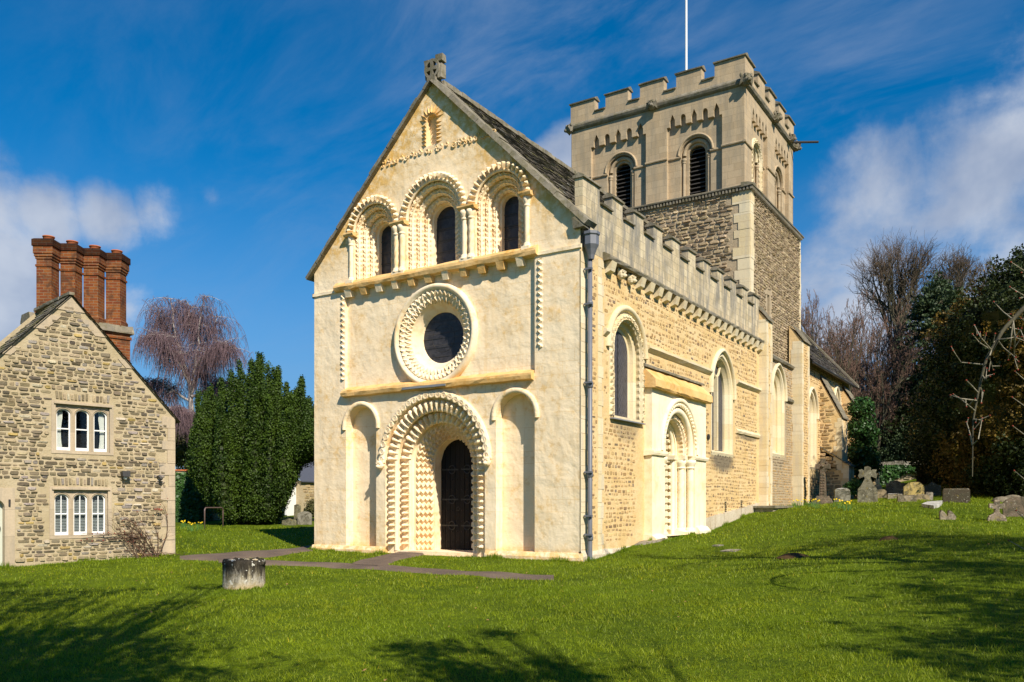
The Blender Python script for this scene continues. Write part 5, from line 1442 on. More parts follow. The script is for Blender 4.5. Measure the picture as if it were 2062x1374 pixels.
# chimney stack and four diagonal flues
BK = -2.83
FK = Fr(FH(0, 0, BK), (CA[0], CA[1], 0), (CD[0], CD[1], 0))
mb = MB(FK); c1_ = (.999, .999, .999)
mb.box(-2.44, .02, 3.2, 6.02, -.62, .0, c=c1_); mb.box(-2.47, .05, 5.86, 5.94, -.65, .03, c=c1_)
stk = mb.build('chimney_stack', M_BRICK, cot); boxuv(stk)
mb = MB(FK); mb.prism([(-.70, 6.02), (.08, 6.02), (.08, 6.07), (-.02, 6.24), (-.60, 6.24), (-.70, 6.07)], -2.52, .10, n=16, jit=.012); part('stack_cornice', mb, M_WEATH, stk)
FCX = [-1.98, -1.40, -.82, -.24]
def sq(c, r, z): return [(c + r*math.cos(t), z, -.31 + r*math.sin(t)) for t in (0, PI/2, PI, 3*PI/2)]
for c in FCX:
    mb = MB(FK); rr = .275
    secs = [(rr+.05, 6.2), (rr+.05, 6.36), (rr, 6.42), (rr, 7.50), (rr+.03, 7.505), (rr+.03, 7.56), (rr, 7.565), (rr, 7.70), (rr+.03, 7.705), (rr+.03, 7.76), (rr+.06, 7.765), (rr+.06, 7.83), (rr+.085, 7.835), (rr+.085, 8.02)]
    for (r0, z0), (r1, z1) in zip(secs, secs[1:]): mb.grid([sq(c, r0, z0), sq(c, r1, z1)], close_t=True, c=c1_)
    fl = mb.build('flue', M_BRICK, stk); boxuv(fl)
mb = MB(FK)
for c in FCX:
    for r0, z0, r1, z1 in ((.375, 8.02, .395, 8.03), (.395, 8.03, .395, 8.20), (.395, 8.20, .33, 8.23)): mb.grid([sq(c, r0, z0), sq(c, r1, z1)], close_t=True, c=(.25, .25, .27))
    mb.add(sq(c, .33, 8.23), [(0, 1, 2, 3)], c=(.3, .3, .3))
    mb.box(c - .2, c + .2, 8.02, 8.2, -.5, -.12, c=(.25, .25, .27)) if False else None
cp_ = mb.build('flue_cap', M_BRICK, stk); boxuv(cp_)
for c in FCX:
    mb = MB(); o = FK(c + .02, 8.2, -.31); mb.lathe(o[0], o[1], [(.14, 8.2), (.135, 8.32), (.15, 8.325), (.15, 8.35), (.12, 8.35), (.11, 8.2)], 14, cap=False); part('chimney_pot', mb, M_POT, stk, True)
mb = MB(FH)                                          # white flue pipe on the far slope
o = FH(-4.75, 0, -3.2); mb.lathe(o[0], o[1], [(.055, 4.0), (.055, 5.25), (.085, 5.26), (.085, 5.4), (.05, 5.42)], 10); part('vent_pipe', mb, M_WHITE, cot, True)

# ------------------------------------------------------------------ stone stump on the lawn
x, y, z = gp(478, 1189)
t = thing('stone_stump', 'squat lichened round stone stump standing on the lawn in front of the path', 'stone stump', (x, y, z))
random.seed(3); mb = MB(); n = 30; rows = []
x -= FV[0]*-.38; y -= FV[1]*-.38
for zz_, rr in ((-.15, .37), (.0, .37), (.06, .372), (.2, .366), (.34, .37), (.42, .372), (.45, .378), (.48, .376), (.51, .36), (.525, .33), (.515, .24), (.51, .12), (.52, .0)):
    rows.append([(x + rr*(1 + .02*math.sin(7*u) + random.uniform(-.018, .018))*math.cos(u), y + rr*(1 + .02*math.sin(5*u+1) + random.uniform(-.018, .018))*math.sin(u), z + zz_ + random.uniform(-.01, .01) * (2.2 if zz_ > .4 else 1)) for u in [2*PI*k/n for k in range(n)]])
mb.grid(rows, close_t=True, raw=True); 
def stumpmat():
    m, t, b, pos = mat('mossy_stump_stone', .95, .1)
    s = t.n('ShaderNodeSeparateXYZ', i_0=pos); n = t.noise(t.vmul(pos, (9, 9, 1.6)), 1.5, 6, .75, .3)
    hgt = t.ramp(t.math('ADD', s.outputs[2], t.math('MULTIPLY', n, 1.1)), z + .60, z + .98)
    c = t.mix(t.ramp(t.noise(pos, 5, 5, .7), .35, .6), (.36, .30, .18, 1), (.50, .45, .36, 1)); c = t.mix(hgt, c, (.045, .038, .028, 1))
    c = t.mix(t.ramp(t.n('ShaderNodeTexNoise', i_Vector=pos, i_Scale=11.0, i_Detail=3.0).outputs[0], .63, .66), c, (.62, .60, .52, 1))
    c = t.mix(t.math('MULTIPLY', t.ramp(s.outputs[2], z + .16, z - .02), .6), c, (.50, .33, .10, 1))
    col(t, b, c); p = bump(t, b, n, .8, .03); bump(t, b, t.noise(pos, 30, 5, .75), .9, .02, p); return m
M_STUMP = stumpmat()
part('stump_body', mb, M_STUMP, t, True)
for dx, dy in ((.08, -.1), (-.16, -.25), (.25, -.18)):
    mb = MB(); mb.ball((x + dx*RV[0] + dy*FV[0]*1, y + dx*RV[1] + dy*FV[1], z + .525), .06, 9, 5, sq=(1, .8, .3), jit=.12); part('lichen_patch', mb, M_PARA, t)
# hoop rail
p0 = gp(412, 1066); p1 = gp(449, 1062); A = Vector(p0); B = Vector((p1[0], p1[1], p1[2])); H = .80
ht = MB(); pts = [A - Vector((0, 0, .1)), A + Vector((0, 0, H - .13))]
for k in range(1, 6):
    u = PI/2*k/6; pts.append(A + (B-A).normalized()*.13*(1-math.cos(u)) + Vector((0, 0, H - .13 + .13*math.sin(u))))
pts.append(A + (B-A).normalized()*.13 + Vector((0, 0, H)))
q0 = B + Vector((0, 0, H - (B.z - A.z) - .0)); dirn = (B - A).normalized(); dirn.z = 0
pts.append(Vector((B.x, B.y, A.z + H)) - dirn*.13)
for k in range(1, 7):
    u = PI/2*k/6; pts.append(Vector((B.x, B.y, A.z + H - .13)) - dirn*.13*(1-math.sin(u)) + Vector((0, 0, .13*math.cos(u))))
pts.append(B - Vector((0, 0, .1)))
ht.tube(pts, .026, 8); hp = ht.build('hoop_rail', M_HOOP, None, True); tagit(hp, 'bent metal tube hoop rail standing in the grass before the big yew', 'hoop rail')
# ------------------------------------------------------------------ vegetation
def leafcloud(C, Nrm, size, jit=.9, aspect=.7):
    """one small quad per centre, roughly facing Nrm"""
    n = len(C); d = Nrm + jit * rng.normal(size=(n, 3)); d /= np.linalg.norm(d, axis=1, keepdims=True) + 1e-9
    r = rng.normal(size=(n, 3)); t = np.cross(d, r); t /= np.linalg.norm(t, axis=1, keepdims=True) + 1e-9; b = np.cross(d, t)
    s = (size * rng.uniform(.6, 1.3, n))[:, None]
    return np.stack([C - t*s - b*s*aspect*.3, C - b*s*aspect, C + t*s, C + b*s*aspect], 1)
def lobes(P, rad, per, shell=.35, up=.25):
    """leaf positions and directions on lumpy balls at P"""
    n = len(P); d = rng.normal(size=(n * per, 3)); d[:, 2] += up; d /= np.linalg.norm(d, axis=1, keepdims=True)
    r = np.repeat(rad, per) * (1 - shell * rng.random(n * per) ** 2)
    return np.repeat(P, per, 0) + d * r[:, None], d
def lumps(P, R_, squash=1.0, seed=0, n=9, h=7):
    mb = MB(); random.seed(seed)
    for p, r in zip(P, R_): mb.ball(p, r, n, h, jit=.12, sq=(1, 1, squash))
    return mb

def build_strands(name, lines, m, parent, sides=3):
    """many thin tapering strands at once; lines: (points (k,3), radius at each point)"""
    by = {}
    for P, r in lines: by.setdefault(len(P), []).append((P, r))
    Vs = []; Fs = []; base = 0
    for k, L in by.items():
        P = np.array([l[0] for l in L], float); Rr = np.array([l[1] for l in L], float); n = len(L)
        T = np.empty_like(P); T[:, 1:-1] = P[:, 2:] - P[:, :-2]; T[:, 0] = P[:, 1] - P[:, 0]; T[:, -1] = P[:, -1] - P[:, -2]
        T /= np.linalg.norm(T, axis=2, keepdims=True) + 1e-9
        X = np.cross(T, np.array([.31, .17, .53])); X /= np.linalg.norm(X, axis=2, keepdims=True) + 1e-9; Y = np.cross(T, X)
        a = 2*PI*np.arange(sides)/sides
        V = P[:, :, None, :] + (X[:, :, None, :] * np.cos(a)[None, None, :, None] + Y[:, :, None, :] * np.sin(a)[None, None, :, None]) * Rr[:, :, None, None]
        idx = base + np.arange(n * k * sides).reshape(n, k, sides)
        nx = np.roll(idx, -1, axis=2)
        F = np.stack([idx[:, :-1], idx[:, 1:], nx[:, 1:], nx[:, :-1]], -1).reshape(-1, 4)
        Vs.append(V.reshape(-1, 3)); Fs.append(F); base += n * k * sides
    V = np.concatenate(Vs); F = np.concatenate(Fs); me = bpy.data.meshes.new(name)
    me.vertices.add(len(V)); me.vertices.foreach_set('co', V.astype(np.float32).ravel())
    me.loops.add(F.size); me.loops.foreach_set('vertex_index', F.astype(np.int32).ravel())
    me.polygons.add(len(F)); me.polygons.foreach_set('loop_start', np.arange(0, F.size, 4, dtype=np.int32)); me.polygons.foreach_set('loop_total', np.full(len(F), 4, np.int32))
    me.polygons.foreach_set('use_smooth', [True] * len(F)); me.materials.append(m); me.update(); me.validate()
    o = bpy.data.objects.new(name, me); COL.objects.link(o); return attach(o, parent)

def unit(v): return v / (np.linalg.norm(v) + 1e-9)
def grow(base, d0, length, r0, levels, out_big, out_small, spread=.6, up=.12, kids=(5, 5, 5, 4), ratio=.55, k=7, wander=.12, small_level=2, rnd=random, start=.25, droop=0.0, rr=.6, minr=.004):
    """recursive branching; wood above small_level goes to out_big, twigs to out_small"""
    rt = ratio if isinstance(ratio, tuple) else (ratio,) * 9; stt = start if isinstance(start, tuple) else (start,) * 9; spd = spread if isinstance(spread, tuple) else (spread,) * 9
    def rec(p, d, L, r, lv):
        ratio = rt[min(lv, len(rt)-1)]; start = stt[min(lv, len(stt)-1)]; spread = spd[min(lv, len(spd)-1)]
        pts = [p]; rad = [r]; q = p.copy(); dd = d.copy(); st = L / (k - 1)
        for i in range(1, k):
            dd = unit(dd + np.array([rnd.gauss(0, wander), rnd.gauss(0, wander), rnd.gauss(0, wander) + up - droop * lv]))
            q = q + dd * st; pts.append(q.copy()); rad.append(max(minr, r * (1 - .72 * i / (k - 1))))
        (out_big if lv < small_level else out_small).append((pts, rad))
        if lv + 1 >= levels: return
        n = kids[min(lv, len(kids) - 1)]
        for j in range(n):
            t = start + (1 - start) * (j + rnd.random()) / n; i = min(k - 2, int(t * (k - 1))); f = t * (k - 1) - i
            pp = pts[i] + (pts[i+1] - pts[i]) * f; bd = unit(pts[i+1] - pts[i])
            ax = unit(np.cross(bd, np.array([rnd.gauss(0, 1), rnd.gauss(0, 1), rnd.gauss(0, 1)])))
            a = spread * rnd.uniform(.65, 1.35); nd = unit(bd * math.cos(a) + ax * math.sin(a))
            rec(pp, nd, L * ratio * rnd.uniform(.7, 1.25) * (1 - .35 * t), max(minr, (rad[i]) * rr), lv + 1)
    rec(np.array(base, float), unit(np.array(d0, float)), length, r0, 0)
def bare_tree(name, label, px, D, top, r0, seed, twigm, barkm=None, levels=6, kids=(7, 5, 5, 4, 4), spread=.5, up=.10, ratio=.58, group=None, start=.22, stems=1, lean=.0, wander=.12, minr=.006, thin=3, cat='tree', pos=None, droop=0.0, width=None):
    rnd = random.Random(seed); x, y = pos or cw(px, D); z = gz(x, y); root = thing(name, label, cat, (x, y, z), group)
    big, small = [], []
    for s in range(stems):
        ang = rnd.uniform(0, 2*PI); l = lean if stems == 1 else rnd.uniform(.05, .30)
        grow((x + .25*s*math.cos(ang), y + .25*s*math.sin(ang), z - .1), (l*math.cos(ang), l*math.sin(ang), 1), top * rnd.uniform(.60, .72), r0 * rnd.uniform(.8, 1), levels, big, small, spread, up, kids, ratio, wander=wander, small_level=3, rnd=rnd, start=start, minr=minr, droop=droop, rr=.55)
    zt = np.array([p[2] for l in big + small for p in l[0]]); mz = np.percentile(zt, 99.7) - z; k = top / mz   # scaled about its foot to its height
    o0 = np.array([x, y, z]); k = np.array([k, k, k])
    if width:
        al = np.array([p for l in big + small for p in l[0]]); k[:2] = width / np.percentile(np.abs((al[:, :2] - o0[:2]) @ RV), 97)
    for L in (big, small):
        for i, (P, r) in enumerate(L): L[i] = ([o0 + (p - o0) * k for p in P], r)
    build_strands('trunk', big, barkm or M_BARK, root, 7); build_strands('crown', small, twigm, root, thin)
    return root
def H(px, py, D): return CAM[2] + (YHP - py) / FPX * D          # height seen at a photo row at depth D

# the big clustered yew left of the church
def spire_yew():
    D0 = 36.5; x, y = cw(505, D0); z0 = gz(x, y); root = thing('yew_tree', 'broad dense dark green yew of many upright spires left of the church front', 'yew tree', (x, y, z0))
    tops = [(394, 835), (404, 796), (424, 788), (446, 764), (466, 752), (484, 735), (503, 726), (519, 698), (534, 728), (552, 752), (566, 730), (580, 780), (594, 790), (606, 764), (618, 806), (634, 812), (650, 830), (668, 860)]
    P = []; Rr = []; L = []
    rnd = random.Random(4)
    tops = [t for a, b in zip(tops, tops[1:]) for t in (a, ((a[0] + b[0]) / 2, (a[1] + b[1]) / 2 + 20))] + [tops[-1]]
    for row, dep in ((0, -1.5), (1, -.7), (2, .3), (3, 1.3)):
        for i, (px, py) in enumerate(tops):
            if row in (0, 3) and (i < 4 or i > 30 or rnd.random() < .3): continue
            D = D0 + dep + rnd.uniform(-.3, .3); px_ = px + rnd.uniform(-6, 6) + (0 if row == 2 else rnd.uniform(-9, 9)); 
            cxp = 520 + (px_ - 520) * (.93 if row in (0, 3) else 1)
            h = H(cxp, py, D0) - z0; h *= (rnd.uniform(.93, 1.01) if row == 2 else rnd.uniform(.60, .84) if row == 0 else rnd.uniform(.74, .95))
            tx, ty = cw(cxp, D); bx, by = cw(512 + (cxp - 512) * .86, D0 + dep * .8)
            zb = .2 + (1.5 * max(0, (455 - cxp) / 60) ** 1.3 if cxp < 455 else 2.7 * max(0, min(1, (cxp - 560) / 50))) + (.15 if row == 0 else 0) 
            n = 26
            for j in range(n):
                t = j / (n - 1); zz_ = z0 + zb + (h - zb) * t
                e = min(1, t * 2.4) ** .7; X = bx + (tx - bx) * e; Y = by + (ty - by) * e
                rad = .46 * (min(1, t * 5 + .55)) * max(.0, 1 - t ** 1.25) ** .9 + .015
                P.append((X, Y, zz_)); Rr.append(rad)
    P = np.array(P); Rr = np.array(Rr)
    # bodies: solid dark cores added to block light, then lobes over them, then leaves over the lobes
    m = lumps(P[::2], Rr[::2] * .55, 1.2, 3, 8, 6); m.build('light_blocking_core', M_YEWD, root)
    per = 9; d = rng.normal(size=(len(P) * per, 3)); d[:, 2] *= .5; d /= np.linalg.norm(d, axis=1, keepdims=True)
    C = np.repeat(P, per, 0) + d * np.repeat(Rr, per)[:, None] * .82
    C = C[(C[:, 2] > z0 + .15)]
    lr = rng.uniform(.08, .19, len(C))
    Q, dq = lobes(C, lr, 22, .5, .5); Q[:, 2] += (Q[:, 2] - np.repeat(C[:, 2], 22)) * .9
    V = leafcloud(Q, dq, .030, .7, 1.1)
    npmesh('crown', V, 4, M_YEW, root)
    mb = MB(); mb.lathe(x, y, [(.5, z0 - .1), (.35, z0 + .6), (.3, z0 + 3)], 10); part('trunk', mb, M_BARK, root)
spire_yew()
def mass_tree(name, label, blobs, m, lobe=(.25, .5), per=26, leaf=.07, seed=1, inner=None, cat='tree', group=None, shell=.5, flat=1.0, density=1.0, trunk=True, m2=None, frac2=.3, core=.78):
    """evergreen: blobs of (px, py, D, radius m) filled with leafy lobes round a solid dark heart added to block light"""
    global rng
    rng = np.random.default_rng(seed); B = []
    for px, py, D, r in blobs:
        xx, yy = cw(px, D); B.append((xx, yy, H(px, py, D), r))
    bx, by = B[0][0], B[0][1]; z0 = gz(bx, by); root = thing(name, label, cat, (bx, by, z0), group)
    core_ = lumps([b[:3] for b in B], [b[3]*core for b in B], flat, seed, 12, 9); core_.build('light_blocking_core', inner or M_YEWD, root)
    C = []; 
    for xx, yy, zc, r in B:
        n = int(density * 4 * PI * r * r / (lobe[0] + lobe[1]) ** 2 * 3.2); d = rng.normal(size=(n, 3)); d /= np.linalg.norm(d, axis=1, keepdims=True)
        p = np.array([xx, yy, zc]) + d * r * rng.uniform(.74, 1.18, n)[:, None] * np.array([1, 1, flat]); C.append(p)
    C = np.concatenate(C); C = C[C[:, 2] > gzv(C[:, 0], C[:, 1]) + .1]
    sel = rng.random(len(C)) < (frac2 if m2 else 0)
    nz = np.sin(C[:, 0]*.9 + 2*np.sin(C[:, 2]*.8)) + np.sin(C[:, 1]*.8 + C[:, 2]*1.1)
    if m2: sel = nz > np.quantile(nz, 1 - frac2)
    for S, mm, nm in ((C[~sel], m, 'crown'), (C[sel], m2, 'bronzed_foliage')):
        if len(S) == 0: continue
        Q, dq = lobes(S, rng.uniform(*lobe, len(S)), per, shell, .5)
        Q[:, 2] = np.maximum(Q[:, 2], gzv(Q[:, 0], Q[:, 1]) + .03)
        npmesh(nm, leafcloud(Q, dq, leaf, .8, .8), 4, mm, root)
    if trunk:
        mb = MB(); mb.lathe(bx, by, [(.45, z0 - .1), (.3, z0 + 1), (.25, B[0][2])], 9); part('trunk', mb, M_BARK, root)
    return root
# dark evergreens on the right
mass_tree('yew_tree', 'huge near-black yew with bronzed sprays filling the right edge behind the graves',
          [(2080, 800, 33, 3.6), (2000, 720, 34, 2.3), (2075, 650, 31, 2.2), (1975, 850, 36, 2.5), (2150, 900, 32, 3.0), (2040, 940, 34, 2.4), (2150, 700, 31, 2.6), (1925, 905, 40, 1.9), (1950, 930, 39, 1.6), (2045, 620, 31.5, 1.1), (1975, 660, 32, 1.0), (2062, 575, 31, .5), (2085, 560, 31, 1.0)],
          M_YEWD, (.14, .32), 22, .052, 11, m2=M_GOLD, frac2=.28, cat='yew tree', density=1.0)
mass_tree('dark_conifer', 'low spreading dark green conifer left of the huge black yew', [(1855, 900, 50, 2.7), (1900, 820, 50, 2.5), (1850, 810, 51, 1.6), (1930, 880, 49, 2.8), (1812, 925, 50, 1.4), (1893, 765, 50, 1.2)],
          M_YEWD, (.14, .32), 22, .052, 12, m2=M_CEDAR, frac2=.35, cat='conifer', flat=.9, density=1.0)
def cedar():
    global rng
    rng = np.random.default_rng(21); D = 50; x, y = cw(1905, D); z0 = gz(x, y); root = thing('cedar_tree', 'dark flat-tiered cedar rising behind the bronzed yew', 'cedar', (x, y, z0))
    mb = MB(); pts = [(x, y, z0), (x, y, z0 + 5), (*cw(1900, D), H(0, 690, D)), (*cw(1893, D), H(0, 600, D))]; mb.tube(pts, [.45, .36, .26, .12], 9); part('trunk', mb, M_BARK, root, True)
    C = []; br = MB()
    for px, py, w_, n in ((1893, 582, 38, 80), (1880, 600, 52, 110), (1925, 612, 50, 110), (1862, 622, 42, 80), (1902, 640, 58, 110), (1866, 668, 30, 50), (1940, 655, 55, 110), (1915, 700, 60, 120), (1890, 735, 30, 60), (1950, 730, 55, 110)):
        for _ in range(n * 2):
            a = rng.normal() * w_ * .5; dd = rng.normal() * 1.5; xx, yy = cw(px + a, D + dd); C.append((xx, yy, H(0, py, D) - .0009 * a * a + rng.normal() * .10))
        br.tube([(*cw(1900, D), H(0, py + 22, D)), (*cw((1900 + px) / 2, D), H(0, py + 6, D)), (*cw(px, D), H(0, py + 2, D))], [.14, .1, .04], 6)
    part('limb', br, M_BARK, root, True)
    C = np.array(C); Q, dq = lobes(C, rng.uniform(.15, .4, len(C)), 16, .6, .2); Q[:, 2] = C[:, 2].repeat(16) + (Q[:, 2] - C[:, 2].repeat(16)) * .45
    npmesh('crown', leafcloud(Q, dq * [.4, .4, 1], .09, .5, .6), 4, M_CEDAR, root)
cedar()
mass_tree('ivy_bush', 'glossy green ivy-clad bush close behind the chancel end', [(1736, 870, 41, .62), (1734, 826, 41, .5), (1737, 915, 41, .68), (1742, 945, 41, .6)], M_IVY, (.12, .25), 24, .06, 13, cat='bush', trunk=False)
mass_tree('box_bush', 'small round dark shrub between the chancel buttress and the lichened cross', [(1722, 982, 35.5, .30), (1712, 984, 35.5, .22)], M_IVY, (.07, .12), 24, .035, 14, cat='bush', trunk=False)
# bare trees beyond the churchyard
def dome_tree(label, px, D, top_py, base_py, width, seed, r0=.4, n1=11, n2=9, n3=8, n4=5, minr=.010):
    """winter tree: limbs fan out of the trunk to a rounded crown of fine outward twigs"""
    rnd = random.Random(seed); x, y = cw(px, D); z = gz(x, y); root = thing('bare_tree', label, 'tree', (x, y, z)); zt = H(0, top_py, D); zb = H(0, base_py, D)
    zc = zb + (zt - zb) * .42; rv = zt - zc; big, small = [], []
    def bez(a, b, c_, k, r_a, r_b, out, w_=.03):
        L = np.linalg.norm(b - a); P = []
        for i in range(k):
            t = i / (k-1); p = a*(1-t)**2 + c_*2*t*(1-t) + b*t*t
            P.append(p + (np.array([rnd.gauss(0, w_), rnd.gauss(0, w_), rnd.gauss(0, w_)]) * L * .5 if 0 < i else 0))
        out.append((P, [max(minr, r_a + (r_b - r_a) * i / (k-1)) for i in range(k)])); return P
    def ell(d, f): return np.array([x, y, zc]) + np.array([d[0]*width, d[1]*width, d[2]*rv if d[2] > 0 else d[2]*(zc - zb)]) * f
    fork = z + (zb - z) * .62; tr = bez(np.array([x, y, z - .2]), np.array([x + rnd.gauss(0, .2), y, zc + rv*.3]), np.array([x, y, fork]), 12, r0, r0*.3, big, .004)
    for i in range(n1):
        a = 2*PI*(i + rnd.random()*.6) / n1; d = unit(np.array([math.cos(a), math.sin(a), rnd.uniform(.05, 1.9)])); s0 = tr[rnd.randint(4, 9)]; e = ell(d, rnd.uniform(.5, .72))
        L1 = bez(s0, e, s0*.45 + e*.55 + np.array([0, 0, -.0]) + (s0 - e)*[.25, .25, 0] + [0, 0, .4], 9, r0*.38, r0*.12, big)
        for j in range(n2):
            s1 = L1[rnd.randint(3, 8)]; d2 = unit(d + np.array([rnd.gauss(0, .45), rnd.gauss(0, .45), rnd.gauss(0, .4)])); e2 = ell(d2, rnd.uniform(.78, .97)); L2 = bez(s1, e2, (s1 + e2)/2 + np.array([0, 0, .3]), 8, r0*.09, .018, big)
            for k in range(n3):
                s2 = L2[rnd.randint(2, 7)]; d3 = unit(unit(s2 - np.array([x, y, zb])) + np.array([rnd.gauss(0, .5), rnd.gauss(0, .5), rnd.gauss(0, .35) + .15])); ln = rnd.uniform(.5, 1.5) * width / 3; e3 = s2 + d3*ln
                L3 = bez(s2, e3, (s2 + e3)/2 + [0, 0, -.05], 6, .018, minr, small)
                for q in range(n4):
                    s3 = L3[rnd.randint(1, 5)]; d4 = unit(d3 + np.array([rnd.gauss(0, .5), rnd.gauss(0, .5), rnd.gauss(0, .4)])); e4 = s3 + d4*rnd.uniform(.25, .7) * width / 3; bez(s3, e4, (s3 + e4)/2, 4, minr, minr*.8, small)
    build_strands('trunk', big, M_BARK, root, 6); build_strands('crown', small, M_TWIG, root, 3)
dome_tree('tallest bare winter tree with a broad rounded crown right of the tower', 1808, 62, 492, 705, 3.4, 31, .42, 13, 9, 8, 4, .0075)
dome_tree('slender bare tree standing above the cedar', 1925, 76, 512, 650, 2.3, 32, .30, 9, 8, 7, 5, .010)
dome_tree('small bare tree rightmost on the skyline beside the dark yew', 1990, 78, 530, 650, 2.0, 33, .28, 8, 7, 7, 4, .010)
for i, (px, top, D, sd_, lb) in enumerate([(1648, 625, 50, 41, 'purple-brown bare thicket tree nearest the chancel roof'), (1700, 640, 54, 42, 'thin leaning bare thicket tree above the end of the chancel'), (1752, 655, 50, 43, 'many-stemmed bare thicket tree behind the ivy bush'), (1800, 660, 57, 44, 'reddish-brown bare thicket tree below the tallest tree'), (1850, 690, 58, 45, 'pale-stemmed bare thicket tree left of the dark conifer'), (1675, 700, 58, 46, 'low bare thicket tree half hidden by the chancel roof'), (1775, 720, 56, 47, 'dense low bare tree in the middle of the thicket')]):
    bare_tree('thicket_tree', lb, px, D, H(0, top, D) - 1.5, .13, sd_, M_PTWIG, levels=5, kids=(11, 7, 5, 4), spread=.62, up=.015, ratio=.50, start=.15, stems=6, group='bare thicket trees beyond the churchyard', minr=.008, wander=.10, width=2.6)
# birch behind the yew
def birch():
    rnd = random.Random(8); D = 48; x, y = cw(392, D); z0 = gz(x, y); root = thing('birch_tree', 'tall weeping silver birch with purple hanging twigs behind the cottage', 'birch tree', (x, y, z0))
    big, tw_ = [], []
    def pl(pts, r0, r1, k=9):
        Q = []; 
        for i in range(k):
            t = i / (k-1) * (len(pts) - 1); j = min(int(t), len(pts) - 2); f = t - j
            p0, p1 = np.array(pts[j]), np.array(pts[j+1]); Q.append(p0 + (p1 - p0) * f + np.array([rnd.gauss(0, .05), rnd.gauss(0, .05), 0]))
        big.append((Q, [r0 + (r1 - r0) * i / (k-1) for i in range(k)])); return Q
    def PP(px, py, dd=0): a, b = cw(px, D + dd); return (a, b, H(0, py, D))
    limbs = [[(392, 1040, 0), (388, 860, 0), (386, 800, 0), (372, 740, .2), (350, 660, .3), (340, 600, .2)], [(386, 800, 0), (392, 740, -.3), (402, 680, -.4), (408, 600, -.4)], [(386, 790, 0), (405, 745, .5), (430, 690, .9), (436, 630, 1.0)],
             [(380, 770, 0), (350, 720, -.8), (318, 680, -1.2), (300, 690, -1.3)], [(372, 740, .2), (345, 700, 1.0), (325, 640, 1.4), (318, 610, 1.5)], [(392, 740, -.3), (420, 720, -1.0), (450, 700, -1.3), (462, 712, -1.4)], [(402, 680, 0), (385, 640, .8), (378, 600, 1)],
             [(386, 800, 0), (420, 780, .6), (450, 765, 1), (468, 775, 1.2)], [(386, 810, 0), (345, 780, .5), (310, 760, .9), (295, 775, 1)], [(388, 850, 0), (365, 830, -.9), (345, 830, -1.2)]]
    for i, L in enumerate(limbs):
        Q = pl([PP(*p) for p in L], .20 if i == 0 else .08, .02, 13)
        subs = []
        for j in range(3 if i else 7, 13):
            for _ in range(3):
                a = rnd.uniform(0, 2*PI); ln = rnd.uniform(.4, 1.2); q = Q[j].copy(); S = [q.copy()]
                d = np.array([math.cos(a), math.sin(a), rnd.uniform(.1, .9)])
                for s in range(5): d = unit(d + np.array([0, 0, -.16])); q = q + d * ln / 5; S.append(q.copy())
                big.append((S, [.022, .018, .014, .011, .009, .007])); subs.append(S)
        for S in subs:
            for s in S[1:]:
                for _ in range(5):
                    q = s + np.array([rnd.gauss(0, .14), rnd.gauss(0, .14), rnd.gauss(0, .1)]); a = rnd.uniform(0, 2*PI); d = np.array([math.cos(a)*.45, math.sin(a)*.45, .1]); T = [q.copy()]; ln = rnd.uniform(.5, 1.9)
                    for w_ in range(6): d = unit(d + np.array([rnd.gauss(0, .06), rnd.gauss(0, .06), -.42])); q = q + d * ln / 6; T.append(q.copy())
                    tw_.append((T, [.0085, .008, .0075, .007, .0065, .006, .005]))
    build_strands('trunk', big, M_BIRCHB, root, 6); build_strands('crown', tw_, M_BTWIG, root, 3)
birch()
# ivy wall, hedge and outbuilding on the left
mass_tree('hedge', 'rough brown winter hedge behind the ivy wall', [(365, 905, 50, 1.0), (345, 890, 50, 1.2), (385, 915, 51, .9), (372, 885, 52, .7)], M_HEDGE, (.15, .3), 20, .07, 15, cat='hedge', trunk=False, inner=M_HEDGE)
def garden_wall():
    a, b = cw(300, 38), cw(470, 40); z = .35; d = Vector((b[0]-a[0], b[1]-a[1], 0)); L = d.length; d.normalize(); f = Fr((a[0], a[1], 0), d, (d.y, -d.x, 0))
    zt = H(0, 948, 38.5); root = thing('garden_wall', 'old garden wall topped with terracotta tiles and clad in ivy between cottage and yew', 'wall', (a[0], a[1], z))
    mb = MB(f); mb.box(0, L, -.3, zt, -.3, 0); mb.build('wall_body', M_MORTC, root)
    mb = MB(f)
    for i in range(int(L/.3)): mb.rbox(.3*i, .3*i+.29, zt, zt+.06, -.36, .06, .006); 
    mb.build('tile_coping', M_POT, root)
    global rng; rng = np.random.default_rng(5); n = 5200
    C = np.array([f(rng.uniform(0, L*.72), 0, 0) for _ in range(n)]); zz_ = rng.uniform(.2, zt - .1, n); C[:, 2] = zz_; dn = np.array([d.y, -d.x, 0]); C = C + dn * (.05 + .14 * rng.random(n))[:, None]
    npmesh('ivy', leafcloud(C, np.tile(dn + [0, 0, .3], (n, 1)), .07, .45, .9), 4, M_IVY, root)
garden_wall()
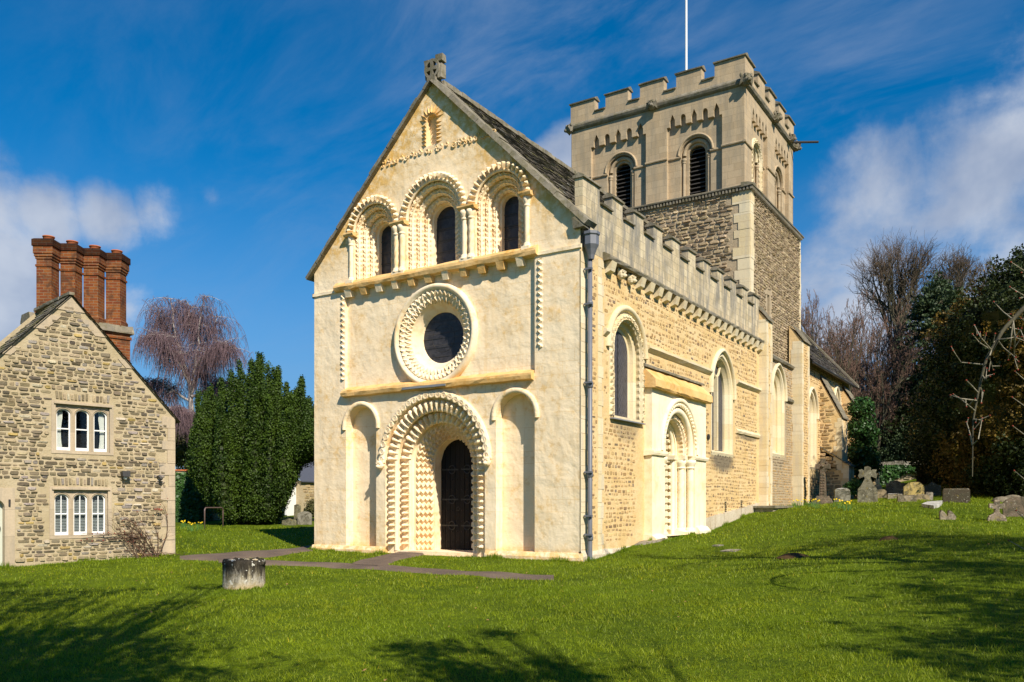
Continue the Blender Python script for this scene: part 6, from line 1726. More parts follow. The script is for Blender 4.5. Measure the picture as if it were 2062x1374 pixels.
def outhouse():
    a, b = cw(606, 44), cw(690, 47.2); d = Vector((b[0]-a[0], b[1]-a[1], 0)); L = d.length; d.normalize(); f = Fr((a[0], a[1], 0), d, (d.y, -d.x, 0))
    ze = H(0, 968, 44); g = gz(*a); root = thing('outhouse', 'low stone outhouse with blue slate roof glimpsed between yew and church', 'outhouse', (a[0], a[1], g))
    mb = MB(f); mb.box(0, L, g - .3, ze, -4, 0, 0, (1, 1, .999)); rubble(mb, 0, L, g, ze, lambda p, q: p > .05, (.12, .2), (.2, .5), .025, .03, [(.5, (.42, .32, .17)), (.5, (.34, .25, .13))], 0, 1, 0, 77); mb.build('wall', [M_MORTC, M_STONE], root)
    o = MB(f); o.add([(-.15, ze - .02, .15), (L, ze - .02, .15), (L, ze + 1.4, -2), (-.15, ze + 1.4, -2), (-.15, ze - .08, .15), (L, ze - .08, .15)], [(0, 1, 2, 3), (4, 5, 1, 0)]); o.build('roof', M_SLATEB, root)
    a2 = cw(578, 43.5); t2 = thing('white_garden_door', 'tall white painted garden door beside the outhouse', 'door', (*a2, g)); f2 = Fr((a2[0], a2[1], 0), d, (d.y, -d.x, 0))
    mb = MB(f2); 
    for i in range(6): mb.box(.13*i, .13*i+.124, g - .1, g + 2.25, -.05, 0)
    mb.build('door_boards', M_WHITE, t2); mb = MB(f2); mb.box(-.08, 0, g, g + 2.3, -.08, .03); mb.box(.78, .86, g, g + 2.3, -.08, .03); mb.build('door_frame', M_WHITE, t2)
    mass_tree('shrub', 'twiggy little shrub against the outhouse wall', [(630, 1025, 42, .35), (625, 1035, 42, .3)], M_HEDGE, (.08, .14), 16, .04, 16, cat='shrub', trunk=False, inner=M_HEDGE)
outhouse()
# ------------------------------------------------------------------ climbing rose on the cottage
def climbing_rose():
    rnd = random.Random(12); o = FH(-.75, -.02, .12); root = thing('climbing_rose', 'leafless tangled climbing rose at the foot of the cottage wall', 'climbing rose', o)
    L = []; sm = []; buds = MB()
    for i in range(14):
        a0 = rnd.choice([-.95, -.72, -.60, -.5, -.42]) + rnd.uniform(-.06, .06); p = np.array([a0, -.05, .12]); ang = rnd.uniform(-.9, .9) if i > 5 else rnd.uniform(-1.2, -.5); d = np.array([math.sin(ang), math.cos(ang), 0.0]); n = rnd.randint(9, 13); P = []; ln = rnd.uniform(.7, 1.6)
        cur = rnd.uniform(-.10, .10)
        for k in range(n):
            P.append(np.array(FH(*p))); d = unit(d + np.array([cur + rnd.gauss(0, .08), rnd.gauss(0, .08) - .02*k*.5, rnd.gauss(0, .03)])); p = p + d * ln / n
            p[2] = min(.30, max(.04, p[2])); p[0] = min(.1, p[0])
            if k > 2:
                for _ in range(1 + (k % 2)):
                    q = p.copy(); e = unit(d + np.array([rnd.gauss(0, .8), rnd.gauss(0, .7), rnd.gauss(0, .25)])); S = []; m_ = rnd.uniform(.12, .45)
                    for w_ in range(5):
                        S.append(np.array(FH(*q))); e = unit(e + np.array([rnd.gauss(0, .15), rnd.gauss(0, .15), 0])); q = q + e * m_ / 5; q[2] = min(.35, max(.03, q[2]))
                    sm.append((S, [.004, .0035, .003, .0027, .002]))
                    if rnd.random() < .10: buds.ball(tuple(S[-1]), .013, 5, 4)
        L.append((P, [.013 - .0095 * k / n for k in range(n)]))
    for i in range(5):                               # long shoot trained under the lower window
        p = np.array([-.9, .45 + .03*i, .1]); P = []
        for k in range(12): P.append(np.array(FH(*p))); p = p + np.array([-.125, .005 + rnd.gauss(0, .02) + (.015 if k < 4 else -.005), rnd.gauss(0, .01)])
        L.append((P, [.009 - .0006*k for k in range(12)]))
        for q in P[3:]:
            if rnd.random() < .35: buds.ball(tuple(q + np.array([0, 0, .02])), .016, 5, 4)
    for _ in range(9): buds.ball(FH(-.46 + rnd.gauss(0, .06), 1.20 + rnd.gauss(0, .015), .15), .018, 5, 4)
    build_strands('stem', L, M_ROSE, root, 6); build_strands('twig', sm, M_ROSE, root, 4); buds.build('red_buds', M_RED, root)
climbing_rose()

# ------------------------------------------------------------------ graves
GREY, TAN, SHADEG, GOLD = (.22, .20, .15), (.32, .25, .15), (.10, .09, .065), (.44, .33, .12)  # darker stone tones stand for tree shade over the churchyard
def grave_frame(px, py, yaw=0.0):
    x, y, z = gp(px, py); D = float((np.array([x, y]) - CAM[:2]) @ FV); a = (math.cos(yaw), math.sin(yaw), 0)
    return Fr((x, y, z), a, (a[1], -a[0], 0)), D / FPX, (x, y, z)
def lean(f, tilt):                                   # headstones settle: tilt back and sideways
    f.b = Vector((tilt[0], tilt[1], 1)).normalized(); return f
def headstone(label, px, py, wpx, hpx, shape, c, yaw=0.25, tilt=(0, 0), th=.11, name='headstone', cat='headstone', group='headstones in the churchyard'):
    f, s, o = grave_frame(px, py, yaw); lean(f, tilt); w_ = wpx * s / math.cos(math.atan2(FV[0]*-1, FV[1]) - yaw) * .5 if False else wpx * s * .5 / .90; h = hpx * s
    t = thing(name, label, cat, o, group); P = []
    if shape == 'round': r = w_; P = [(-w_, -.2), (w_, -.2), (w_, h - r*.55)] + [(w_*math.cos(u), h - r*.55 + r*.55*math.sin(u)) for u in [PI*k/14 for k in range(1, 14)]] + [(-w_, h - r*.55)]
    elif shape == 'shoulder': P = [(-w_, -.2), (w_, -.2), (w_, h*.78), (w_*.95, h*.84), (w_*.72, h*.82)] + [(w_*.62*math.cos(u), h*.80 + h*.2*math.sin(u)) for u in [PI*k/12 for k in range(1, 12)]] + [(-w_*.72, h*.82), (-w_*.95, h*.84), (-w_, h*.78)]
    elif shape == 'canted': P = [(-w_, -.2), (w_, -.2), (w_, h*.70), (w_*.55, h*.96), (0, h), (-w_*.55, h*.96), (-w_, h*.70)]
    elif shape == 'peak': P = [(-w_, -.2), (w_, -.2), (w_, h*.72), (w_*.5, h*.80), (0, h), (-w_*.5, h*.80), (-w_, h*.72)]
    elif shape == 'flat': P = [(-w_, -.2), (w_, -.2), (w_, h*.9), (w_*.8, h), (-w_*.8, h), (-w_, h*.9)]
    random.seed(int(px)); P = [(x + random.uniform(-.012, .012), y + random.uniform(-.012, .012)) for x, y in P]
    mb = MB(f); mb.slab(P, [], th/2, c=c); n = len(P)
    mb.add([(x, y, th/2) for x, y in P] + [(x, y, -th/2) for x, y in P], [(i, (i+1) % n, n+(i+1) % n, n+i) for i in range(n)] + [tuple(reversed(range(n, 2*n)))], 0, c)
    mb.build('stone_slab', M_GRAVE, t); return t
# tall celtic cross
def celtic():
    f, s, o = grave_frame(1657, 1016, .1); t = thing('celtic_cross', 'tall dark ringed Celtic cross on a stepped base beside the chancel wall', 'stone cross', o)
    c = (.16, .12, .085); hh = 95 * s; ys = lambda py: (1016 - py) * s
    mb = MB(f); rows = []
    for w_, z in ((19, -4), (18.5, 3), (15, 11), (12.5, 13), (11, 17)): w_ *= s; rows.append([(-w_, z*s, w_*.8), (w_, z*s, w_*.8), (w_, z*s, -w_*.8), (-w_, z*s, -w_*.8)])
    mb.grid(rows, close_t=True, c=c); mb.add(rows[-1], [(0, 1, 2, 3)], c=c); mb.build('cross_base', M_GRAVE, t)
    mb = MB(f); S = s
    P = [(-6.5, 15), (6.5, 15), (4.5, 66), (4.3, 72), (14, 71.5), (14, 81.5), (4.3, 80.5), (4.6, 92), (-4.6, 92), (-4.3, 80.5), (-14, 81.5), (-14, 71.5), (-4.3, 72), (-4.5, 66)]
    P = [(x*S, y*S) for x, y in P]; mb.slab(P, [], .10, c=c); n = len(P); mb.add([(x, y, .10) for x, y in P] + [(x, y, -.10) for x, y in P], [(i, (i+1) % n, n+(i+1) % n, n+i) for i in range(n)] + [tuple(range(n, 2*n))], c=c)
    R1, R0 = 12*S, 9*S; cz = 76.5*S
    mb.grid([[(q*math.cos(u), cz + q*math.sin(u), d) for u in [2*PI*k/32 for k in range(32)]] for q, d in ((R0, -.07), (R0, .07), (R1, .07), (R1, -.07))], close_s=True, close_t=True, c=c)
    mb.ball(f(0, cz, .11), 3.2*S, 8, 6, c=c)
    for i in range(8):
        for q in (-1, 1): mb.ball(f(q*2.2*S, (22 + 5.4*i)*S, .10), 1.6*S, 6, 4, c=c)
    mb.build('cross_shaft', M_GRAVE, t)
celtic()
def lichened_cross():
    f, s, o = grave_frame(1747, 1012, .2); t = thing('cross_headstone', 'broad lichened headstone rising into a notched stone cross', 'cross headstone', o, None); c = (.20, .185, .13)
    P = [(-19, -5), (19, -5), (18, 26), (13, 33), (8, 42), (5, 50), (7, 52), (16, 48), (18, 55), (15, 60), (17, 66), (10, 66), (6, 64), (6, 70), (0, 73), (-6, 71), (-6, 64), (-11, 67), (-17, 65), (-15, 60), (-18, 54), (-15, 48), (-7, 52), (-5, 49), (-8, 42), (-13, 33), (-18, 27)]
    P = [(x*s, y*s) for x, y in P]; mb = MB(f); mb.slab(P, [], .11, c=c); n = len(P); mb.add([(x, y, .11) for x, y in P] + [(x, y, -.11) for x, y in P], [(i, (i+1) % n, n+(i+1) % n, n+i) for i in range(n)] + [tuple(range(n, 2*n))], c=c)
    mb.build('stone_slab', M_GRAVE, t)
lichened_cross()
def small_cross():
    f, s, o = grave_frame(2007, 1050, .3); t = thing('small_cross', 'small pale stone cross on a rounded foot standing alone at the right', 'stone cross', o); c = (.38, .30, .22)
    P = [(-17, -4), (17, -4), (17, 4), (14, 11), (7, 15), (4, 19), (3.6, 27), (13, 27), (14, 28), (14, 35), (13, 36), (5, 35), (4.6, 43), (-4.6, 43), (-5, 35), (-13, 36), (-14, 35), (-14, 28), (-13, 27), (-3.6, 27), (-4, 19), (-7, 15), (-14, 11), (-17, 4)]
    P = [(x*s, y*s) for x, y in P]; mb = MB(f); mb.slab(P, [], .06, c=c); n = len(P); mb.add([(x, y, .06) for x, y in P] + [(x, y, -.06) for x, y in P], [(i, (i+1) % n, n+(i+1) % n, n+i) for i in range(n)] + [tuple(range(n, 2*n))], c=c)
    mb.build('stone_slab', M_GRAVE, t)
    mb = MB(f); cc = tuple(x*.7 for x in c)
    Q = [(x*.72, y*.86 + 2*s) for x, y in P]; mb.slab(Q, [], .068, c=cc); mb.build('carved_panel', M_GRAVE, t)
small_cross()
HS = [('small weathered headstone nearest the tall Celtic cross', 1716, 1001, 8, 12, 'round', GREY), ('small plain headstone just left of the lichened cross headstone', 1724, 1001, 8, 12, 'round', TAN),
      ('round-topped grey headstone just right of the lichened cross', 1766, 1002, 15, 26, 'round', GREY), ('low leaning tan headstone in front of a grey one', 1775, 1003, 17, 18, 'canted', TAN),
      ('arched dark headstone between two slender shoulders', 1803, 994, 31, 26, 'shoulder', (.20, .17, .11)), ('golden lichened headstone with canted top', 1840, 1001, 34, 30, 'canted', GOLD),
      ('leaning tan headstone with one bright edge near the ivy wall', 1812, 962, 20, 24, 'round', TAN), ('pale headstone against the ivied wall', 1847, 960, 21, 27, 'round', (.33, .32, .25)),
      ('large black square-shouldered headstone before the dark conifer', 1867, 975, 36, 38, 'flat', (.06, .05, .04)), ('headstone with pointed top, conifer shade painted into its dim colour', 1878, 998, 28, 27, 'peak', SHADEG),
      ('short round-topped stone with a whitened crown', 1857, 1008, 24, 13, 'round', TAN), ('small square pale stone beside the whitened one', 1871, 1008, 12, 17, 'flat', (.32, .28, .22)),
      ('wide dark round-topped headstone cut by the right edge of the view', 2052, 1040, 52, 40, 'round', (.17, .13, .09)),
      ('low peaked mossy headstone half sunk by the big yew', 582, 1058, 28, 14, 'peak', (.24, .22, .13)), ('tall narrow leaning headstone by the white garden door', 598, 1056, 12, 40, 'round', (.22, .20, .12)), ('broad round-topped grey headstone under the outhouse wall', 614, 1057, 26, 27, 'round', (.26, .24, .19))]
for i, (lb, px, py, w_, h, sh, c) in enumerate(HS):
    rr_ = random.Random(i); headstone(lb, px, py, w_, h, sh, c, .25 + rr_.uniform(-.15, .15), (rr_.uniform(-.05, .05), rr_.uniform(-.05, .05)))
def block(label, px, py, wpx, hpx, dm, c, name='tomb_block', yaw=.2, top=None, cat='tomb', rough=.02):
    f, s, o = grave_frame(px, py, yaw); t = thing(name, label, cat, o); w_ = wpx*s*.5; h = hpx*s
    random.seed(int(px)); mb = MB(f); rows = []
    for zz_, k in ((-.15, 1), (h*.5, 1.0), (h*.88, .98), (h, .90)):
        rows.append([(x*w_*k + random.uniform(-rough, rough), zz_ + random.uniform(-rough, rough), d_*dm*.5*k + random.uniform(-rough, rough)) for x, d_ in ((-1, 1), (-.3, 1.02), (.4, 1.0), (1, 1), (1.02, 0), (1, -1), (0, -1), (-1, -1), (-1.02, 0))])
    mb.grid(rows, close_t=True, c=c); mb.build('stone_block', M_GRAVE, t)
    mb = MB(f); mb.add(rows[-1], [tuple(range(9))], c=top or c); mb.add([(x*1.03, y+.012, d_*1.03) for x, y, d_ in rows[-1]], [tuple(range(9))], c=top or c); mb.build('stone_top', M_GRAVE, t)
    return t
block('rough grey boulder-like tomb with snow-white top by the Celtic cross', 1696, 1009, 29, 24, .5, (.25, .24, .19), top=(.6, .6, .56), rough=.045)  # top face coloured much whiter than the sides
block('wide chest tomb with tree shade painted dark on its sides and a pale flat top', 1925, 1011, 48, 27, .7, (.075, .06, .04), 'chest_tomb', .15, (.30, .26, .19), rough=.006)  # dark side colour stands for the tree shade on its west front
block('low coped grave slab with whitened top left of the golden headstone', 1803, 1003, 30, 8, .4, (.28, .24, .17), 'grave_slab', .2, (.6, .58, .52))
block('square stone plinth in front of the golden headstone', 1826, 1010, 34, 12, .5, (.27, .22, .15), 'plinth', .2)
def flat_slab(label, pts, h, c, name='ledger_slab', cat='slab'):
    W_ = [gp(*p) for p in pts]; t = thing(name, label, cat, W_[0]); mb = MB(); n = len(W_)
    V = [(x, y, z - .1) for x, y, z in W_] + [(x, y, z + h) for x, y, z in W_]
    mb.add(V, [(i, (i+1) % n, n+(i+1) % n, n+i) for i in range(n)] + [tuple(range(n, 2*n))], c=c, raw=True); mb.build('slab_stone', M_GRAVE, t)
flat_slab('pale tilted ledger slab fallen in the grass before the chest tomb', [(1856, 1021), (1868, 1016), (1898, 1014), (1893, 1021), (1880, 1025)], .10, (.50, .49, .45))
flat_slab('thin pale ledger sunk in the lawn in front of the south doorway', [(1450, 1111), (1468, 1107.5), (1492, 1108), (1480, 1112)], .02, (.38, .33, .27))
flat_slab('small grey ledger at the wall side of the pale one', [(1434, 1100), (1446, 1097.5), (1458, 1099), (1446, 1101)], .02, (.22, .2, .16))
flat_slab('flat kerb stone at the foot of the south wall', [(1277, 1101), (1292, 1092), (1340, 1087), (1330, 1091)], .05, (.30, .26, .20), 'kerb_stone', 'kerb')
for lb, px, py in (('broken left half of a low jagged grave kerb', 1900, 1046), ('broken right half of a low jagged grave kerb', 1916, 1046)):
    f, s, o = grave_frame(px, py, .3); t = thing('broken_kerb', lb, 'kerb stone', o, 'broken kerb stones'); mb = MB(f); c = (.34, .28, .20); w_ = 7*s
    mb.add([(-w_, -.1, -.08), (w_, -.1, -.08), (w_, .10, -.08), (0, .22, -.08), (-w_*.6, .26, -.08), (-w_, .20, -.08), (-w_, -.1, .08), (w_, -.1, .08), (w_, .08, .08), (0, .20, .08), (-w_*.6, .24, .08), (-w_, .17, .08)],
           [tuple(range(6)), tuple(range(6, 12))] + [(i, (i+1) % 6, 6+(i+1) % 6, 6+i) for i in range(6)], c=c); mb.build('stone_piece', M_GRAVE, t)
for i, (px, py, r) in enumerate([(2018, 1012, .35), (2040, 1010, .4)]):
    x, y, z = gp(px, py); t = thing('boulder', ('left low mossy boulder behind the small pale cross', 'right low mossy boulder behind the small pale cross')[i], 'boulder', (x, y, z), 'boulders behind the small cross'); mb = MB(); mb.ball((x, y, z), r, 10, 7, sq=(1, .8, .6), jit=.1, c=(.2, .17, .12)); mb.build('boulder_stone', M_GRAVE, t, True)
# bare earth patches
for i, (px, py, r, lb) in enumerate([(1600, 1123, .38, 'bare earth molehill on the lawn before the tomb foot'), (1790, 1088, .26, 'small bare earth scrape on the right of the lawn')]):
    x, y, z = gp(px, py); mb = MB(); random.seed(i); rows = []
    for q in range(7): rows.append([(x + r*q/6*(1 + .12*math.sin(3*u + i))*math.cos(u), y + r*.8*q/6*math.sin(u), z - .03 + .11*math.cos(PI/2*q/6) + random.uniform(0, .02)) for u in [2*PI*k/18 for k in range(18)]])
    mb.grid(rows, close_t=True, raw=True); o = mb.build('molehill', M_TURF, None, True); tagit(o, lb, 'molehill')
# churchyard back wall under ivy
def back_wall():
    a, b = cw(1700, 46), cw(1930, 44); d = Vector((b[0]-a[0], b[1]-a[1], 0)); L = d.length; d.normalize(); f = Fr((a[0], a[1], 0), d, (d.y, -d.x, 0)); zt = H(0, 938, 45)
    t = thing('churchyard_wall', 'low ivy-hung stone wall with loose coping stones closing the churchyard', 'wall', (a[0], a[1], 1.5)); mb = MB(f); mb.box(0, L, .8, zt, -.5, 0, 0, (1, 1, .999)); rubble(mb, 0, L, 1.3, zt, lambda p, q: True, (.1, .16), (.15, .4), .03, .03, [(.5, (.22, .19, .12)), (.5, (.16, .14, .09))], 0, 1, .2, 55); mb.build('wall_body', [M_MORTT, M_STONE], t)
    random.seed(6); x = 0
    while x < L:
        w_ = random.uniform(.3, .6)
        if random.random() < .8: mb = MB(f); mb.rbox(x, x + w_, zt, zt + random.uniform(.12, .3), -.5, .05, .03, c=(.3, .28, .23)); mb.build('coping_stone', M_GRAVE, t)
        x += w_ + .03
    global rng; rng = np.random.default_rng(6); n = 3800; C = np.array([f(rng.uniform(0, L), 0, 0) for _ in range(n)]); C[:, 2] = 1.5 + (zt - 1.5) * rng.random(n) ** .8; dn = np.array([d.y, -d.x, 0]); C = C + dn * (.05 + .15 * rng.random(n))[:, None]
    C = C[(np.sin(C[:, 0]*2.1) + np.sin(C[:, 1]*1.7 + C[:, 2]*3)) > -.5]
    npmesh('ivy', leafcloud(C, np.tile(dn + [0, 0, .3], (len(C), 1)), .09, .5, .9), 4, M_IVY, t)
back_wall()
# daffodils
def daffodil(px, py, label, group, h=.28, n=3, seed=0):
    rnd = random.Random(seed); x, y, z = gp(px, py); t = thing('daffodil_clump', label, 'daffodils', (x, y, z), group); st = MB(); fl = MB()
    for i in range(n * 3):
        a = rnd.uniform(0, 2*PI); q = rnd.uniform(.02, .12); hh = h * rnd.uniform(.6, 1); e = rnd.uniform(.03, .1); b = (x + q*math.cos(a), y + q*math.sin(a), z - .02)
        tip = (b[0] + e*math.cos(a), b[1] + e*math.sin(a), z + hh); st.tube([b, tuple((Vector(b) + Vector(tip)) / 2 + Vector((0, 0, .02))), tip], [.007, .006, .002], 3)
    for i in range(n):
        a = rnd.uniform(0, 2*PI); q = rnd.uniform(.0, .12); b = Vector((x + q*math.cos(a), y + q*math.sin(a), z)); top = b + Vector((.03*math.cos(a), .03*math.sin(a), h * rnd.uniform(.85, 1.15))); st.tube([b, top], .005, 4)
        dd = Vector((rnd.uniform(-.4, .9), -1, .1)).normalized(); s_ = dd.cross(Vector((0, 0, 1))).normalized(); u_ = s_.cross(dd)
        for k in range(6):
            w_ = 2*PI*k/6; r_ = .030; c_ = top + (s_*math.cos(w_) + u_*math.sin(w_)) * r_*.55; e1 = (s_*math.cos(w_) + u_*math.sin(w_)) * r_*.55; e2 = (s_*-math.sin(w_) + u_*math.cos(w_)) * r_*.32
            fl.add([c_ - e1, c_ + e2, c_ + e1, c_ - e2], [(0, 1, 2, 3)], raw=True)
        fl.tube([top, top + dd*.035], [.012, .02], 7)
    st.build('leaves', M_DSTEM, t); fl.build('flowers', M_YEL, t)
DF = [(1600, 1022), (1607, 1023), (1622, 1020), (1634, 1022), (1641, 1021), (1645, 1024), (1677, 1022), (1694, 1024), (1704, 1030), (1709, 1027)]
ORD = ['first', 'second', 'third', 'fourth', 'fifth', 'sixth', 'seventh', 'eighth', 'ninth', 'tenth']
for i, (px, py) in enumerate(DF): daffodil(px, py, ORD[i] + ' daffodil clump from the left in the grass by the tower foot', 'daffodils by the tower foot', .26, 2 + i % 2, i)
for i, (px, py) in enumerate([(1784, 995), (1790, 995), (1799, 994)]): daffodil(px, py, ORD[i] + ' daffodil clump from the left among the headstones', 'daffodils among the headstones', .25, 2, 20 + i)
for i, (px, py) in enumerate([(366, 1066), (373, 1062), (382, 1068), (391, 1070), (397, 1067), (404, 1067)]): daffodil(px, py, ORD[i] + ' daffodil clump from the left on the bank by the hoop rail', 'daffodils by the hoop rail', .26, 2 + i % 2, 40 + i)

# ------------------------------------------------------------------ trees behind the camera whose shade falls on the lawn, and the ash limb at the right edge
def off_tree(label, X, D, top, seed, **kw):
    return bare_tree('bare_tree', label, 0, 0, top, kw.pop('r0', .42), seed, M_TWIG, pos=camxy(X, D), **kw)
off_tree('large bare tree behind the viewer', 3.5, -9.5, 14.5, 61, kids=(8, 6, 5, 5), levels=5, spread=.62, up=.05, ratio=.6, start=.25, minr=.012)
off_tree('bare tree to the right of the viewer', 14.2, 6.5, 9.5, 62, kids=(9, 7, 6, 5), levels=5, spread=.7, up=.04, ratio=.62, start=.2, minr=.012)
def canopy(label, targets, foot, seed, name='pine_tree', rad=(.5, 1.0), m=None):
    """a tree outside the frame; targets: (photo column, photo row) where its shade falls, height of the clump that casts it, clump radius"""
    global rng
    rng = np.random.default_rng(seed); tn = math.tan(R(SUN_EL)); fx, fy = camxy(*foot); fz = gz(fx, fy); root = thing(name, label, 'tree', (fx, fy, fz)); C = []; lines = []; top = 0; random.seed(seed)
    for px, py, h, r in targets:
        x, y, z = gp(px, py); s = h / tn; c = np.array([x + SUN_H[0]*s, y + SUN_H[1]*s, z + h]); top = max(top, c[2])
        r *= 1.2; n = int(40 * r * r + 8); d = rng.normal(size=(n, 3)); C.append(c + d * r * np.array([.55, .55, .3]))
        lines.append(c)
    C = np.concatenate(C); Q, dq = lobes(C, rng.uniform(.14, .34, len(C)), 26, .8, .3); npmesh('crown', leafcloud(Q, dq, .055, .9, .5), 4, m or M_YEWD, root)
    big = []
    big.append(([np.array([fx, fy, fz - .1 + (top - fz) * i / 8.0]) + np.array([.08*math.sin(i), .08*math.cos(i*1.3), 0]) for i in range(9)], [.24 - .022*i for i in range(9)]))
    for c in lines:
        t0 = np.array([fx, fy, fz + (c[2] - fz) * .72]); md = (t0 + c) / 2 + np.array([0, 0, .25]); big.append(([t0 + (md - t0)*k/4 if k <= 4 else md + (c - md)*(k-4)/4 for k in range(9)], [.085 - .0085*k for k in range(9)]))
        for _ in range(7):
            e = c + np.array([random.gauss(0, .6), random.gauss(0, .6), random.gauss(0, .3)]); big.append(([md + (e - md)*k/6 for k in range(7)], [.03 - .0035*k for k in range(7)]))
    build_strands('trunk', big, M_BARK, root, 6)
canopy('pine standing behind the viewer on the left', [(20, 1330, 6.5, 1.2), (90, 1290, 6.8, 1.1), (170, 1340, 6.2, 1.1), (150, 1270, 6.9, .6), (60, 1200, 7.4, .6), (230, 1330, 6.2, .7), (60, 1370, 6, .9), (40, 1235, 7.2, .6), (130, 1215, 7.4, .55), (210, 1195, 7.8, .45), (250, 1235, 7.0, .45), (330, 1215, 7.4, .35), (300, 1365, 6.0, .6), (10, 1180, 8, .5), (410, 1185, 7.6, .25), (120, 1400, 5.8, .9)], (.4, -5.0), 101)
canopy('pine standing just behind the viewer', [(850, 1305, 6.6, .28), (905, 1322, 6.4, .42), (970, 1355, 6.2, .5), (930, 1385, 6, .5), (1050, 1385, 6.0, .45), (1010, 1275, 6.8, .15), (1110, 1335, 6.3, .15), (1180, 1365, 6.3, .2)], (5.0, -4.6), 102)
canopy('pine to the right outside the view, shading the sloping lawn', [(1660, 1100, 8.5, .40), (1730, 1090, 8.6, .55), (1800, 1083, 8.6, .75), (1860, 1080, 8.7, .9), (1920, 1095, 8.4, .9), (1990, 1090, 8.5, 1.1), (2060, 1100, 8.3, 1.2), (1780, 1120, 8.0, .45), (1900, 1140, 7.8, .6), (1960, 1160, 7.6, .6), (2040, 1150, 7.6, .9), (1850, 1105, 8.2, .5), (1740, 1115, 8.2, .3), (1620, 1108, 8.3, .2)], (18.5, 6.5), 103)
canopy('low pine at the right outside the view', [(2000, 1230, 6.5, .7), (2050, 1270, 6.2, .8), (2040, 1340, 5.8, .8), (1950, 1200, 6.8, .4), (1880, 1185, 7.0, .35), (2090, 1220, 6.5, 1.0), (2100, 1330, 6, 1.0), (1990, 1290, 6.1, .4)], (13.0, -.5), 104)
mass_tree('yew_tree', 'great yew outside the view on the right, shading the back of the churchyard', [(3090, 780, 20, 3.2), (2990, 680, 21, 2.6), (3180, 700, 19, 2.8), (2940, 840, 22, 2.2), (2900, 760, 23, 2.2), (3050, 560, 21, 2.0)], M_YEWD, (.25, .5), 18, .10, 17, cat='yew tree', density=.8)
def ash_tree():
    rnd = random.Random(77); X0, D0 = 9.6, 8.6; x, y = camxy(X0, D0); z0 = gz(x, y); root = thing('ash_tree', 'pale-twigged ash tree at the right edge with budded twigs hanging over the dark yew', 'ash tree', (x, y, z0))
    D = 10.0; P_ = lambda px, py, dd=0: np.array([*cw(px, D + dd), H(0, py, D + dd)])
    big, small = [], []; buds = MB()
    def pl(pts, r0, r1, out, k=10):
        Q = []
        for i in range(k):
            t = i / (k-1) * (len(pts) - 1); j = min(int(t), len(pts) - 2); f = t - j; g = f*f*(3-2*f)*.5 + f*.5; Q.append(pts[j] + (pts[j+1] - pts[j]) * g)
        out.append((Q, [r0 + (r1 - r0)*i/(k-1) for i in range(k)])); return Q
    tr = [np.array([x, y, z0 - .1]), np.array([x, y, 3.0]), np.array([x + .1, y + .1, 6.5]), np.array([x, y + .2, 10.5])]
    pl(tr, .26, .06, big, 14)
    limb = pl([np.array([x + .05, y + .05, 4.6]), P_(2180, 540), P_(2062, 620), P_(2020, 665), P_(1985, 725), P_(1970, 790), P_(1959, 850), P_(1958, 960)], .036, .006, big, 26)
    def twig(base, pts, r0=.010):
        Q = pl([base] + pts, r0, .004, small, 7); buds.ball(tuple(Q[-1]), .010, 6, 5)
        for q in Q[2:-1]:
            if rnd.random() < .35:
                e = q + np.array([rnd.gauss(0, .05), rnd.gauss(0, .05), rnd.uniform(-.12, .12)]); pl([q, e], .006, .004, small, 4); buds.ball(tuple(e), .009, 5, 4)
    near = lambda px, py: limb[int(np.argmin([np.linalg.norm(p - P_(px, py)) for p in limb]))]
    for (bx_, by_), tips in [((1966, 735), [(1935, 730), (1919, 706)]), ((1985, 700), [(1975, 680), (1962, 655)]), ((1990, 695), [(1972, 690), (1958, 673)]), ((1960, 805), [(1935, 803), (1914, 796)]), ((1960, 830), [(1945, 812), (1930, 800)]), ((1962, 840), [(1970, 845), (1978, 848)]),
                             ((1962, 790), [(1955, 775), (1946, 766)]), ((1968, 770), [(1978, 790), (1976, 812)]), ((2010, 675), [(2030, 682), (2048, 678)]), ((2005, 680), [(2000, 690), (2004, 672)]), ((1990, 700), [(1992, 720), (2000, 745)]), ((2034, 645), [(2020, 628), (2001, 608)]), ((2040, 640), [(2044, 680), (2042, 720), (2050, 745)]), ((2034, 650), [(2035, 690), (2030, 725)]),
                             ((2000, 690), [(2020, 700), (2045, 720)]), ((1975, 750), [(1985, 765), (1987, 742)]), ((2030, 655), [(2055, 665), (2066, 690)]), ((1960, 880), [(1950, 862), (1946, 850)]), ((1959, 900), [(1970, 885), (1978, 842)]), ((2045, 630), [(2060, 640), (2072, 655)])]:
        twig(near(bx_, by_), [P_(a, b, rnd.uniform(-.3, .3)) for a, b in tips])
    for py in (540, 590, 760, 812, 870, 960, 1040, 1100):   # other limbs reaching just into view
        b0 = P_(2150, py - 30); twig(b0, [P_(2090, py), P_(2066, py + 8), P_(2040 + rnd.uniform(-10, 8), py - 12)], .014)
    for k in range(16):
        zz_ = rnd.uniform(3.5, 9.5); a = rnd.uniform(0, 2*PI); grow((x, y, zz_), (math.cos(a), math.sin(a), .5), rnd.uniform(1.8, 3.2), .05, 3, big, small, .5, .03, (5, 4), .5, rnd=rnd, small_level=1, minr=.006)
    build_strands('trunk', big, M_BARK, root, 8); build_strands('crown', small, M_PALE, root, 5); buds.build('buds', M_RED, root)
ash_tree()

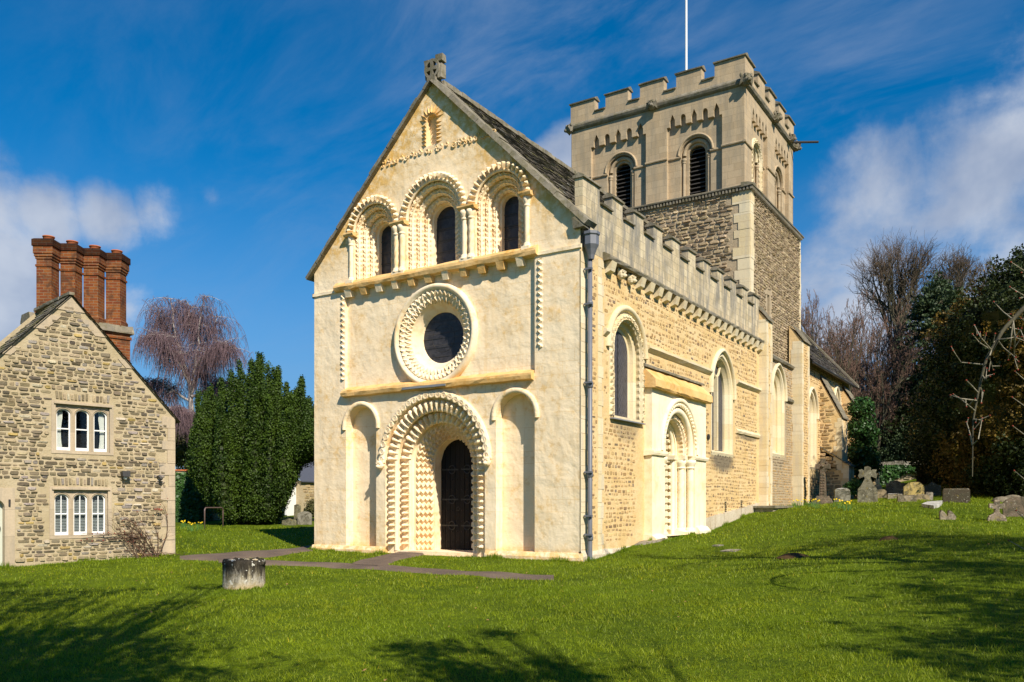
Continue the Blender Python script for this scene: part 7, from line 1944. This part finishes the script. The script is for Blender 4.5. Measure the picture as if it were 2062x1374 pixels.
# ------------------------------------------------------------------ grass
def grass():
    global rng
    rng = np.random.default_rng(99); out = []
    def inpoly(x, y, poly):
        c = np.zeros(len(x), bool); n = len(poly)
        for i in range(n):
            (x0, y0), (x1, y1) = poly[i], poly[i-1]; m = ((y0 > y) != (y1 > y)) & (x < (x1 - x0) * (y - y0) / (y1 - y0 + 1e-12) + x0); c ^= m
        return c
    for D0, D1, dens, hh, ww in ((5.2, 9, 2300, .038, .0036), (9, 14, 1200, .042, .005), (14, 21, 420, .050, .008), (21, 34, 120, .065, .014)):
        hw0 = .66; A = hw0 * (D1**2 - D0**2); n = int(A * dens); D = np.sqrt(rng.uniform(D0**2, D1**2, n)); X = rng.uniform(-hw0, hw0, n) * D
        P = CAM[:2] + X[:, None] * RV + D[:, None] * FV; x, y = P[:, 0], P[:, 1]
        keep = ~((x > -.02) & (x < 8.58) & (y > -.05) & (y < 31)); keep &= ~((x > 8.4) & (x < 8.78) & (y > -.05) & (y < 20))
        la = (P - np.array(CO)) @ CA; ld = (P - np.array(CO)) @ CD; keep &= ~((la < .03) & (ld < .03))
        for poly in PATHPOLY: keep &= ~inpoly(x, y, poly)
        clump = np.sin(x*5.1 + 2*np.sin(y*3.3)) * np.sin(y*4.7 + 2*np.sin(x*2.9)); keep &= rng.random(n) < (.72 + .28*clump)
        x, y = x[keep], y[keep]; n = len(x); z = gzv(x, y) - .004; cl = clump[keep]
        a = rng.uniform(0, 2*PI, n); h = hh * rng.uniform(.45, 1.25, n) * (1 + .30*cl); w_ = ww * rng.uniform(.7, 1.3, n); le = h * rng.uniform(.15, .95, n); b = a + rng.normal(0, 1.2, n)
        B = np.stack([x, y, z], 1); s_ = np.stack([np.cos(a)*w_, np.sin(a)*w_, 0*a], 1); T = B + np.stack([np.cos(b)*le, np.sin(b)*le, h], 1)
        V = np.stack([B - s_, B + s_, T], 1); t_ = rng.random(n); patch = .5 + .5*np.sin(x*.8 + 1.5*np.sin(y*.5))*np.sin(y*.9 + x*.3); pt2 = np.sin(x*2.3 + 2*np.sin(y*1.7 + 1)) * np.sin(y*2.9 + 1.5*np.sin(x*1.9)); c = np.stack([.80 + .28*t_ + .22*patch + .10*pt2, .80 + .26*t_ + .08*patch + .10*pt2, .9 + .2*t_], 1); dry = rng.random(n) < .010; c[dry] = (2.0, 1.2, 3.0)
        out.append((V, c))
    def edge_tufts(A, B, per, hh, spread=.07):
        L = math.dist(A, B); n = int(L * per); t_ = rng.random(n); x = A[0] + (B[0]-A[0])*t_ + rng.normal(0, spread, n)*.5; y = A[1] + (B[1]-A[1])*t_ + rng.normal(0, spread, n)*.5
        cl = np.clip(np.sin(t_*L*3.1 + A[0]) + np.sin(t_*L*7.3), 0, 2) / 2; z = gzv(x, y) - .005; a = rng.uniform(0, 2*PI, n); h = hh * rng.uniform(.3, 1.0, n) * (.45 + cl); b = rng.uniform(0, 2*PI, n); le = h*.45*rng.random(n)
        P0 = np.stack([x, y, z], 1); s_ = np.stack([np.cos(a)*.008, np.sin(a)*.008, 0*a], 1); T = P0 + np.stack([np.cos(b)*le, np.sin(b)*le, h], 1)
        out.append((np.stack([P0 - s_, P0 + s_, T], 1), np.stack([.7 + .3*t_, .8 + .2*t_, .9 + 0*t_], 1)))
    edge_tufts((-.2, -.12), (3.3, -.12), 420, .13); edge_tufts((5.2, -.12), (8.6, -.12), 420, .13); edge_tufts((8.70, -.1), (8.72, 3.5), 420, .15); edge_tufts((9.1, 3.5), (9.1, 7.7), 380, .13); edge_tufts((8.66, 7.7), (8.66, 12.9), 380, .15); edge_tufts((8.95, 15), (9.0, 21), 300, .2)
    edge_tufts(FH(-5, 0, .06)[:2], FH(.05, 0, .06)[:2], 420, .14); sx, sy, _ = gp(478, 1189)
    for k in range(10): u = 2*PI*k/10; u2 = 2*PI*(k+1)/10; cx_, cy_ = sx + FV[0]*.38, sy + FV[1]*.38; edge_tufts((cx_ + .39*math.cos(u), cy_ + .39*math.sin(u)), (cx_ + .39*math.cos(u2), cy_ + .39*math.sin(u2)), 300, .11, .03)
    V = np.concatenate([o[0] for o in out]); c = np.concatenate([o[1] for o in out])
    o = npmesh('grass', V, 3, M_BLADE, None, c); tagit(o, 'short mown green grass covering the churchyard lawn', 'grass', None, 'stuff')
M_BLADE.node_tree.nodes  # blades are tinted one by one
def tint_blades():
    t = NT(M_BLADE.node_tree); b = t.N['Principled BSDF']; src = b.inputs['Base Color'].links[0].from_socket
    c = t.mix(1.0, src, t.n('ShaderNodeAttribute', attribute_name='Col').outputs['Color'], 'MULTIPLY'); t.L.new(c, b.inputs['Base Color'])
    for nd in t.N:
        if nd.type == 'BSDF_TRANSLUCENT': t.L.new(c, nd.inputs[0])
tint_blades()
grass()
def fallen_leaves():
    r = np.random.default_rng(123); n = 150; D = np.sqrt(r.uniform(36, 480, n)); X = r.uniform(-.6, .62, n) * D; P = CAM[:2] + X[:, None]*RV + D[:, None]*FV
    P = P[~((P[:, 0] < 8.9) & (P[:, 1] > -.3))]; n = len(P); C = np.c_[P, gzv(P[:, 0], P[:, 1]) + .030]
    V = leafcloud(C, np.tile([0, 0, 1.0], (n, 1)), .020, .4, .6); o = npmesh('fallen_leaves', V, 4, simple('dry_leaf', (.30, .17, .07), .8, .2, 8, .4, 0), None); tagit(o, 'small dry brown leaves scattered over the grass', 'fallen leaves', None, 'stuff')
fallen_leaves()
